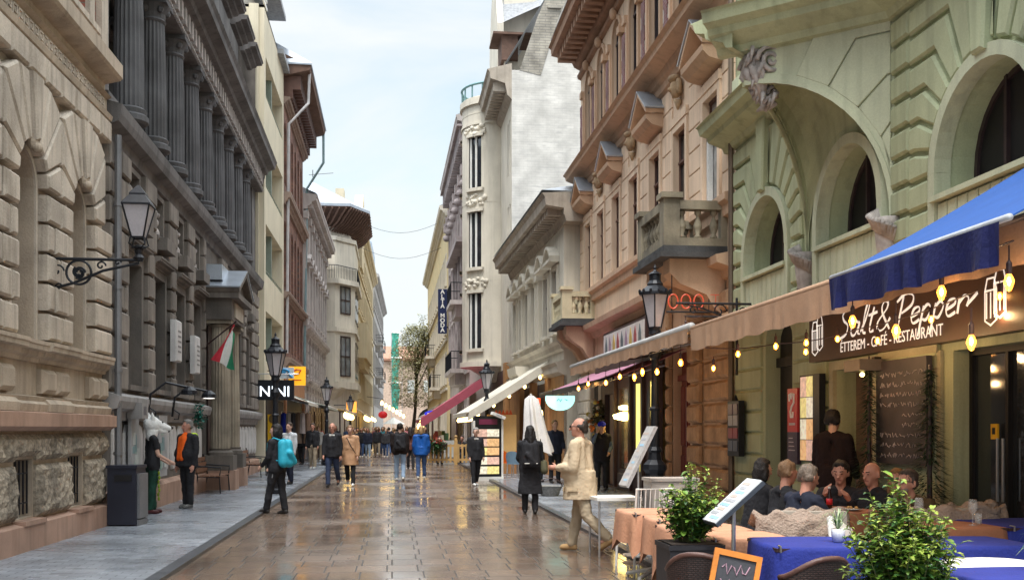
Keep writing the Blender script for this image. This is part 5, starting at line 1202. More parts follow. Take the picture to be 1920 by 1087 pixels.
# man in orange pullover
P, K = person('grey haired man in dark jacket over bright orange pullover standing by the painted wall', (-4.1, 21.6), 140, 1.76, black, black, mat('black_white_trainer', (.12, .12, .12), .5, .9, 30), 1, ('short', (.17, .16, .15)), ((2, 2), (-2, 2)), ((2, 8, 12), (2, 8, 12)), 0, (-8, 0), .84, 1.2, fat=.6, collar=cloth('neon_yellow', (.50, .72, .03)))
u = K['up']; skinned('pullover', [(u((-.03, .1, 1.38)), .07, u((-.04, .155, 1.0)), .07), (u((.05, .1, 1.38)), .07, u((.04, .155, 1.0)), .07), (u((0, .05, 1.46)), .06, u((0, .1, 1.4)), .06)], cloth('bright_orange_knit', (.85, .13, .015)), P, .014, 3)
skinned('hood', [(u((-.1, -.1, 1.44)), .07, u((.1, -.1, 1.44)), .07), (u((0, -.14, 1.4)), .08, u((.04, -.13, 1.32)), .06), (u((.13, -.03, 1.43)), .06, u((.13, .04, 1.4)), .04)], cloth('neon_yellow', (.50, .72, .03)), P, .014, 3)
# performer with wolf mask
P, K = person('person in black T-shirt and dark green patterned trousers wearing a white animal head mask', (-4.5, 20.3), -60, 1.74, black, cloth('dark_green_print', (.012, .045, .03), var=.6), mat('black_red_trainer', (.06, .01, .012), .5), 0, ('none', (0.02, .02, .02)), ((4, 2), (-4, 2)), ((10, 6, 52), (10, 6, 52)), 0, (0, -2), .9, 1.0, sleeves=False)
H = K['H']; wm = mat('white_mask_fur', (.74, .74, .73), .8, .1, 12, .6, 30)
skinned('animal_mask', [(H(0, -.02, .06), .15, (.95, 1.1, 1.05)), (H(0, .08, .05), .1, H(0, .3, -.03), .055), (H(0, .08, -.04), .08, H(0, .25, -.1), .035), (H(-.09, -.02, .16), .05, H(-.11, -.04, .28), .012), (H(.09, -.02, .16), .05, H(.11, -.04, .28), .012), (H(0, -.02, -.08), .12, H(0, -.03, -.16), .11)], wm, P, .013, 3)
b = MB(); b.ball(H(0, .36, -.02), .034); b.ball(H(-.06, .17, .09), .018); b.ball(H(.06, .17, .09), .018); b.cap(H(-.02, .3, -.09), .015, H(.02, .3, -.09), .015); b.build('mask_nose', eye_m, P, True)
b = MB()
for q in range(14): sd = q % 2 * 2 - 1; b.ball((sd * (.12 + .03 * (q % 3)), .075 * (1 if q % 4 else -1), .25 + q * .04), .035, (1, .6, 1.2), 8, 6)
b.build('leaf_print', cloth('leaf_print_green', (.22, .30, .03)), P, True)
# couple walking towards the camera
person('bald man in black jacket and blue jeans walking beside the tan coated woman', (-1.68, 29.9), 172, 1.80, black, cloth('dark_denim', (.035, .05, .10)), None, 1, ('none', (0, 0, 0)), ((-14, 24), (10, 2)), ((-4, 8, 12), (8, 8, 16)), 1, (0, 0), .82, 1.12, collar=cloth('white_tee', (.6, .6, .58)), extras=())
skinned('hair', [((0, .06, 1.56), .03, (0, .085, 1.53), .03)], mat('hair_beard', (.06, .035, .02), .7), None) if 0 else None
P, K = person('woman in long tan quilted coat and black leggings walking toward the camera', (-1.2, 30.3), 176, 1.72, cloth('tan_quilted_nylon', (.40, .23, .13), .55, .6, 9), black, whiteshoe, 0, ('short', (.26, .16, .09)), ((10, 2), (-14, 24)), ((6, 9, 14), (-4, 9, 14)), 0, (6, 4), .62, 1.22, flare=.02)
u = K['up']; b = MB(); b.tube([u((.1, -.1, 1.46)), u((.09, .1, 1.42)), u((-.04, .17, 1.18)), u((-.17, .12, .96))], .012, 5); b.build('bag_strap', black, P)
# pair walking away
P, K = person('person with black jacket and pale baggy jeans walking away up the middle of the street', (.25, 33.3), 0, 1.80, cloth('brown_black_jacket', (.022, .016, .016)), palejeans, whiteshoe, 0, ('short', (.02, .015, .012)), ((8, 2), (-8, 14)), ((4, 10, 20), (0, 10, 18)), 0, (0, 0), .84, 1.2); pack(P, K, 'black rucksack on the back of the person in pale jeans', black, black, .95)
P, K = person('person with bright blue padded jacket and jeans walking away beside the pale jeans', (.95, 34.2), -3, 1.72, cloth('bright_blue_nylon', (.01, .085, .34), .5, .7, 9), jeans, whiteshoe, 0, ('bob', (.45, .29, .14)), ((-6, 12), (8, 2)), ((2, 10, 16), (2, 10, 16)), 0, (0, 0), .80, 1.28, collar=cloth('bright_blue_nylon', (.01, .085, .34)))
person('slim person in black with bare dark tights walking away between the two jackets', (.75, 42.5), 0, 1.7, cloth('rust_brown_jacket', (.10, .04, .03)), black, None, 0, ('long', (.03, .02, .02)), ((8, 2), (-8, 12)), hem=.8, vox=.02)
# person in shorts etc on the left pavement
person('man in black top, beige trousers and white trainers on the pavement by the shops', (-3.15, 42.2), 170, 1.80, black, beige, whiteshoe, 1, ('short', (.06, .04, .03)), ((8, 4), (-6, 10)), ((4, 10, 16), (4, 10, 16)), hem=.92, bulk=1.1, vox=.018)
person('person in pale grey shirt half hidden behind the turquoise rucksack', (-2.95, 30.6), 150, 1.76, cloth('pale_grey_shirt', (.55, .57, .6)), navy, None, 0, ('short', (.05, .03, .02)), hem=.9, vox=.018)
person('person in dark coat wheeling a suitcase near the second lamp post', (-2.6, 45.5), 160, 1.7, black, black, None, 0, ('long', (.04, .03, .02)), hem=.7, vox=.02)
t = thing('suitcase', 'dark wheeled suitcase pulled along the pavement near the second lamp post', 'suitcase', (-2.25, 44.6, KZ)); b = MB(); b.cbox((0, 0, .36), (.26, .42, .58)); b.build('shell', charcoal, t); b = MB(); b.tube([(0, .15, .6), (0, .35, .95)], .012); b.build('handle', steel, t); b = MB(); b.ball((-.1, -.1, .04), .04); b.ball((.1, -.1, .04), .04); b.build('wheels', black, t)
# right side pedestrians
person('short grey haired woman in black trouser suit walking in front of the lit menu board', (2.4, 30.0), 195, 1.66, black, black, whiteshoe, 0, ('short', (.34, .33, .32)), ((-8, 14), (8, 2)), ((4, 8, 14), (4, 8, 14)), 0, (-30, 0), .78, 1.15, collar=cloth('white_scarf', (.6, .58, .55)))
P, K = person('woman in long black coat with black hair and hood seen from behind', (2.66, 20.0), -4, 1.68, black, black, None, 0, ('long', (.012, .01, .012)), ((3, 2), (-3, 4)), ((18, 8, 50), (18, 8, 50)), 0, (0, 0), .40, 1.1, flare=.05, collar=cloth('fur_trim_grey', (.05, .05, .06), bump=.8)); bp_ = pack(P, K, 'flat black backpack with pale stripe worn over the long black coat', black, black, .9)
b = MB(); u = K['up']; b.box(-.13, .13, -.35, -.335, 1.02, 1.035); b.build('reflective_stripe', whitemetal, bp_)
t = tag(empty('shoulder_bag', P.location, P.rotation_euler.z), 'olive shoulder bag at the side of the woman in the long black coat', 'bag'); b = MB(); b.pblock if 0 else None; skinned('bag', [((.27, .02, .98), .07, (.27, -.04, .84), .08), ((.27, .06, .94), .05, (.27, .05, .82), .06)], cloth('olive_canvas', (.09, .085, .05)), t); b = MB(); b.tube([(.25, -.02, 1.0), (.2, -.02, 1.45)], .01); b.build('strap', black, t)
P, K = person('woman in royal blue baseball cap and black gilet over denim shirt at the shop front', (5.4, 26.5, KZ), 165, 1.74, cloth('black_gilet', (.017, .016, .022)), black, None, 0, ('long', (.48, .33, .17)), ((2, 2), (-2, 2)), ((8, 10, 50), (60, 6, 110)), 0, (20, 4), .74, 1.15, sleeves=False)
H = K['H']; skinned('cap', [(H(0, -.02, .08), .115, (.95, 1.05, .8)), (H(-.05, .1, .06), .018, H(.05, .1, .06), .018), (H(-.04, .15, .045), .014, H(.04, .15, .045), .014)], cloth('royal_blue_cotton', (.012, .02, .42)), P, .012, 2)
for sd in (-1, 1): sh, el, wr, hv = K['A'][sd]; skinned('sleeve', [(sh, .066, el, .056), (el, .055, wr, .04)], cloth('washed_denim', (.10, .14, .22)), P)
P, K = person('man in dark jacket with glasses beside the balding man in cream suit', (4.75, 30.2, KZ), 190, 1.83, navy, black, None, 0, ('short', (.10, .06, .03)), ((2, 2), (-2, 2)), ((10, 8, 40), (10, 8, 40)), 0, (0, 0), .82, 1.1, vox=.018)
person('woman in mustard jacket and beige skirt bent over her phone by the white parasol', (4.35, 31.0, KZ), 200, 1.65, cloth('mustard_cloth', (.36, .21, .04)), black, None, 0, ('long', (.03, .02, .02)), ((4, 2), (-4, 8)), ((20, 8, 80), (20, 8, 80)), 4, (0, -12), .9, 1.1, vox=.018)
# small dog-less crowd far up the street: individuals with their own clothes
CR = [(-2.0, 57, 175, black, jeans, 'black top and blue jeans at the left edge of the far group'), (-1.35, 59, 180, navy, palejeans, 'navy top and pale jeans in the far group'), (-.85, 61, 185, black, beige, 'black top and beige trousers in the far group'),
      (-.35, 60, 175, charcoal, jeans, 'charcoal coat and jeans in the far group'), (-2.6, 62, 180, jeans, black, 'denim jacket and black trousers in the far group'), (-1.0, 66, 0, cloth('maroon_cloth', (.12, .03, .035)), black, 'maroon coat walking away in the far group'),
      (.3, 58, 0, cloth('deep_blue_cloth', (.02, .05, .25)), black, 'deep blue coat walking away near the middle of the street'), (1.3, 56, 5, black, charcoal, 'black coat and charcoal trousers in the distance right of the blue coat'), (.9, 64, 180, cloth('rose_cloth', (.45, .16, .2)), jeans, 'rose pink top far up the middle of the street'),
      (1.9, 66, 180, charcoal, jeans, 'charcoal top and jeans by the fenced terrace far up the street'), (-1.9, 73, 180, cloth('white_cloth', (.55, .55, .53)), jeans, 'white top and jeans very far up the street'), (.1, 75, 0, black, black, 'all black clothes very far up the street'), (1.1, 78, 180, beige, black, 'beige coat very far up the street'), (-.6, 82, 0, navy, jeans, 'navy coat very far up the street'),
      (-4.0, 47, 170, black, charcoal, 'black top standing in the shop entrance beyond the beige trousers'), (-3.6, 52, 180, cloth('white_cloth', (.55, .55, .53)), beige, 'white shirt on the pavement beyond the second lamp post'), (-3.2, 60, 180, charcoal, jeans, 'charcoal top on the pavement under the yellow lights')]
cw = dict(bk=black, nv=navy, ch=charcoal, jn=jeans, pj=palejeans, bg=beige, gr=cloth('grey_coat', (.16, .16, .17)), ol=cloth('olive_coat', (.08, .08, .045)), rd=cloth('brick_red_coat', (.26, .04, .03)), tl=cloth('teal_coat', (.03, .14, .17)), cm=cloth('camel_coat', (.33, .22, .12)))
for x, y, fc, a, b_, lb in [(-1.6, 64, 180, 'gr', 'bk', 'grey coat and black trousers amid the far group'), (-.2, 66, 0, 'nv', 'jn', 'navy jacket and jeans walking away amid the far group'), (.7, 70, 180, 'rd', 'bk', 'brick red coat up the middle of the street'), (1.5, 72, 0, 'ol', 'jn', 'olive coat and jeans beyond the fenced terrace'), (-1.4, 78, 180, 'cm', 'bk', 'camel coat below the far white globes'), (-.3, 88, 0, 'bk', 'pj', 'black coat and pale jeans near the tree'), (.5, 86, 180, 'tl', 'bk', 'teal coat near the tree'), (1.6, 88, 180, 'gr', 'jn', 'grey coat and jeans near the tree'),
        (-1.1, 92, 0, 'bk', 'ch', 'black coat and charcoal trousers below the red lantern'), (.1, 98, 180, 'nv', 'bk', 'navy coat and black trousers beyond the red lantern'), (1.0, 95, 0, 'ch', 'jn', 'charcoal coat and jeans beyond the tree trunk'), (-2.2, 68, 180, 'ol', 'bk', 'olive coat and black trousers beside the yellow globe lights'), (1.9, 60, 200, 'bk', 'jn', 'black coat and jeans at the end of the picket fence'), (-2.3, 84, 180, 'ch', 'pj', 'charcoal coat and pale jeans beside the far left stall'), (-1.75, 60.5, 170, 'bk', 'jn', 'black jacket and jeans close behind the leading far group'), (-.55, 63, 180, 'tl', 'jn', 'teal jacket and jeans amid the far group'), (.15, 62, 10, 'bk', 'bg', 'black jacket and beige trousers walking away amid the far group'), (-2.4, 66, 180, 'cm', 'jn', 'camel coat and jeans by the yellow globe lights'), (-.9, 70, 180, 'rd', 'ch', 'brick red coat and charcoal trousers amid the far group'), (1.1, 67, 0, 'gr', 'ch', 'grey coat and charcoal trousers near the picket fence end'), (.6, 61, 180, 'ol', 'bg', 'olive coat and beige trousers in the middle of the far street')]: CR.append((x, y, fc, cw[a], cw[b_], lb))
for i, (x, y, fc, c, tr, lb) in enumerate(CR):
    person('distant person in ' + lb if not lb.startswith('all') else 'distant person in ' + lb, (x, y), fc, 1.62 + .16 * ((i * .37) % 1), c, tr, whiteshoe if i % 2 else None, i % 3, (('short', 'long', 'bob')[i % 3], ((.04, .03, .02), (.2, .12, .06), (.02, .02, .02), (.3, .2, .1))[i % 4]), ((10, 3), (-9, 14)), hem=.84, bulk=1.12, vox=.028, group='people in the distance', hands=False)
def sitter(label, X, Y, fc, coat, hair, skin, hd=(0, 0), arms=((30, 10, 70), (30, 10, 70)), lean=8, sz=1.76, seat=.40, **kw):
    return person(label, (X, Y), fc, sz, coat, black, None, skin, hair, ((82, 88), (82, 88)), arms, lean, hd, .9, 1.1, seat=seat, vox=.012, **kw)
# ================================================================== awnings
def awning(label, X0, z0, X1, z1, Y0, Y1, fab, val=0, bar=steel, valm=None, wave=.02, barR=.04, sag=.03, name='awning', nY=None, arms_=True, side=0):
    t = thing(name, label, 'awning', (X0, (Y0 + Y1) / 2, z0)); ox, oy, oz = t.location; nY = nY or max(4, int((Y1 - Y0) / .4)); nX = 6; th = .012
    b = MB()
    def pt(i, j, dz): u = i / nX; return (X0 + (X1 - X0) * u - ox, Y0 + (Y1 - Y0) * j / nY - oy, z0 + (z1 - z0) * u - sag * sin(pi * u) + .008 * sin(j * 2.1) - oz + dz)
    for dz in (0, -th):
        for i in range(nX):
            for j in range(nY): b.poly([pt(i, j, dz), pt(i + 1, j, dz), pt(i + 1, j + 1, dz), pt(i, j + 1, dz)])
    for j in (0, nY):
        for i in range(nX): b.poly([pt(i, j, 0), pt(i + 1, j, 0), pt(i + 1, j, -th), pt(i, j, -th)])
    b.build('fabric', fab, t)
    if side:
        b = MB()
        for i in range(nX): p, q = pt(i, 0, -.01), pt(i + 1, 0, -.01); b.poly([p, q, (q[0], q[1] - .004, q[2] - side), (p[0], p[1] - .004, p[2] - side)])
        o = b.build('side_flap', fab, t)
    b = MB(); b.tube([(X1 - ox, Y0 - .05 - oy, z1 - oz), (X1 - ox, Y1 + .05 - oy, z1 - oz)], barR, 10); b.build('front_bar', bar, t, True)
    if val:
        b = MB(); n = max(20, int((Y1 - Y0) / .06)); sgn = -1 if X1 < X0 else 1
        def q(j, k): y = Y0 + (Y1 - Y0) * j / n; w = wave * k * sin(j * .9 + sin(j * .31) * 2); return (X1 + sgn * .045 + w - ox, y - oy, z1 - val * k - .02 - oz - (.012 * sin(j * .5) if k else 0))
        for j in range(n):
            for k in (0, .5): b.poly([q(j, k), q(j + 1, k), q(j + 1, k + .5), q(j, k + .5)])
        b.build('valance', valm or fab, t, True)
    if arms_:
        n = max(2, int((Y1 - Y0) / 3)); b = None
        for j in range(n):
            y = Y0 + (Y1 - Y0) * (j + .5) / n - oy; b = MB(); b.tube([(0, y, -.25), ((X1 - X0) * .5, y + .25, (z1 - z0) * .5 - .16), (X1 - X0, y, z1 - z0 - .03)], .025, 6); b.build('folding_arm', steel, t)
    return t
bluef = mat('royal_blue_canvas', (.02, .088, .33), .75, .08, 4, .15, 60); bluev = mat('navy_canvas', (.007, .011, .085), .8, .2, 6, .3, 30)
tanf = mat('tan_awning_canvas', (.46, .285, .18), .8, .12, 3, .15, 50); creamf = mat('cream_awning_canvas', (.66, .62, .53), .8, .1, 3, .15, 50)
redf = mat('crimson_awning_canvas', (.36, .075, .11), .8, .1, 3, .15, 50); mauvef = mat('mauve_awning_canvas', (.42, .19, .27), .8, .1, 3, .15, 50)
awning('royal blue canvas awning with dark navy hanging valance over the restaurant sign', 6.05, 4.22, 3.92, 3.0, 6.28, 8.9, bluef, .27, mat('pale_bar', (.42, .44, .48), .5), bluev, .035, .024)
awning('tan canvas awning with folded front edge below the blue awning', 6.05, 3.55, 4.2, 3.05, 6.0, 14.2, tanf, .3, tanf, tanf, .012)
awning('tan awning with grey roller tube along its front outside the red door', 6.05, 3.58, 4.22, 3.1, 14.4, 24.2, tanf, .2, mat('grey_tube', (.42, .42, .42), .5), tanf, .012, .055)
awning('mauve canvas awning with dark edge over the shop windows', 6.0, 3.3, 4.45, 2.68, 20.8, 31, mauvef, .1, blackiron, blackiron, .0)
awning('broad cream awning sloping out from the low cream house', 5.5, 4.05, 2.62, 2.22, 36.2, 44.5, creamf, .12, whitemetal, creamf, .01, side=.3)
awning('crimson awning sloping out by the foot of the round bay', 4.5, 4.2, 1.35, 2.12, 50.2, 57.5, redf, .14, whitemetal, redf, .01, side=.45)
for i, (x1, y0, y1, lb, fm) in enumerate([(-3.3, 41.5, 47, 'pale grey shop awning nearest the lamp post with the shop signs', creamf), (-3.0, 49, 58, 'greenish white lit shop awning past the second lamp post on the left', mat('pale_green_canvas', (.5, .58, .5), .7)), (-2.6, 60, 74, 'cream shop awning over the yellow lights below the white corner tower house', creamf), (-1.9, 78, 95, 'far cream shop awning below the yellow house', creamf)]):
    awning(lb, -4.6 if i < 3 else -2.7, 3.2, x1, 2.7, y0, y1, fm, .1, whitemetal, fm, .01)
awning('pale far awning beyond the fenced terrace on the right side', 3.9, 3.4, 1.9, 2.45, 60, 74, creamf, .14, whitemetal, creamf, .01)

# ================================================================== street lamps
def lantern_parts(t, z, k=1.0, lit=False):
    b = MB(); b.lathe([(.1 * k, z), (.12 * k, z + .04 * k), (.12 * k, z + .06 * k)], (0, 0, 0), 6)
    for q in range(6): a = q * pi / 3 + .26; b.tube([(.12 * k * cos(a), .12 * k * sin(a), z + .05 * k), (.245 * k * cos(a), .245 * k * sin(a), z + .6 * k)], .013 * k, 5)
    b.lathe([(.25 * k, z + .59 * k), (.27 * k, z + .6 * k), (.27 * k, z + .64 * k), (.13 * k, z + .76 * k), (.14 * k, z + .78 * k), (.1 * k, z + .84 * k), (.1 * k, z + .94 * k), (.12 * k, z + .95 * k), (.04 * k, z + 1.0 * k), (.02 * k, z + 1.03 * k), (.03 * k, z + 1.06 * k), (.004, z + 1.12 * k)], (0, 0, 0), 12)
    for q in range(12): a = q * pi / 6; b.ball((.265 * k * cos(a), .265 * k * sin(a), z + .655 * k), .025 * k, (1, 1, 1.6), 6, 4)
    b.build('lantern_frame', blackiron, t)
    b = MB()
    for q in range(6): a = q * pi / 3 + .26; a2 = a + pi / 3; b.poly([(.115 * k * cos(a), .115 * k * sin(a), z + .06 * k), (.115 * k * cos(a2), .115 * k * sin(a2), z + .06 * k), (.238 * k * cos(a2), .238 * k * sin(a2), z + .59 * k), (.238 * k * cos(a), .238 * k * sin(a), z + .59 * k)])
    b.build('lantern_glass', frosted, t)
def street_lamp(label, X, Y, z=KZ, H=4.1):
    t = thing('street_lamp', label, 'street lamp', (X, Y, z), 0, 'black lantern posts along the street'); zl = H - 1.12
    b = MB(); b.lathe([(.24, 0), (.24, .1), (.2, .14), (.21, .5), (.22, .55), (.17, .6), (.16, .85), (.21, .92), (.2, 1.0), (.12, 1.08), (.1, 1.2), (.13, 1.24), (.09, 1.3)], (0, 0, 0), 8); b.build('base', blackiron, t)
    b = MB(); b.lathe([(.085, 1.3), (.075, 1.9), (.1, 1.94), (.07, 1.98), (.062, zl - .5), (.1, zl - .46), (.12, zl - .36), (.07, zl - .26), (.06, zl - .12), (.11, zl - .06), (.1, zl)], (0, 0, 0), 14); b.build('post', blackiron, t)
    lantern_parts(t, zl); return t
street_lamp('black lantern post behind the grey serving cabinet of the terrace', 4.42, 17.2, KZ, 4.38)
street_lamp('black lantern post on the left kerb behind the person with the turquoise rucksack', -2.86, 26.2, KZ, 3.98)
street_lamp('second black lantern post on the left kerb by the shop awnings', -2.86, 46.5, KZ, 3.9)
street_lamp('third and smaller looking lantern post on the left beneath the white corner tower house', -2.75, 70, KZ, 3.9)
street_lamp('black lantern post on the right kerb beside the cream and crimson awnings', 3.4, 37.4, KZ, 4.1)
t = thing('wall_lantern', 'black wall lantern on a scrolled iron bracket fixed to the sand coloured stone', 'wall lantern', (-4.83, 15.35, 3.83))
b = MB(); b.box(0, .05, -.05, .05, -.35, .4); b.tube([(0, 0, .22), (1.3, 0, .22)], .022, 8); b.tube([(0, 0, -.22), (.35, 0, -.12), (.75, 0, .06), (1.25, 0, .18)], .02, 8)
b.tube([(.42 + .17 * cos(a * .3), 0, .03 + .17 * sin(a * .3)) for a in range(22)], .018, 6)
for q in range(3):
    b.tube([(.42 + .09 * cos(a * .4 + q * 2.1) * (1 - a / 18), .0, .03 + .09 * sin(a * .4 + q * 2.1) * (1 - a / 18)) for a in range(14)], .016, 5)
for x0, z0, s in ((.12, .05, 1), (.72, .13, .7), (.95, .18, .5), (.14, -.18, .6)): b.tube([(x0 + .1 * s * (1 - a / 16) * cos(a * .5), .0, z0 + .1 * s * (1 - a / 16) * sin(a * .5)) for a in range(14)], .014, 5)
b.build('bracket', blackiron, t)
b = MB(); z = .42; k = 1
W = lambda r, z: (r * .78, .22 + (z - .22) * .8)
LC = 1.24
b.lathe([W(*p) for p in ((.05, .2), (.1, .26), (.06, .32), (.09, .4))], (LC, 0, 0), 8); b.lathe([W(*p) for p in ((.09, .42), (.13, .43), (.13, .46), (.1, .48))], (LC, 0, 0), 4)
for q in range(4):
    a = q * pi / 2 + pi / 4; wp = lambda r, z: (LC + r * .78 * cos(a), r * .78 * sin(a), .22 + (z - .22) * .8); b.tube([wp(.15, .62), wp(.335, 1.18)], .013, 5); b.tube([wp(.06, .42), wp(.2, .5), wp(.16, .62)], .012, 5)
def sq(b, pr, c):
    pr = [W(*p) for p in pr]
    for (r0, z0), (r1, z1) in zip(pr, pr[1:]):
        for q in range(4):
            a = q * pi / 2 + pi / 4; a2 = a + pi / 2; b.poly([(c + r0 * cos(a), r0 * sin(a), z0), (c + r0 * cos(a2), r0 * sin(a2), z0), (c + r1 * cos(a2), r1 * sin(a2), z1), (c + r1 * cos(a), r1 * sin(a), z1)])
sq(b, [(.36, 1.17), (.36, 1.2), (.2, 1.36), (.2, 1.39), (.08, 1.5), (.03, 1.55)], LC); sq(b, [(.145, .6), (.16, .63)], LC); b.build('lantern_frame', blackiron, t)
b = MB(); sq(b, [(.145, .63), (.325, 1.17)], LC); b.build('lantern_glass', frosted, t)

# ================================================================== lights on strings
def bulb(t, p, r=.035, drop=.12, long=False):
    b = MB(); b.tube([p, (p[0], p[1], p[2] - drop)], .006, 4); b.lathe([(.018, -.07), (.02, 0), (.008, .02)], (p[0], p[1], p[2] - drop), 8); s = b.build('socket', darkwood, t)
    b = MB(); zz = p[2] - drop - .06
    b.lathe([(.3 * r, 0), (.55 * r, -.5 * r), (r, -1.6 * r), (r * .95, -2.1 * r), (.5 * r, -2.8 * r if not long else -3.4 * r), (.1 * r, -3.0 * r if not long else -3.7 * r)], (p[0], p[1], zz), 12); big = r > .05
    if not big: b.mi = 1; b.ball((p[0], p[1], zz - 1.7 * r), r * .5, (.7, .7, 1.7), 8, 6)
    b.build('bulb', globeglow if big else [bulbglow, filament], s, True)
def light_string(label, pts, drops, rs, name='light_string', group=None, watts=0):
    t = thing(name, label, 'string lights', pts[0], 0, group); o = Vector(pts[0]); b = MB(); pp = []
    for p, q in zip(pts, pts[1:]):
        p = Vector(p) - o; q = Vector(q) - o
        for k in range(8): u = k / 8; pp.append(p.lerp(q, u) - Vector((0, 0, .04 * sin(pi * u))))
    pp.append(Vector(pts[-1]) - o); b.tube(pp, .007, 4); b.build('wire', darkwood, t)
    for (x, y, z), r, long in rs:
        bulb(t, (x - o.x, y - o.y, z - o.z), r, drops, long)
        if watts: ld = bpy.data.lights.new('bulb_light', 'POINT'); ld.energy = watts; ld.color = (1, .62, .28); ld.shadow_soft_size = .04; lo = bpy.data.objects.new('bulb_light', ld); COL.objects.link(lo); lo.parent = t; lo.location = (x - o.x, y - o.y, z - o.z - drops - .3)
    return t
light_string('amber filament bulbs hanging close under the navy valance', [(4.05, 8.9, 2.88), (4.05, 6.4, 2.88)], .12, [((4.05, y, z), .034, True) for y, z in ((8.8, 2.84), (8.0, 2.68), (7.3, 2.9), (6.9, 2.5), (6.45, 2.86))], watts=4)
light_string('round warm bulbs under the tan awning beside the green house corner', [(4.3, 14.1, 2.78), (5.2, 13.6, 2.8), (5.6, 12, 2.85), (5.7, 9.6, 3.0)], .05, [((x, y, z), .03, False) for x, y, z in ((4.3, 12.6, 2.74), (4.6, 12.1, 2.8), (4.9, 11.9, 2.83), (5.1, 12.4, 2.76), (5.2, 11.7, 2.86), (5.45, 11.2, 2.8), (5.6, 10.3, 2.95), (4.3, 13.6, 2.62), (5.9, 9.55, 3.1))], watts=3)
light_string('warm bulbs hanging from the grey roller tube awning by the red door', [(4.3, 14.5, 2.92), (4.3, 19, 2.95), (4.3, 24, 2.98)], .14, [((4.3, y, 2.9 - .06 * (i % 2)), .04, i in (2, 3)) for i, y in enumerate((15.2, 16.6, 17.6, 18.2, 19.4, 20.7, 22.6, 23.8))], watts=3)
light_string('bulb hanging below the stone balcony in front of the red lettering', [(4.75, 16.6, 3.5), (5.2, 17, 3.55)], .1, [((4.78, 16.6, 3.5), .05, True)])
light_string('small white globes along the edge of the cream awning', [(2.75, 36.3, 2.2), (2.7, 44, 2.2)], .06, [((2.75, 36.4 + k * 1.0, 2.2), .06, False) for k in range(8)])
light_string('globes hanging inside the cream awning up to its wall end', [(2.9, 36.4, 2.35), (5.2, 36.6, 3.7)], .1, [((3.0 + k * .55, 36.4, 2.4 + k * .33), .06, False) for k in range(5)])
for i, (x, y0, y1, z, n, lb) in enumerate([(-2.7, 60.5, 73, 2.72, 16, 'row of yellow globe lights along the shop awning below the white corner tower house'), (-2.0, 78, 94, 2.75, 16, 'far row of warm white globes under the awning of the yellow house'), (-1.9, 98, 120, 2.9, 14, 'farthest row of warm globes along the left side of the street'), (1.45, 50.4, 57, 2.05, 8, 'row of white globes along the crimson awning'), (2.0, 60.5, 73, 2.4, 10, 'row of warm globes along the pale far awning on the right')]):
    light_string(lb, [(x, y0, z), (x, y1, z)], .05, [((x, y0 + (y1 - y0) * (k + .5) / n, z - .03 * (k % 3)), .1 + .02 * (k % 2), False) for k in range(n)])
light_string('diagonal of warm globes strung over the middle of the street near the tree', [(-.8, 84, 4.0), (1.2, 92, 2.9)], .05, [((-.8 + k * .3, 84 + k * 1.2, 4.0 - k * .16), .13, False) for k in range(7)])

# ================================================================== signs and writing
def text(par, s, size, loc, rot, m, ext=.01, shear=0, bold=0, align='CENTER', sx=1, name='lettering'):
    cu = bpy.data.curves.new(name, 'FONT'); cu.body = s; cu.size = size; cu.extrude = ext; cu.align_x = align; cu.align_y = 'CENTER'; cu.shear = shear; cu.offset = bold; cu.resolution_u = 3
    tmp = bpy.data.objects.new('tmp', cu); COL.objects.link(tmp); dg = bpy.context.evaluated_depsgraph_get(); me = bpy.data.meshes.new_from_object(tmp.evaluated_get(dg)); bpy.data.objects.remove(tmp); bpy.data.curves.remove(cu)
    me.materials.clear(); me.materials.append(m); o = bpy.data.objects.new(name, me); COL.objects.link(o); o.parent = par; o.location = loc; o.rotation_euler = rot; o.scale = (sx, 1, 1); return o
RW = (pi / 2, 0, -pi / 2)     # readable on a right hand facade
lettw = mat('white_lettering', (.8, .78, .74), .5, .03, 3, 0, 1, fine=0); letglow = mat('lit_sign_letters', (.85, .82, .78), .5, .03, 3, 0, 1, emit=.3, fine=0)  # sign letters given a weak glow to stay white in the awning's shade
t = thing('restaurant_sign', 'long dark brown restaurant sign with white handwritten lettering and two shaker emblems', 'sign', (6.0, 11.9, 2.95))
b = MB(); b.box(-.06, .1, -3.6, 2.42, -.36, .42); b.build('board', mat('brown_sign_board', (.055, .027, .022), .45, .2, 2, .05, 20), t)
# handwriting strokes (u to the reader's right, v up)
ST = {'S': [[(.55, .92), (.35, 1.0), (.12, .85), (.2, .62), (.42, .42), (.38, .12), (.1, .0), (-.12, .02)]], 'a': [[(.4, .42), (.2, .5), (.04, .28), (.1, .04), (.28, .06), (.42, .46), (.38, .1), (.5, .02)]], 'l': [[(.02, .1), (.2, .5), (.3, .95), (.2, 1.0), (.12, .6), (.12, .1), (.26, .02)]], 't': [[(.22, .85), (.12, .3), (.14, .03), (.3, .05)], [(0, .6), (.38, .66)]],
      '&': [[(.6, .0), (.2, .62), (.22, .92), (.4, .9), (.38, .68), (.06, .3), (.12, .02), (.36, .04), (.58, .36)]], 'P': [[(.14, -.05), (.24, .95)], [(.0, .82), (.3, 1.02), (.62, .9), (.6, .62), (.24, .42)]], 'e': [[(.02, .22), (.3, .34), (.28, .5), (.1, .46), (.04, .2), (.14, .02), (.36, .1)]], 'p': [[(.08, .5), (.0, -.42)], [(.06, .36), (.22, .52), (.36, .36), (.24, .06), (.08, .1)]], 'r': [[(.06, .5), (.06, .04)], [(.06, .32), (.22, .52), (.36, .42), (.34, .2)], [(.34, .24), (.62, .52)]]}
b = MB(); u = 1.44
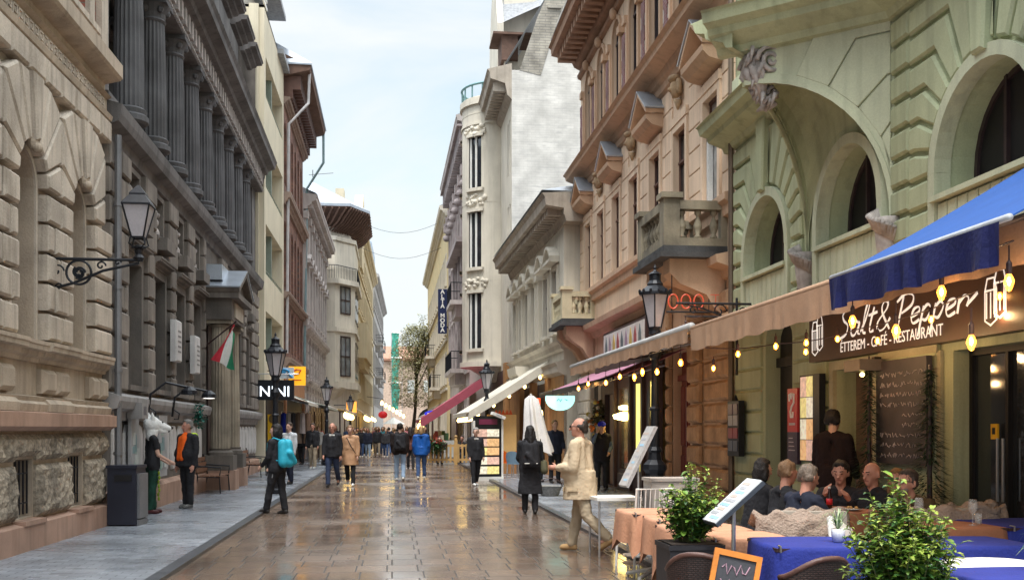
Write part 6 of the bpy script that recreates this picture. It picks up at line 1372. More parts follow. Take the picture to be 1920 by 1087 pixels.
def smoothpts(pts, n=5):
    P = [Vector((x, y, 0)) for x, y in pts]; out = []
    for i in range(len(P) - 1):
        p0, p1, p2, p3 = P[max(i - 1, 0)], P[i], P[i + 1], P[min(i + 2, len(P) - 1)]
        for k in range(n): t_ = k / n; out.append(.5 * ((2 * p1) + (p2 - p0) * t_ + (2 * p0 - 5 * p1 + 4 * p2 - p3) * t_ ** 2 + (3 * p1 - p0 - 3 * p2 + p3) * t_ ** 3))
    return out + [P[-1]]
adv = {'S': .58, 'a': .5, 'l': .32, 't': .4, '&': .62, 'P': .62, 'e': .38, 'p': .44, 'r': .5, ' ': .18}; sc = .6
for ch in 'Salt& Pepper':
    for stroke in ST.get(ch, []):
        pp = smoothpts(stroke); b.tube([(-.075, u - (q.x + q.y * .16) * sc, -.1 + q.y * .36) for q in pp], [.016 + .005 * sin(k * .5) for k in range(len(pp))], 6)
    u -= adv[ch] * sc
b.v = [(-.062 + (x + .075) * .25, y, z) for x, y, z in b.v]; b.build('handwritten_name', letglow, t, True)
text(t, 'ÉTTEREM - CAFÉ - RESTAURANT', .185, (-.064, .07, -.23), RW, letglow, .002, 0, .0, sx=.98)
for yy in (2.14, -2.2):
    b = MB()
    for dy, dz in ((.07, 0), (-.09, .06)):
        for q in (-.07, 0, .07): b.tube([(-.075, yy + dy + q, -.2 + dz), (-.075, yy + dy + q, .06 + dz)], .011, 5)
        b.tube([(-.075, yy + dy - .1, .08 + dz), (-.075, yy + dy - .06, .2 + dz), (-.075, yy + dy + .06, .2 + dz), (-.075, yy + dy + .1, .08 + dz), (-.075, yy + dy + .1, -.22 + dz), (-.075, yy + dy, -.27 + dz), (-.075, yy + dy - .1, -.22 + dz), (-.075, yy + dy - .1, .08 + dz), (-.075, yy + dy + .1, .08 + dz)], .013, 5)
    b.v = [(-.062 + (x + .075) * .25, y, z) for x, y, z in b.v]; b.build('shaker_emblem', letglow, t)
t = thing('chalkboard', 'large dark chalkboard with faint handwriting beside the brown restaurant door', 'chalkboard', (6.02, 11.65, 1.85))
b = MB(); b.box(-.07, 0, -.6, .62, -.62, .62); b.build('board', mat('dark_slate_board', (.055, .046, .052), .6, .3, 3, .05, 30), t)
b = MB(); rr = random.Random(3); z = .44; chalk = mat('faded_chalk', (.42, .37, .38), .9)
for line in ((.5, -.45), (.5, -.5), (.5, -.5), (.5, -.5), (-.05, -.5), (-.05, -.5), (.5, -.4), (.5, -.3), (.5, -.5)):
    y = line[0]
    while y > line[1]:
        w = rr.uniform(.08, .16); pts = [(-.074, y - w * k / 7, z + rr.uniform(-.03, .035)) for k in range(8)]; b.tube(pts, .0042, 4); y -= w + .04
    z -= .12
b.build('handwriting', chalk, t)
t = thing('poster_case', 'upright dark framed poster case on the pale pier next to the apricot house', 'poster case', (6.0, 17.55, 1.65)); b = MB(); b.box(-.1, 0, -.3, .3, -.48, .48); b.lathe([(.05, .48), (.02, .56), (.0, .6)], (-.05, 0, 0), 6); b.build('frame', blackiron, t)
b = MB(); k = 0
for dy in (-.13, .13):
    for dz in (-.3, -.08, .14, .34): b.mi = k % 4; b.box(-.112, -.1, dy - .11, dy + .11, dz - .09, dz + .09); k += 1
b.build('pictures', [mat('picture_slate', (.1, .12, .16), .3), mat('picture_red', (.3, .06, .07), .3), mat('picture_pale', (.36, .34, .36), .3), mat('picture_plum', (.12, .07, .1), .3)], t)
t = thing('red_poster', 'red poster with white twisted emblem above a dark text block beside the dark house door', 'poster', (5.98, 14.98, 1.7)); b = MB(); b.box(-.03, .03, -.19, .19, -.1, .55); b.build('red_sheet', mat('poster_red', (.55, .035, .045), .4, .05), t); b = MB(); b.box(-.03, .03, -.19, .19, -.58, -.1); b.build('dark_sheet', mat('poster_plum', (.06, .04, .07), .4), t)
b = MB(); b.tube([(-.036, y, z) for y, z in ((.09, .36), (.1, .46), (.05, .47), (.02, .4), (-.02, .47), (-.08, .46), (-.08, .34), (.0, .28), (.05, .2), (.03, .12), (-.04, .12), (-.05, .2))], .018, 6); b.build('emblem', lettw, t)
b = MB(); b.box(-.036, -.03, -.11, .11, .0, .035)
for k in range(4): b.box(-.036, -.03, -.02 - .03 * k, .13, -.2 - k * .06, -.185 - k * .06)
b.build('text_lines', mat('poster_text', (.5, .42, .44), .5), t)
t = thing('lit_menu_case', 'tall lit menu case with food pictures between the red poster and brown door', 'menu case', (5.98, 14.28, 1.8)); b = MB(); b.box(-.06, .03, -.36, .34, -.62, .62); b.build('frame', blackiron, t)
b = MB(); k = 0; pm = [mat('menu_pic_%s' % n, c, .4, .45, 14, 0, 1, emit=.33, fine=1) for n, c in (('pink', (.62, .40, .32)), ('yellow', (.75, .62, .25)), ('cream', (.78, .70, .55)), ('orange', (.7, .42, .2)))]
for dz in (-.46, -.16, .15, .45):
    for dy in (-.03, .19): b.mi = (k * 3 + k // 2) % 4; b.box(-.07, -.06, dy - .105, dy + .105, dz - .145, dz + .145); k += 1
b.build('lit_pictures', pm, t)
t = thing('neon_lettering', 'thin red outline lettering hung under the stone balcony', 'sign', (5.0, 18.6, 3.85)); redn = mat('red_letter_tube', (.55, .08, .04), .4, .05, 3, 0, 1, emit=.25, fine=0)
b = MB()
for k in range(3): b.tube([(.12 + k * .24 + .09 * cos(a * pi / 8), 0, .13 + .13 * sin(a * pi / 8)) for a in range(17)], .014, 6)
b.tube([(.92, 0, 0), (.92, 0, .26)], .014); b.tube([(.82, 0, .26), (1.02, 0, .26)], .014); b.tube([(1.1, 0, 0), (1.1, 0, .26), (1.24, 0, .26)], .014); b.tube([(1.1, 0, .13), (1.2, 0, .13)], .014); b.tube([(1.1, 0, 0), (1.24, 0, 0)], .014); b.tube([(1.3, 0, 0), (1.39, 0, .26), (1.48, 0, 0)], .014)
b.build('letters', redn, t); b = MB(); b.tube([(0, .02, -.06), (1.5, .02, -.06)], .018); b.tube([(.1, .02, -.06), (.1, .02, .75)], .01); b.tube([(.8, .02, -.06), (.8, .02, .75)], .01); b.build('rail', blackiron, t)
t = thing('iron_sign_bracket', 'black scrolled iron bracket on the corner of the green house above the tan awning', 'bracket', (6.08, 17.0, 3.75))
b = MB(); b.tube([(0, 0, 0), (-1.35, 0, 0)], .022); b.tube([(0, 0, -.22), (-1.2, 0, -.22)], .016); b.tube([(-.3, 0, .1), (-.3, 0, -1.2)], .022)
for x0, s in ((-.2, .5), (-.6, .9), (-1.05, .6)): b.tube([(x0 + .14 * s * (1 - a / 18) * cos(a * .5), 0, -.12 + .14 * s * (1 - a / 18) * sin(a * .5)) for a in range(16)], .013, 5)
b.tube([(-1.3, 0, 0), (-.9, 0, -.08), (-.4, 0, -.26), (0, 0, -.4)], .014); b.build('scrollwork', blackiron, t)
t = thing('oval_lit_sign', 'pale turquoise lit half oval sign hanging under the mauve awning', 'sign', (4.55, 28.0, 2.15)); b = MB(); b.prism if 0 else None
def disc(b, rx, rz, z0, y0, y1, a0=0, a1=2 * pi, n=28):
    P = [(rx * cos(a0 + (a1 - a0) * k / n), z0 + rz * sin(a0 + (a1 - a0) * k / n)) for k in range(n + (0 if a1 - a0 > 6 else 1))]
    b.poly([(x, y0, z) for x, z in P]); b.poly([(x, y1, z) for x, z in P])
    for (x, z), (x2, z2) in zip(P, P[1:] + P[:1]): b.poly([(x, y0, z), (x2, y0, z2), (x2, y1, z2), (x, y1, z)])
disc(b, .4, .33, .32, -.05, .05, pi * .93, pi * 2.07); b.build('lit_face', mat('turquoise_lit_face', (.38, .85, .8), .4, .06, 5, 0, 1, emit=.8, fine=0), t); b = MB(); b.tube([(-.1, -.056, .25), (-.04, -.056, .31), (.0, -.056, .24), (.04, -.056, .3)], .012, 4); b.tube([(.12, -.056, .3), (.2, -.056, .26)], .01, 4); b.build('faint_lettering', mat('teal_letter', (.12, .35, .5), .5), t); b = MB(); b.tube([(-.2, 0, .36), (-.2, 0, .6)], .01); b.tube([(.2, 0, .36), (.2, 0, .6)], .01); b.build('hanger', blackiron, t)
t = thing('vertical_sign', 'dark navy vertical sign with white capital letters on the far yellow house', 'sign', (3.62, 75.2, 8.5)); b = MB(); b.box(-.32, .32, -.1, .1, 0, 3.2); b.build('board', mat('navy_sign', (.012, .02, .07), .4), t)
for k, ch in enumerate('ALTA MODA'):
    if ch != ' ': text(t, ch, .42, (0, -.12, 3.0 - k * .345), (pi / 2, 0, 0), lettw, .01, 0, .012)
b = MB(); b.box(.32, .6, -.04, .04, .4, .5); b.box(.32, .6, -.04, .04, 2.7, 2.8); b.build('brackets', blackiron, t)
t = thing('shop_sign', 'black shop sign with white letters beside the lamp post on the left pavement', 'sign', (-4.35, 39.2, 2.72)); b = MB(); b.box(-.75, .75, -.08, .08, -.02, .72); b.build('board', blackiron, t); text(t, 'NINI', .55, (.05, -.1, .28), (pi / 2, 0, 0), mat('lit_white_letters', (.85, .92, 1), .4, 0, 1, 0, 1, emit=1.0, fine=0), .015); b = MB(); b.tube([(-1.2, 0, .95), (.9, 0, .95)], .02); b.tube([(-.5, 0, .95), (-.5, 0, .7)], .015); b.tube([(.5, 0, .95), (.5, 0, .7)], .015); b.build('hanger', steel, t)
t = thing('blue_white_sign', 'small pale blue and white projecting sign above the black shop sign', 'sign', (-4.1, 40.2, 3.55)); b = MB(); b.box(-.35, .4, -.06, .06, 0, .42); b.build('panel', mat('pale_sign', (.65, .72, .78), .4), t); b = MB(); b.tube([(.0, -.08, .35), (.2, -.08, .3), (.25, -.08, .12), (.36, -.08, .05)], .04, 6); b.ball((.02, -.08, .25), .09, (1, .3, 1)); b.build('blue_swirl', mat('sign_blue', (.05, .35, .7), .4), t)
t = thing('yellow_sign', 'square yellow orange projecting sign right of the lamp post', 'sign', (-3.62, 40.5, 3.3)); b = MB(); b.box(-.3, .33, -.09, .09, 0, .72); b.build('lit_box', mat('yellow_box', (.92, .45, .02), .4, .05, 3, 0, 1, emit=.35), t); b = MB(); b.tube([(-.14, -.1, .52), (0, -.1, .6), (.16, -.1, .58), (.08, -.1, .44), (-.12, -.1, .4)], .035, 6); b.box(-.16, .18, -.1, -.09, .18, .22); b.build('red_mark', mat('sign_red', (.75, .08, .02), .4), t); b = MB(); b.tube([(-1.1, 0, .55), (-.3, 0, .55)], .018); b.build('bracket', blackiron, t)
t = thing('yellow_banner', 'tall narrow yellow banner standing at the left shop entrance', 'banner', (-4.55, 40.6, KZ)); b = MB(); b.box(-.17, .17, -.04, .04, .25, 2.15); b.build('panel', mat('banner_yellow', (.75, .42, .01), .5), t); b = MB(); disc(b, .13, .16, 1.98, -.06, -.045); b.tube([(0, -.06, 1.7), (0, -.06, .4)], .03, 4); b.build('dark_print', mat('banner_print', (.12, .07, .02), .6), t); b = MB(); b.box(-.2, .2, -.12, .12, 0, .25); b.build('foot', blackiron, t)
t = thing('orange_square_sign', 'small orange lit square sign above the yellow lights on the left', 'sign', (-2.75, 72, 2.75)); b = MB(); b.box(-.34, .34, -.08, .08, 0, .75); b.build('panel', mat('orange_lit_panel', (1, .36, .06), .4, .05, 3, 0, 1, emit=.7), t); b = MB(); b.tube([(-.42, 0, .5), (-1.2, 0, .5)], .03); b.build('bracket', blackiron, t)
t = thing('blue_oval_sign', 'bright blue oval sign with pale letters under the crimson awning', 'sign', (2.0, 51.2, 2.38)); b = MB(); disc(b, .42, .16, 0, -.06, .06); b.build('panel', mat('sign_ultramarine', (.03, .04, .6), .4, .05, 3, 0, 1, emit=.3), t); b = MB(); b.box(-.28, .28, -.075, -.065, -.03, .04); b.build('pale_letters', lettw, t)
t = thing('red_lantern', 'big red paper lantern hanging over the far end of the street', 'lantern', (-.8, 92, 2.55)); b = MB(); b.lathe([(.14, 0), (.36, .14), (.4, .3), (.36, .48), (.14, .62)], (0, 0, 0), 16); b.build('shade', mat('red_lantern_paper', (.55, .02, .03), .5, .1, 4, .1, 20, emit=.15), t, True); b = MB(); b.tube([(0, 0, .62), (0, 0, 1.7), (-1.4, 0, 1.9)], .03); b.build('hanger', blackiron, t)

# ================================================================== flag, clothes and left pavement things
t = thing('flag', 'red white and green striped flag on a slanted pole at the portico', 'flag', (-4.0, 27.2, 4.22)); b = MB(); b.tube([(-.75, .35, -.42), (0, 0, .12), (.06, -.03, .17)], .02); b.build('pole', darkwood, t)
cols = [mat('flag_red', (.55, .03, .05), .7), mat('flag_white', (.7, .7, .68), .7), mat('flag_green', (.03, .24, .12), .7)]; b = MB(); n = 12
def fl(i, j): u, v = i / n, j / 9; return (-.02 + u * (-.55 + .57 * v) + .03 * sin(v * 9 + u * 4), .05 * sin(v * 8 + u * 3), .1 - .28 * v - u * (.92 - .02 * v) + .02 * sin(v * 6))
for i in range(n):
    for j in range(9): b.mi = j // 3; b.poly([fl(i, j), fl(i, j + 1), fl(i + 1, j + 1), fl(i + 1, j)])
b.build('cloth', cols, t, True)
t = thing('litter_bin', 'tall dark blue grey metal litter bin against the sand coloured stone building', 'litter bin', (-4.42, 18.0, KZ), radians(-4)); b = MB(); b.box(-.22, .25, -.25, .25, .02, .98); b.box(-.24, .27, -.27, .27, .95, 1.0); b.build('body', mat('dark_slate_paint', (.022, .024, .038), .45, .15, 3, .05, 40), t); b = MB(); b.box(.25, .29, -.2, .26, .12, .86); b.box(.25, .28, -.2, .26, 0, .1); b.build('door_panel', mat('dull_steel_panel', (.2, .2, .21), .5, metal=.4), t); b = MB(); b.box(-.1, .18, -.27, -.25, .74, .84); b.build('slot', dark, t)
def bench(label, X, Y):
    t = thing('bench', label, 'bench', (X, Y, KZ), 0, 'iron armed benches against the palace wall'); b = MB()
    for k in range(4): b.box(-.25 + k * .13, -.15 + k * .13, -.75, .75, .42, .45)
    b.build('seat', mat('brown_slat_wood', (.2, .1, .06), .6), t); b = MB()
    for k in range(3): b.box(-.34 - .03 * k, -.31 - .03 * k, -.75, .75, .52 + k * .13, .62 + k * .13)
    b.build('backrest', MATS['brown_slat_wood'], t)
    for y in (-.7, .7): b = MB(); b.tube([(.25, y, 0), (.22, y, .4), (-.3, y, .42), (-.42, y, .95)], .02); b.tube([(-.3, y, .42), (-.38, y, 0)], .02); b.tube([(.22, y, .4), (.26, y, .64), (-.36, y, .68)], .02); b.build('iron_frame', blackiron, t)
bench('bench in front of the near column base of the portico', -4.45, 27.0); bench('bench beyond the portico toward the cream modern block', -4.5, 35.4)
def fluff(b, c, r, n, sz, rr, flat=1, rx=1, ry=1):
    """leaf clump: small bent leaves through a volume"""
    for _ in range(n):
        d = Vector((rr.gauss(0, 1), rr.gauss(0, 1), rr.gauss(0, 1))); d.normalize(); d *= r * rr.random() ** .45; p = Vector(c) + Vector((d.x * rx, d.y * ry, d.z * flat))
        a = Vector((rr.gauss(0, 1), rr.gauss(0, 1), rr.gauss(0, .7))).normalized(); s = a.cross(Vector((0, 0, 1))); s = s.normalized() if s.length > .01 else Vector((1, 0, 0)); L_ = sz * rr.uniform(.6, 1.3); w = L_ * .36
        up_ = a.cross(s) * (.12 * L_); b.poly([p, p + a * L_ * .5 + s * w - up_, p + a * L_, p + a * L_ * .5 - s * w - up_])
leafm = [mat('leaf_bright', (.125, .24, .03), .45, .35, 9, .1, 30, spec=.5), mat('leaf_yellow_green', (.29, .37, .06), .45, .3, 9, .1, 30), mat('leaf_dark', (.035, .10, .025), .45, .35, 9, .1, 30), mat('conifer_needle', (.02, .05, .025), .7, .5, 12, .1, 30)]
t = thing('potted_plant', 'small green plant in a tall black pot at the left shop entrance', 'potted plant', (-4.75, 42.6, KZ)); b = MB(); b.lathe([(.15, 0), (.22, .7), (.24, .75), (.2, .75)], (0, 0, 0), 12); b.build('pot', blackiron, t); b = MB(); fluff(b, (0, 0, .95), .28, 160, .12, RD); b.build('foliage', leafm[0], t)
t = thing('clothes_rack', 'rail of hanging clothes outside the left shop under the pale grey awning', 'clothes rack', (-3.9, 43.4, KZ)); b = MB(); b.tube([(-.6, 0, 0), (-.6, 0, 2.3), (.5, 0, 2.3), (.5, 0, 0)], .02); b.build('rail', steel, t)
for k, (c, h_) in enumerate((((.02, .04, .4), 1.0), ((.4, .37, .36), .9), ((.05, .05, .06), 1.1), ((.16, .11, .08), 1.2), ((.5, .42, .4), .8), ((.2, .12, .08), 1.2))): b = MB(); x = -.5 + k * .19; b.lathe([(.02, 2.26), (.12, 2.2), (.15, 2.2 - h_ * .5), (.18, 2.2 - h_)], (x, 0, 0), 8); b.build('garment', mat('garment_%d' % k, c, .9, .2), t)
for i, (dy, m_) in enumerate(((3.3, 'poster on the painted wall beside the masked performer'), (1.0, 'tall narrow grey poster board by the litter bin'))):
    t = thing('wall_poster', ('pale green abstract ' if i == 0 else 'blue grey ') + m_, 'poster', (-4.69 - .01 * i, 18.3 + dy + .4, 1.3)); b = MB(); b.box(-.03, .03, -.38 + .1 * i, .38 - .1 * i, -.62, .62); b.build('board', mat('poster_frame_%d' % i, (.35, .35, .36), .5), t); b = MB()
    for k in range(9): b.mi = k % 3; y0 = -.3 + .1 * i + RD.uniform(0, .35); z0 = RD.uniform(-.55, .3); b.box(.03, .034 + k * .001, y0, y0 + RD.uniform(.1, .22), z0, z0 + RD.uniform(.1, .3))
    b.build('print', [mat('print_%d_%d' % (i, k), c, .5) for k, c in enumerate(((.30, .42, .36), (.18, .27, .28), (.5, .52, .5)))], t)
t = thing('wall_cabinet', 'small white electrical cabinet on the ledge above the masked performer', 'cabinet', (-4.62, 19.55, 1.95)); b = MB(); b.box(-.1, .16, -.24, .24, -.12, .16); b.build('box', ledgestone, t); b = MB(); b.box(.16, .165, -.1, .1, -.05, .1); b.build('label_plate', mat('dark_plate', (.1, .1, .12), .5), t)
for i, (y, lit) in enumerate(((20.4, 0), (22.6, 1))):
    t = thing('swan_neck_floodlight', 'swan neck floodlight on the palace ledge, ' + ('lit' if lit else 'unlit, nearest the litter bin'), 'floodlight', (-4.6, y, 2.25)); b = MB(); b.tube([(0, 0, -.35), (.05, 0, .05), (.3, .15, .28), (.65, .4, .2)], .025); b.tube([(.02, 0, -.2), (.14, .02, -.28), (.12, .02, -.4), (.03, 0, -.4)], .015); b.build('arm', blackiron, t); b = MB(); b.lathe([(.16, -.06), (.15, .02), (.05, .1)], (.68, .42, .12), 12); b.build('head', blackiron, t); b = MB(); b.lathe([(.02, -.075), (.13, -.07)], (.68, .42, .12), 12); b.build('lens', mat('lit_white_lens', (1, .95, .85), .4, 0, 1, 0, 1, emit=2.2, fine=0) if lit else glass, t)
t = thing('wreath', 'dark green wreath hanging on the ledge above the grey haired man', 'wreath', (-4.5, 25.2, 1.95)); b = MB(); fluff(b, (0, 0, 0), .26, 200, .09, RD, 1.2, .5, 1); b.build('foliage', mat('teal_foliage', (.01, .12, .09), .6, .4), t)
for i, (yy, zz) in enumerate(((23.35, 3.55), (25.55, 3.4))):
    t = thing('wall_plaque', ('pale' if i == 0 else 'second greyer') + ' stone plaque between windows of the palace, ' + ('left of two' if i == 0 else 'right of two'), 'plaque', (-4.74, yy, zz)); b = MB(); b.side = 1; b.pblock([(-.28, -.45), (.28, -.45), (.28, .45), (-.28, .45)], 0, .14, 0, .03); b.build('slab', palepanel, t); b = MB(); b.side = 1
    for k in range(5): b.box(-.16, .16, .141, .146, -.25 + k * .11, -.21 + k * .11)
    b.build('worn_text', mat('worn_text', (.22, .21, .21), .8), t)
# ================================================================== terrace
orangecl = mat('terracotta_tablecloth', (.56, .285, .175), .85, .16, 4, .35, 40); bluecl = mat('royal_blue_tablecloth', (.018, .031, .235), .85, .16, 4, .35, 40); bluedk = bluecl
def table(label, clabel, X, Y, w, l, rz, cl, drop=.3, z=None, cross=True, h=.74):
    z = (KZ if X > 3.06 else 0) if z is None else z; t = thing('cafe_table', label, 'table', (X, Y, z), rz, 'terrace tables')
    b = MB(); b.box(-w / 2 + .02, w / 2 - .02, -l / 2 + .02, l / 2 - .02, h - .03, h - .004); b.build('tabletop', darkwood, t)
    b = MB(); b.tube([(0, 0, .06), (0, 0, h - .03)], .03, 10); b.build('pedestal', steel, t); b = MB()
    for q in range(4): a = q * pi / 2 + pi / 4; b.tube([(0, 0, .1), (.32 * cos(a), .32 * sin(a), .035)], [.03, .02], 6); b.ball((.33 * cos(a), .33 * sin(a), .025), .025, seg=8, nr=5)
    b.build('cross_foot', whitemetal, t)
    c = tag(empty('tablecloth', (X, Y, z), rz), clabel, 'tablecloth', 'terrace tablecloths'); b = MB(); n = 64; rows = []
    def edge(f, rr):  # rounded square outline
        a = 2 * pi * f; x, y = cos(a), sin(a); m_ = max(abs(x), abs(y)); k = (1 - .08 * (1 - m_) / .293); return x / m_ * k * (w / 2) * rr, y / m_ * k * (l / 2) * rr
    ph = RD.uniform(0, 6)
    for s, (rr, dz) in enumerate(((.25, 0), (.6, 0), (.93, 0), (1.0, -.004), (1.02, -.03), (1.04, -.12), (1.06, -.22), (1.08, -.34))):
        row = []
        for k in range(n):
            f = k / n; x, y = edge(f, rr); dd = dz
            if s > 4:
                q = (s - 4) / 3; cor = abs(sin(4 * pi * f)) ** .5; fold = sin(f * 2 * pi * 12 + ph) * .5 + sin(f * 2 * pi * 7 + ph * 2) * .5
                g = 1 + q * (.05 * fold) + q * .05 * (1 - cor); x *= g; y *= g; corner = (1 - abs(cos(4 * pi * f + pi)) ) * 0 + max(0, 1 - abs(((f * 8 + 8) % 2) - 1) * 3); dd = dz * drop / .34 * (1 + .45 * corner)
            row.append(b.P((x, y, h + .004 + dd)))
        rows.append(row)
    ctr = b.P((0, 0, h + .004))
    for k in range(n): b.face((ctr, rows[0][k], rows[0][(k + 1) % n]))
    for r0, r1 in zip(rows, rows[1:]):
        for k in range(n): b.face((r0[k], r0[(k + 1) % n], r1[(k + 1) % n], r1[k]))
    b.build('cloth', cl, c, True); b = MB(); b.tube([(-w * .45, -l / 2 - .006, h - .03), (-w * .45, -l / 2 - .008, h + .012), (-w * .45, -l / 2 + .05, h + .014)], .008, 5); b.build('cloth_clip', steel, c); return t
table('cafe table farthest from the camera under terracotta cloth by the white metal chair', 'terracotta cloth on the table in front of the grey serving cabinet', 2.88, 11.25, .72, .8, .05, orangecl, .33)
table('cafe table under terracotta cloth, second from the white metal chair', 'terracotta cloth with deep folds left of the leafy planter', 2.95, 10.35, .72, .75, -.03, orangecl, .36)
table('cafe table half hidden behind the leafy planter', 'terracotta cloth just behind the leafy planter box', 2.86, 9.35, .75, .72, .06, orangecl, .4)
table('cafe table between leafy planter and near menu stand', 'terracotta cloth between leafy planter box and near menu stand', 2.95, 8.6, .72, .7, 0, orangecl, .42)
table('blue covered table in front of the white cushion with a spider plant on it', 'royal blue cloth of the table with the white pot left of the big shrub', 3.2, 7.62, .86, .8, -.06, bluecl, .34)
table('blue covered table directly right of the big shrub', 'royal blue cloth between the big shrub and the white cushion', 4.3, 7.55, .95, .75, -.05, bluecl, .34)
table('blue covered table nearest to the camera at the lower right corner', 'royal blue cloth nearest the camera in the lower right corner', 3.78, 5.75, .95, .75, -.02, bluecl, .3)
table('blue covered table by the glass doors at the right edge', 'royal blue cloth hanging low at the right edge by the fur throw', 5.75, 9.0, .9, .9, .1, bluecl, .4)
table('round looking table with wine glasses in front of the brown jacket', 'shaded terracotta cloth under the wine glasses in front of the brown jacket', 4.95, 8.85, .8, .7, .1, mat('shaded_terracotta_cloth', (.36, .15, .08), .85, .1, 4, .2, 60), .25)  # darker copy of the terracotta cloth, shade put into its colour
table('table with bottle between the grey haired man and the man holding his chin', 'shaded terracotta cloth under the red bottle', 4.72, 10.75, .8, .8, .0, MATS['shaded_terracotta_cloth'], .25)
wick = mat_brick('brown_wicker', (.085, .042, .035), (.05, .026, .024), (.016, .01, .01), .035, .016, .004, .55, 'xz', .9)
def wicker(label, X, Y, rz):
    t = thing('wicker_chair', label, 'chair', (X, Y, KZ if X > 3.06 else 0), rz, 'brown wicker chairs'); t.scale = (.92, .92, .9); b = MB(); n = 14; P = []
    for k in range(n + 1): a = pi * (.02 + .96 * k / n); P.append((.27 * cos(a), -.26 * sin(a), .86 - .16 * abs(cos(a)) ** 2.5))
    for p, q in zip(P, P[1:]):
        b.poly([(p[0], p[1], .45), (q[0], q[1], .45), (q[0] * 1.06, q[1] * 1.06, q[2]), (p[0] * 1.06, p[1] * 1.06, p[2])]); b.poly([(p[0] * .9, p[1] * .9, .45), (q[0] * .9, q[1] * .9, .45), (q[0] * .97, q[1] * .97, q[2]), (p[0] * .97, p[1] * .97, p[2])])
    b.build('backrest', wick, t); b = MB(); b.tube([(p[0] * 1.02, p[1] * 1.02, p[2] + .008) for p in P], .022, 8); b.build('top_rail', mat('brown_cane_rail', (.11, .055, .045), .4, .2, 9, .2, 40), t, True)
    b = MB(); b.box(-.25, .25, -.2, .26, .4, .46); b.build('seat', wick, t)
    for sx in (-1, 1):
        for sy in (-1, 1): b = MB(); b.tube([(.22 * sx, .2 * sy + .02, .42), (.24 * sx, .22 * sy + .02, 0)], .02, 8); b.build('leg', wick, t)
wicker('brown wicker chair between the planter box and the orange framed chalkboard', 2.2, 7.2, -.5)
wicker('brown wicker chair between the orange framed chalkboard and the big shrub', 2.86, 6.9, .25)
t = thing('white_metal_chair', 'white metal chair with thin arms beside the terracotta tables', 'chair', (2.98, 12.1, 0), .2)
b = MB(); b.box(-.24, .24, -.24, .24, .43, .46); b.build('seat', whitemetal, t); b = MB()
b.tube([(-.24, -.24, .45), (-.24, -.3, .95), (.24, -.3, .95), (.24, -.24, .45)], .016)
for k in range(7): x = -.18 + .06 * k; b.tube([(x, -.25, .46), (x, -.3, .95)], .007, 4)
b.build('backrest', whitemetal, t)
for sx in (-1, 1):
    for sy in (-1, 1): b = MB(); b.tube([(.24 * sx, .24 * sy, .45), (.25 * sx, .26 * sy, 0)], .015); b.build('leg', whitemetal, t)
    b = MB(); b.tube([(.25 * sx, .24, .45), (.25 * sx, .24, .66), (.25 * sx, -.28, .68)], .015); b.build('armrest', whitemetal, t)
t = thing('glass_side_table', 'small white topped metal table with open legs behind the striding man', 'table', (2.9, 13.45, 0), .05); b = MB(); b.box(-.3, .3, -.3, .3, .72, .76); b.build('tabletop', whitemetal, t)
for sx in (-1, 1):
    for sy in (-1, 1): b = MB(); b.tube([(.26 * sx, .26 * sy, .72), (.26 * sx, .26 * sy, 0)], .014); b.build('leg', steel, t)
t = thing('serving_cabinet', 'plain light grey serving cabinet on castors in front of the lamp post base', 'cabinet', (3.62, 13.4, KZ), .02); b = MB(); b.box(-.28, .34, -.2, .2, .08, .92); b.box(-.3, .36, -.22, .22, .92, .96); b.build('body', mat('warm_grey_board', (.40, .36, .33), .7, .08), t); b = MB(); b.box(-.285, -.25, -.18, .18, .15, .85); b.box(.0, .01, -.206, -.2, .12, .9); b.build('door_edge', mat('shade_grey_board', (.3, .28, .27), .7), t); b = MB()  # side panel and door line: darker body grey, shade put into the colour
for sx in (-.22, .28): b.ball((sx, -.12, .04), .04); b.ball((sx, .12, .04), .04)
b.build('castors', black, t)
def menustand(label, X, Y, rz, tilt, zc, back, sheet, w=.36, l=.5):
    z = KZ if X > 3.06 else 0; t = thing('menu_stand', label, 'menu stand', (X, Y, z), rz); b = MB(); b.tube([(0, 0, .02), (0, 0, zc)], .018, 8); b.build('pole', steel, t); b = MB(); b.lathe([(.2, 0), (.2, .015), (.03, .03)], (0, 0, 0), 20); b.build('foot', steel, t)
    R = Matrix.Rotation(tilt, 3, 'Y'); b = MB(); b.cbox((0, 0, zc), (l, w, .03), R); b.build('backboard', back, t); b = MB(); b.cbox(Vector((0, 0, zc)) + R @ Vector((0, -.0, .024)), (l * .98, w * .94, .012), R); b.build('menu_sheets', sheet, t)
    b = MB(); rr = random.Random(len(label))
    for k in range(9):
        b.mi = k % 3; b.cbox(Vector((0, 0, zc)) + R @ Vector((-.2 * l / .5 + k * .048 * l / .5, rr.uniform(-.05, .05), .032)), (.03, rr.uniform(.1, .26) * w / .36, .002), R)
    b.build('menu_print', [mat('print_sky', (.35, .55, .7), .5), mat('print_grey', (.42, .42, .45), .5), mat('print_buff', (.55, .45, .4), .5)], t)
paper = mat('white_menu_paper', (.74, .77, .80), .3, .05, 3, .03, 30)
menustand('menu stand in front of the blue table, tilted white menu on a steel pole', 2.66, 7.9, 0, -.72, 1.07, mat('slate_plastic', (.05, .06, .08), .35), paper, .34, .5)
menustand('menu stand farther off by the lamp post, long wrapped menu tilted steeply', 3.1, 12.9, .1, -1.1, 1.25, mat('grey_wrap', (.42, .40, .40), .5), mat('dull_menu_paper', (.5, .48, .47), .4, .12, 6, .4, 12), .3, .85)
t = thing('framed_chalkboard', 'small orange framed chalkboard leaning by the wicker chair at the lower edge', 'chalkboard', (2.12, 6.6, .1), -.25); t.rotation_euler = (radians(-14), radians(12), radians(-12)); orw = mat('orange_varnished_wood', (.62, .20, .02), .35, .2, 4, .1, 30, coat=.4)
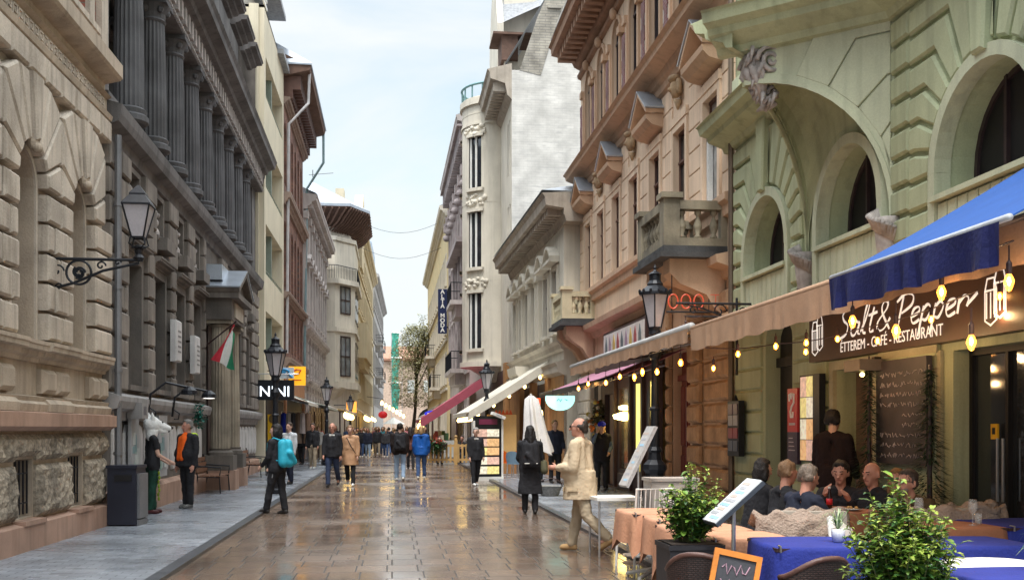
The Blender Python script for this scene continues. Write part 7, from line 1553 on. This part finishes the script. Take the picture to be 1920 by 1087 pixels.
b = MB(); b.box(-.16, -.125, -.015, .02, 0, .76); b.box(.125, .16, -.015, .02, 0, .76); b.box(-.125, .125, -.015, .02, .72, .76); b.box(-.125, .125, -.015, .02, 0, .04); b.build('frame', orw, t); b = MB(); b.box(-.125, .125, 0, .012, .04, .72); b.build('slate', mat('chalk_slate', (.05, .05, .06), .6), t); b = MB()
for k in range(5): b.tube([(-.09 + .18 * q / 9, -.004, .64 - k * .11 + .04 * sin(q * 2.3 + k)) for q in range(10)], .005, 4)
b.build('chalk_writing', mat('pink_chalk', (.48, .3, .38), .9), t); b = MB(); b.tube([(0, .02, .7), (0, .3, 0)], .012); b.build('prop', darkwood, t)
def planter(label, X, Y, w, h, sh, n, slabel, seed, z=None):
    z = (KZ if X > 3.06 else 0) if z is None else z; rr = random.Random(seed); t = thing('planter_box', label, 'planter', (X, Y, z)); b = MB(); b.box(-w / 2, w / 2, -w / 2, w / 2, 0, h); b.box(-w / 2 - .01, w / 2 + .01, -w / 2 - .01, w / 2 + .01, h - .04, h); b.build('box', mat('anthracite_planter', (.028, .027, .032), .5, .15, 4, .1, 30), t); b = MB(); b.box(-w / 2 + .02, w / 2 - .02, -w / 2 + .02, w / 2 - .02, h, h + .006); b.build('soil', mat('soil', (.03, .02, .015), 1), t)
    p = thing('shrub', slabel, 'shrub', (X, Y, z + h)); st = MB(); lf = MB(); stems = []
    for k in range(n):
        a = rr.uniform(0, 2 * pi); r = rr.uniform(.02, w * .55); H_ = sh * (rr.uniform(.4, .86) if k > 5 else rr.uniform(.9, 1.12)) * (1 - .35 * r / w); top = Vector((r * cos(a) * 1.25, r * sin(a) * 1.25, H_)); base = Vector((r * cos(a) * .3, r * sin(a) * .3, 0)); mid = base.lerp(top, .5) + Vector((rr.uniform(-.03, .03), rr.uniform(-.03, .03), 0)); st.tube([base, mid, top], [.006, .004, .002], 4); stems.append((base, mid, top))
    for base, mid, top in stems:
        m_ = int(34 * (top - base).length / .5)
        for q in range(m_):
            u = .12 + .88 * q / m_; p_ = (base.lerp(mid, u * 2) if u < .5 else mid.lerp(top, u * 2 - 1)); yl = u > .8 and rr.random() < .6; lf.mi = 1 if yl else (2 if rr.random() < .42 else 0)
            d = Vector((cos(q * 2.4 + base.x * 50), sin(q * 2.4 + base.x * 50), rr.uniform(-.15, .8))).normalized(); L_ = rr.choice((.045, .055, .065, .08, .1)) * rr.uniform(.85, 1.1) * (.8 if yl else 1); s = d.cross(Vector((0, 0, 1))).normalized(); dn = Vector((0, 0, -.014)); w_ = L_ * .27
            a0 = p_; a1 = p_ + d * L_ * .35; a2 = p_ + d * L_ * .75 + dn * .4; a3 = p_ + d * L_ + dn * 1.4
            lf.poly([a0, a1 + s * w_ + Vector((0, 0, .006)), a1]); lf.poly([a0, a1, a1 - s * w_ + Vector((0, 0, .006))]); lf.poly([a1, a1 + s * w_ + Vector((0, 0, .006)), a2 + s * w_ * .8 + Vector((0, 0, .004)), a2]); lf.poly([a1, a2, a2 - s * w_ * .8 + Vector((0, 0, .004)), a1 - s * w_ + Vector((0, 0, .006))]); lf.poly([a2, a2 + s * w_ * .8, a3]); lf.poly([a2, a3, a2 - s * w_ * .8])
    st.build('stems', mat('green_stem', (.12, .13, .05), .7), p); lf.build('foliage', leafm[:3], p, recalc=False)
planter('tall dark square planter box beside the terracotta tables', 2.42, 8.3, .44, .72, .62, 80, 'bushy green shrub in the dark planter left of the menu stand', 3)
planter('dark planter mostly below the picture edge under the big shrub', 2.95, 5.75, .5, .5, .92, 110, 'big bright green shrub with yellow tips nearest the camera', 8)
def spider(label, plabel, X, Y, z):
    t = thing('plant_pot', label, 'plant pot', (X, Y, z), 0, 'white pots on the tables'); b = MB(); b.lathe([(.038, 0), (.05, .05), (.055, .1), (.05, .1), (.045, .06)], (0, 0, 0), 18); b.build('pot', mat('white_glazed_pot', (.72, .73, .76), .25, .04), t, True); p = thing('spider_plant', plabel, 'plant', (X, Y, z + .09)); b = MB(); rr = random.Random(int(X * 100))
    for k in range(34):
        a = rr.uniform(0, 2 * pi); R_ = rr.uniform(.08, .2); hh = rr.uniform(.05, .14); pts = [Vector((R_ * u * cos(a), R_ * u * sin(a), hh * 4 * u * (1 - u * .78) - .05 * u * u)) for u in (0, .25, .5, .75, 1)]; s = Vector((-sin(a), cos(a), 0)); b.mi = k % 2
        for q, (p0, p1) in enumerate(zip(pts, pts[1:])): w0 = .006 * (1 - q / 4.2); w1 = .006 * (1 - (q + 1) / 4.2); b.poly([p0 + s * w0, p1 + s * w1, p1 - s * w1, p0 - s * w0])
    b.build('blades', [mat('spider_green', (.10, .22, .05), .45), mat('spider_pale', (.36, .46, .26), .45)], p)
spider('white pot with spider plant on the blue table left of the big shrub', 'spider plant in the white pot left of the big shrub', 3.36, 7.55, .748 + KZ)
spider('white pot with spider plant on the nearest blue table at the right edge', 'spider plant at the right edge above the nearest blue table', 3.92, 5.9, .748 + KZ)
fur = mat('grey_brown_fur', (.36, .28, .23), .95, .3, 9, 1.2, 45, fine=1)
def throw(label, X, Y, rz, w, h, z0=.42, name='fur_throw', m_=None, amp=.05):
    t = thing(name, label, 'fur throw' if name == 'fur_throw' else name, (X, Y, KZ), rz); b = MB(); n, k_ = 26, 16; rr = random.Random(int(X * 77 + Y * 31)); G = []
    for i in range(n + 1):
        row = []
        for j in range(k_ + 1):
            u, v = i / n, j / k_; nn = noise.noise(Vector((u * 5 + X, v * 5 + Y, 0))) * amp; y = -.12 + .14 * v ** 2 + nn; zz = z0 + h * sin(min(1, v * 1.25) * pi / 2) * (1 - .12 * sin(u * pi * 3 + X) ** 2) - (max(0, v - .8) * .6) + nn * .4; y += max(0, v - .8) * .5
            row.append(b.P(((u - .5) * w, y, zz)))
        G.append(row)
    for i in range(n):
        for j in range(k_): b.face((G[i][j], G[i + 1][j], G[i + 1][j + 1], G[i][j + 1]))
    o = b.build('pelt', m_ or fur, t, True); s = o.modifiers.new('s', 'SOLIDIFY'); s.thickness = .04; s.offset = -1
    return t
def armchair(label, X, Y, rz):
    t = thing('terrace_armchair', label, 'chair', (X, Y, KZ), rz, 'pale terrace armchairs'); b = MB(); b.box(-.3, .3, -.3, .3, .28, .42); b.build('seat', mat('beige_seat', (.42, .38, .33), .8), t); b = MB(); b.box(-.3, .3, .24, .32, .42, .84); b.build('backrest', mat('beige_seat', (.42, .38, .33)), t)
    for sx in (-1, 1):
        for sy in (-1, 1): b = MB(); b.tube([(.27 * sx, .27 * sy, .3), (.27 * sx, .27 * sy, 0)], .02); b.build('leg', darkwood, t)
armchair('pale armchair under the long fur throw behind the near menu stand', 3.95, 9.55, 2.9); throw('wide grey brown fur throw behind the near menu stand', 3.62, 9.1, -.1, .72, .42, .46); throw('grey brown fur throw on the seat of the grey haired man', 4.1, 9.9, .1, .8, .4, .44)
armchair('pale armchair under the fur throw right of the brown jacket', 5.45, 9.75, 3.1); throw('light fur throw right of the brown jacket', 5.3, 9.4, .05, .95, .44, .44); throw('fur throw beside the glass doors at the right', 5.75, 9.75, 0, .6, .42, .46)
t = thing('seat_cushion', 'square white cushion standing against the fur throw behind the blue table', 'cushion', (3.9, 8.65, .52), .5); b = MB(); b.box(-.17, .17, -.03, .03, 0, .36); o = b.build('cover', mat('white_cushion_cloth', (.72, .70, .68), .85, .06, 4, .3, 20), t, True); m_ = o.modifiers.new('b', 'BEVEL'); m_.width = .025; m_.segments = 3; o.rotation_euler = (radians(-24), radians(24), 0)
t = thing('long_cushion', 'long white cushion on the chair between the two right blue tables', 'cushion', (4.05, 6.75, .56), -.03); b = MB(); b.ball((0, 0, .1), 1, (.52, .24, .1), 28, 14); b.build('cover', MATS['white_cushion_cloth'], t, True)
t = thing('cushioned_chair', 'dark chair carrying the long white cushion between the right blue tables', 'chair', (4.05, 6.75, KZ)); b = MB(); b.box(-.5, .5, -.25, .25, .42, .52); b.build('seat', darkwood, t)
for sx in (-1, 1):
    for sy in (-1, 1): b = MB(); b.tube([(.45 * sx, .2 * sy, .42), (.45 * sx, .2 * sy, 0)], .02); b.build('leg', darkwood, t)
clear = mat('clear_glass', (.75, .78, .78), .03, 0, 1, 0, 1, spec=.9, alpha=.22, fine=0)
def wineglass(label, X, Y, z, k=1.0):
    t = thing('wine_glass', label, 'glass', (X, Y, z), 0, 'glasses on the terrace tables'); b = MB(); b.lathe([(.034 * k, 0), (.034 * k, .004), (.005, .008), (.004, .09 * k), (.02 * k, .1 * k), (.036 * k, .13 * k), (.038 * k, .16 * k), (.03 * k, .21 * k)], (0, 0, 0), 16); b.build('glass', clear, t, True)
TZ = KZ + .748
wineglass('wine glass in front of the woman with brown hair', 4.75, 8.95, TZ, 1.1); wineglass('wine glass in front of the brown jacket', 5.12, 8.7, TZ, 1.1); wineglass('wine glass at the left end of the shaded terracotta cloth by the grey haired man', 4.4, 10.6, TZ); wineglass('wine glass on the far terracotta table by the serving cabinet', 2.98, 11.2, .748); wineglass('second wine glass nearer the planter on the far terracotta table', 3.06, 11.25, .748)
t = thing('tumbler', 'low tumbler between the wine glasses at the right', 'tumbler', (5.2, 8.75, TZ)); b = MB(); b.lathe([(.03, 0), (.036, .1), (.033, .1), (.027, .01)], (0, 0, 0), 14); b.build('glass', clear, t, True); b = MB(); b.lathe([(.0, .012), (.027, .012), (.03, .05), (0, .05)], (0, 0, 0), 14); b.build('water', mat('water_in_glass', (.6, .65, .65), .05, 0, 1, 0, 1, alpha=.3, fine=0), t)
t = thing('bottle', 'small soda bottle with red label on the table of the seated men', 'bottle', (4.62, 10.6, TZ)); b = MB(); b.lathe([(.03, 0), (.032, .06), (.03, .12), (.012, .19), (.012, .22)], (0, 0, 0), 14); b.build('bottle_body', mat('dark_cola_glass', (.03, .012, .01), .1), t, True); b = MB(); b.lathe([(.0335, .05), (.0325, .115)], (0, 0, 0), 14); b.build('red_label', mat('label_red', (.6, .02, .03), .4), t, True); b = MB(); b.lathe([(.014, .22), (.014, .24)], (0, 0, 0), 12); b.build('cap', whitemetal, t)
t = thing('plate', 'small plate with snack on the table of the seated men', 'plate', (4.8, 10.45, TZ)); b = MB(); b.lathe([(.02, 0), (.09, .008), (.11, .018)], (0, 0, 0), 20); b.build('dish', whitemetal, t, True); b = MB()
for k in range(7): b.ball((RD.uniform(-.05, .05), RD.uniform(-.05, .05), .025), .02, seg=6, nr=4)
b.build('snack', mat('bread_brown', (.45, .25, .09), .8), t, True)
# people at the tables
sitter('grey haired man in dark jacket seated in profile at the bottle table', 4.12, 10.25, -72, navy, ('short', (.20, .16, .13)), 1, (0, 0), ((40, 8, 50), (40, 8, 50)), 12, fat=.4)
sitter('seated person with light brown hair half hidden behind the grey haired man', 4.3, 11.2, -80, black, ('short', (.22, .13, .07)), 1, (0, 0))
sitter('seated person with black hair and black jacket by the dark house door', 4.35, 12.1, -75, black, ('bob', (.012, .01, .01)), 0, (0, 0))
sitter('man holding his hand to his mouth, seated behind the red labelled bottle', 5.02, 11.2, 150, black, ('short', (.02, .015, .012)), 1, (-6, 2), ((42, 6, 105), (48, 10, 112)), 6)
sitter('bald man in black seated beside the man holding his chin', 5.2, 10.75, 118, black, ('none', (0, 0, 0)), 1, (-4, 0), ((30, 8, 50), (30, 8, 50)), 4)
sitter('woman with light brown hair seated behind the wine glass', 5.4, 10.55, 130, cloth('dark_grey_knit', (.05, .045, .05)), ('long', (.26, .14, .06)), 1, (10, -14), ((40, 8, 90), (40, 8, 90)), 10, 1.68)
P, K = sitter('man with short dark beard and glasses in olive brown jacket bent over the wine glasses', 5.28, 9.85, 112, cloth('olive_brown_jacket', (.075, .05, .025)), ('short', (.06, .045, .04)), 1, (4, -26), ((40, 8, 50), (40, 8, 50)), 20)
H = K['H']; b = MB()
for sd in (-1, 1): b.tube([H(sd * .034 + .022 * cos(a * .6), .112, .008 + .02 * sin(a * .6)) for a in range(12)], .003, 4); b.tube([H(sd * .056, .11, .012), H(sd * .088, .0, .015)], .003, 4)
b.build('glasses', blackiron, P); skinned('beard', [(H(-.045, .06, -.075), .026, H(0, .095, -.1), .028), (H(.045, .06, -.075), .026, H(0, .095, -.1), .028)], mat('grey_beard', (.18, .14, .12), .8, .3, 20), P, .01, 2)
person('person in dark maroon black jacket standing with back turned in the brown restaurant doorway', (5.72, 13.0), -50, 1.82, cloth('maroon_black_jacket', (.016, .009, .011)), black, None, 0, ('short', (.012, .01, .01)), ((3, 3), (-3, 3)), ((10, 10, 30), (10, 10, 30)), hem=.8, bulk=1.2)
def conifer(label, X, Y, H_, R_, seed):
    t = thing('decorated_fir', label, 'fir tree', (X, Y, KZ)); rr = random.Random(seed); b = MB(); b.tube([(0, 0, 0), (0, 0, H_)], [.04, .01], 6); b.build('trunk', darkwood, t); b = MB()
    for k in range(1500):
        u = rr.random(); z = H_ * (.08 + .9 * u); r = R_ * (1 - u) ** .8 * rr.uniform(.5, 1.05); a = rr.uniform(0, 6.28); d = Vector((cos(a), sin(a), rr.uniform(-.5, .2))); p = Vector((r * cos(a) * .8, r * sin(a) * .8, z)); s = Vector((-sin(a), cos(a), 0)) * .012; b.poly([p - s, p + s, p + d * .13])
    b.build('crown', leafm[3], t)
conifer('dark slim fir between chalkboard and glass doors', 5.8, 10.7, 2.3, .36, 1); conifer('dark slim fir in front of the brown restaurant door left of the chalkboard', 5.85, 12.25, 2.5, .3, 2)
t = thing('ceiling_heater', 'dark outdoor heater lamp on the wall over the chalkboard', 'heater', (5.95, 12.35, 2.42)); b = MB(); b.box(-.28, .02, -.22, .22, -.06, .08); b.build('casing', mat('grey_heater', (.14, .12, .11), .5, metal=.3), t); b = MB(); b.box(0, .12, -.04, .04, -.02, .12); b.build('arm', blackiron, t); b = MB(); b.ball((-.14, .0, -.1), .03); b.build('pilot_lamp', mat('lit_pilot', (1, .8, .25), .4, 0, 1, 0, 1, emit=5, fine=0), t, True)
t = thing('door_sticker', 'small yellow sticker on the restaurant glass door', 'sticker', (6.27, 10.22, 1.62)); b = MB(); b.box(-.02, 0, -.06, .06, -.08, .08); b.build('yellow_sheet', mat('sticker_yellow', (.75, .42, .02), .5), t); b = MB(); b.box(-.024, -.02, -.02, .03, -.03, .04); b.build('dark_symbol', blackiron, t)
# ================================================================== right pavement, middle distance
t = thing('parasol', 'closed white parasol hanging in folds beside the brown shop', 'parasol', (3.75, 28.0, KZ)); b = MB(); b.tube([(0, 0, 0), (0, 0, 2.55)], .03, 8); b.build('pole', whitemetal, t); b = MB(); n = 40; rows = []
for z, r in ((2.5, .05), (2.4, .16), (2.0, .22), (1.5, .28), (1.1, .36), (.95, .38)): rows.append([b.P((.12 * (2.5 - z) + r * (1 + .28 * sin(k * 6 * 2 * pi / n)) * cos(2 * pi * k / n), r * (1 + .28 * sin(k * 6 * 2 * pi / n)) * sin(2 * pi * k / n), z + .08 * sin(k * 3 * 2 * pi / n) * (z < 1.2))) for k in range(n)])
for r0, r1 in zip(rows, rows[1:]):
    for k in range(n): b.face((r0[k], r0[(k + 1) % n], r1[(k + 1) % n], r1[k]))
b.build('canopy', mat('white_canvas', (.72, .70, .69), .85, .06, 3, .2, 30), t, True); b = MB(); b.lathe([(.25, 0), (.25, .08), (.05, .1)], (0, 0, 0), 16); b.build('foot', blackiron, t)
t = thing('menu_board', 'tall free standing black menu board with lit rows of food pictures', 'menu board', (3.02, 33.0, 0), radians(12)); b = MB(); b.box(-.44, .44, -.08, .08, .12, 2.05); b.build('board', blackiron, t); b = MB(); b.box(.44, .5, -.1, .1, .0, 2.0); b.box(-.5, -.44, -.1, .1, .0, 1.9); b.box(-.5, .5, -.14, .14, 0, .12); b.build('white_frame', whitemetal, t); b = MB(); k = 0
for z in (1.5, 1.2, .92, .62, .32):
    for x in (-.24, .1, ): b.mi = (k * 2 + k // 3) % 4; b.box(x - .14, x + .26, -.095, -.08, z - .11, z + .13); k += 1
b.build('food_pictures', pm, t); b = MB(); b.box(-.3, .3, -.095, -.08, 1.78, 1.95); b.build('title_strip', mat('dark_magenta_strip', (.16, .02, .06), .5), t)
t = thing('paper_box', 'small white box leaning on top of the tall menu board', 'box', (3.35, 32.9, 2.0), .3); b = MB(); b.cbox((0, 0, .06), (.46, .18, .1), Matrix.Rotation(.35, 3, 'Y')); b.build('carton', whitemetal, t); b = MB(); b.cbox((0, -.092, .06), (.2, .004, .05), Matrix.Rotation(.35, 3, 'Y')); b.build('print', mat('print_grey', (.42, .42, .45)), t)
def pchair(label, X, Y, rz, m_):
    t = thing('plastic_chair', label, 'chair', (X, Y, KZ), rz, 'plastic chairs under the cream awning'); b = MB(); b.box(-.22, .22, -.2, .2, .43, .46); b.build('seat', m_, t); b = MB(); n = 8
    for k in range(n): a0 = pi * k / n; a1 = pi * (k + 1) / n; b.poly([(.23 * cos(a0), .2 - .06 * (1 - sin(a0)), .46), (.23 * cos(a1), .2 - .06 * (1 - sin(a1)), .46), (.23 * cos(a1), .24, .66 + .2 * sin(a1) ** .5), (.23 * cos(a0), .24, .66 + .2 * sin(a0) ** .5)])
    b.build('backrest', m_, t)
    for sx in (-1, 1):
        for sy in (-1, 1): b = MB(); b.tube([(.2 * sx, .18 * sy, .43), (.22 * sx, .21 * sy, 0)], .014); b.build('leg', steel, t)
orp = mat('orange_plastic', (.75, .13, .01), .4, .08); blp = mat('pale_blue_plastic', (.20, .30, .40), .4, .08)
pchair('pale blue plastic chair nearest the kerb under the cream awning', 4.05, 34.2, 2.6, blp); pchair('orange plastic chair behind the pale blue one', 4.35, 35.0, 2.7, orp); pchair('second orange plastic chair closer to the menu board', 3.85, 35.4, 2.5, orp)
t = thing('picket_fence', 'low pale wooden picket fence round the terrace in the middle distance', 'fence', (2.75, 47.5, 0)); b = MB(); rr = random.Random(2)
for z in (.18, .82): b.box(-1.45, 1.6, -.03, .03, z, z + .1)
for k in range(17): x = -1.4 + k * .18; b.box(x, x + .09, -.05, -.03, .1, .95)
b.build('pickets', pine, t)
for x in (-1.5, .15, 1.6): b = MB(); b.box(x - .07, x + .07, -.07, .07, 0, 1.15); b.lathe([(.07, 1.15), (.05, 1.22), (.08, 1.3), (.0, 1.36)], (x, 0, 0), 8); b.build('post', pine, t)
for i, x in enumerate((2.0, 3.9)):
    p = thing('flower_trough', ('trough with red flowers on the picket fence' if i == 0 else 'dark leafy trough at the right end of the picket fence'), 'flower trough', (x, 47.35, .95)); b = MB(); b.box(-.5, .5, -.1, .1, -.1, .05); b.build('trough', darkwood, p); b = MB(); fluff(b, (0, -.1, -.12), .34, 420, .11, rr, 1, 1.5, .6); b.build('foliage', leafm[2], p)
    if i == 0: b = MB(); fluff(b, (.0, -.1, .12), .12, 120, .08, rr, .6, 4, 1); b.build('flowers', mat('red_petals', (.6, .03, .02), .6), p)
person('person in black coat sitting behind the red flowers of the fenced terrace', (2.2, 48.6, 0), 180, 1.7, black, black, None, 0, ('long', (.03, .02, .02)), ((82, 88), (82, 88)), ((30, 10, 70), (30, 10, 70)), 4, hem=.9, seat=.5, vox=.022)
person('person in dark top sitting toward the right end of the fenced terrace', (3.3, 48.9, 0), 150, 1.72, black, black, None, 1, ('short', (.03, .02, .02)), ((82, 88), (82, 88)), ((30, 10, 70), (30, 10, 70)), 4, hem=.9, seat=.5, vox=.022)
t = thing('yellow_partition', 'pale yellow orange partition panel behind the tall menu board', 'partition', (4.1, 36.8, KZ)); b = MB(); b.box(-.75, .3, -.04, .04, .5, 2.1); b.build('panel', mat('yellow_orange_panel', (.62, .40, .16), .6, .08), t); b = MB(); b.box(-.75, .3, -.06, .06, 0, .5); b.build('plinth_board', wood, t)
b = MB()
for k in range(5): b.prism([(-.5 + k * .13, 2.1), (-.42 + k * .13, 2.28), (-.36 + k * .13, 2.1)], -.05, .05, True)
b.build('pennants', mat('pennant_red', (.5, .08, .02), .6), t)
t = thing('hanging_flowers', 'bunch of orange and white dried flowers hung outside the shop beside the oval sign', 'flowers', (5.85, 29.1, 1.9)); b = MB(); fluff(b, (0, 0, 0), .42, 260, .16, RD, 1.3, .5, .8); b.build('foliage', mat('olive_leaf', (.11, .11, .05), .7, .4), t); b = MB()
for k in range(26): b.mi = k % 3; b.ball((RD.uniform(-.3, 0), RD.uniform(-.4, .4), RD.uniform(-.5, .55)), RD.uniform(.04, .09), seg=7, nr=5)
b.build('blooms', [mat('bloom_orange', (.7, .2, .05), .7), mat('bloom_cream', (.62, .55, .42), .7), mat('bloom_yellow', (.65, .5, .12), .7)], t)
t = thing('wicker_basket', 'grey basket on the right pavement by the black coat', 'basket', (3.75, 24.6, KZ)); b = MB(); b.lathe([(.2, 0), (.3, .22), (.33, .24), (.28, .22), (.18, .02)], (0, 0, 0), 20); b.build('body', mat('grey_wicker', (.24, .24, .23), .8, .3, 20, .6, 40), t); b = MB(); b.tube([(.3 * cos(k * pi / 8), 0, .22 + .2 * sin(k * pi / 8)) for k in range(9)], .014); b.build('handle', darkwood, t)
t = thing('hanging_lamp', 'small red and amber hanging lamp below the brown shop awning', 'lamp', (4.3, 30.5, 2.05)); b = MB(); b.lathe([(.06, .25), (.07, .5)], (0, 0, 0), 10); b.build('red_shade', mat('red_glass', (.8, .08, .02), .3, 0, 1, 0, 1, emit=.8, fine=0), t); b = MB(); b.lathe([(.03, .2), (.13, .12), (.15, -.05), (.06, -.1)], (0, 0, 0), 12); b.build('amber_shade', lampglow, t, True); b = MB(); b.tube([(0, 0, .5), (0, 0, .9)], .01); b.build('cord', blackiron, t)

# ================================================================== street tree
t = thing('bare_street_tree', 'slender half bare tree with thin yellow green leaves at the far end of the street', 'tree', (2.2, 112, 0)); rr = random.Random(4); b = MB(); tips = []
def grow(p, d, ln, r, lv):
    n = 4; pts = [p]; dd = d.copy()
    for k in range(n): dd = (dd + Vector((rr.gauss(0, .09), rr.gauss(0, .09), .05))).normalized(); pts.append(pts[-1] + dd * ln / n)
    b.tube(pts, [r * (1 - .45 * k / n) for k in range(n + 1)], 6 if lv < 2 else 4)
    if lv >= 3: tips.append(pts); return
    for k in range(3 if lv else 7):
        u = rr.uniform(.35, 1); q = pts[min(n, int(u * n) + (1 if lv else 0))]; a = rr.uniform(0, 6.28); sp = .5 if lv else .42; grow(q, (dd + Vector((cos(a), sin(a), .15)) * sp).normalized(), ln * rr.uniform(.5, .72), r * .5, lv + 1)
b.tube([(0, 0, 0), (.1, 0, 2), (.25, .1, 3.4)], [.24, .2, .17], 8); grow(Vector((.25, .1, 3.3)), Vector((.06, 0, 1)), 5.4, .17, 0); b.build('trunk', mat('dark_bark', (.06, .05, .045), .9, .3, 6, .4, 20), t)
b = MB()
for pts in tips:
    for _ in range(34): k = rr.randrange(1, 5); fluff(b, pts[k], .5, 1, .24, rr)
for _ in range(5200): a = rr.uniform(0, 6.28); u = rr.random(); r = 3.0 * sqrt(rr.random()) * sin(pi * (.2 + .74 * u)) ** .7 ; fluff(b, (.3 + r * cos(a), r * sin(a), 4.0 + 8.6 * u), .4, 2, .19, rr)
b.build('crown', mat('autumn_leaf', (.40, .39, .22), .7, .35, 3, .1, 20), t)
for i, (x, y, w) in enumerate(((.2, 128, 1.4), (4.6, 100, 1.2))):
    t = thing('market_umbrella', ('pale market umbrella at the far end of the street left of the tree' if i == 0 else 'dull green umbrella at the far right terrace'), 'umbrella', (x, y, 0)); b = MB(); b.lathe([(w, 2.2), (.1, 3.0), (.0, 3.1)], (0, 0, 0), 8); b.build('canopy', mat('pale_umbrella' if i == 0 else 'grey_green_umbrella', (.5, .5, .47) if i == 0 else (.2, .27, .22), .8), t); b = MB(); b.tube([(0, 0, 0), (0, 0, 3)], .04); b.build('pole', whitemetal, t)
for i, (x, y) in enumerate(((-3.6, 62), (-3.3, 80), (3.0, 63))):
    t = thing('market_stall', ('dark souvenir stall below the yellow globe lights', 'second dark stall farther up the left side', 'pale drinks stall on the right past the fenced terrace')[i], 'stall', (x, y, 0)); b = MB(); b.box(-.7, .7, -3, 3, 0, .95); b.build('counter', darkwood if i < 2 else mat('pale_stall', (.5, .52, .5), .7), t); b = MB()
    for q in range(12): b.mi = q % 3; b.box(-.5 + .3 * (q % 3), -.3 + .3 * (q % 3), -2.8 + q * .45, -2.5 + q * .45, .95, 1.15 + .12 * (q % 4))
    b.build('goods', [mat('goods_red', (.4, .08, .06), .7), mat('goods_cream', (.5, .44, .34), .7), mat('goods_green', (.1, .2, .1), .7)], t); b = MB()
    for sx in (-.7, .7):
        for sy in (-3, 3): b.box(sx - .04, sx + .04, sy - .04, sy + .04, 0, 2.6)
    b.build('posts', darkwood, t)
for i, (z0, z1, y0) in enumerate(((17.2, 17.8, 78), (16.0, 16.4, 82))):
    t = thing('overhead_cable', ('upper' if i == 0 else 'lower') + ' of two thin cables crossing the sky over the far street', 'cable', (-2.9, y0, z0)); b = MB(); b.tube([(6.9 * k / 10, .3 * k, (z1 - z0) * k / 10 - 1.0 * sin(pi * k / 10)) for k in range(11)], .014, 4); b.build('wire', blackiron, t); b = MB(); b.ball((0, 0, 0), .05); b.build('anchor', blackiron, t)
bake()
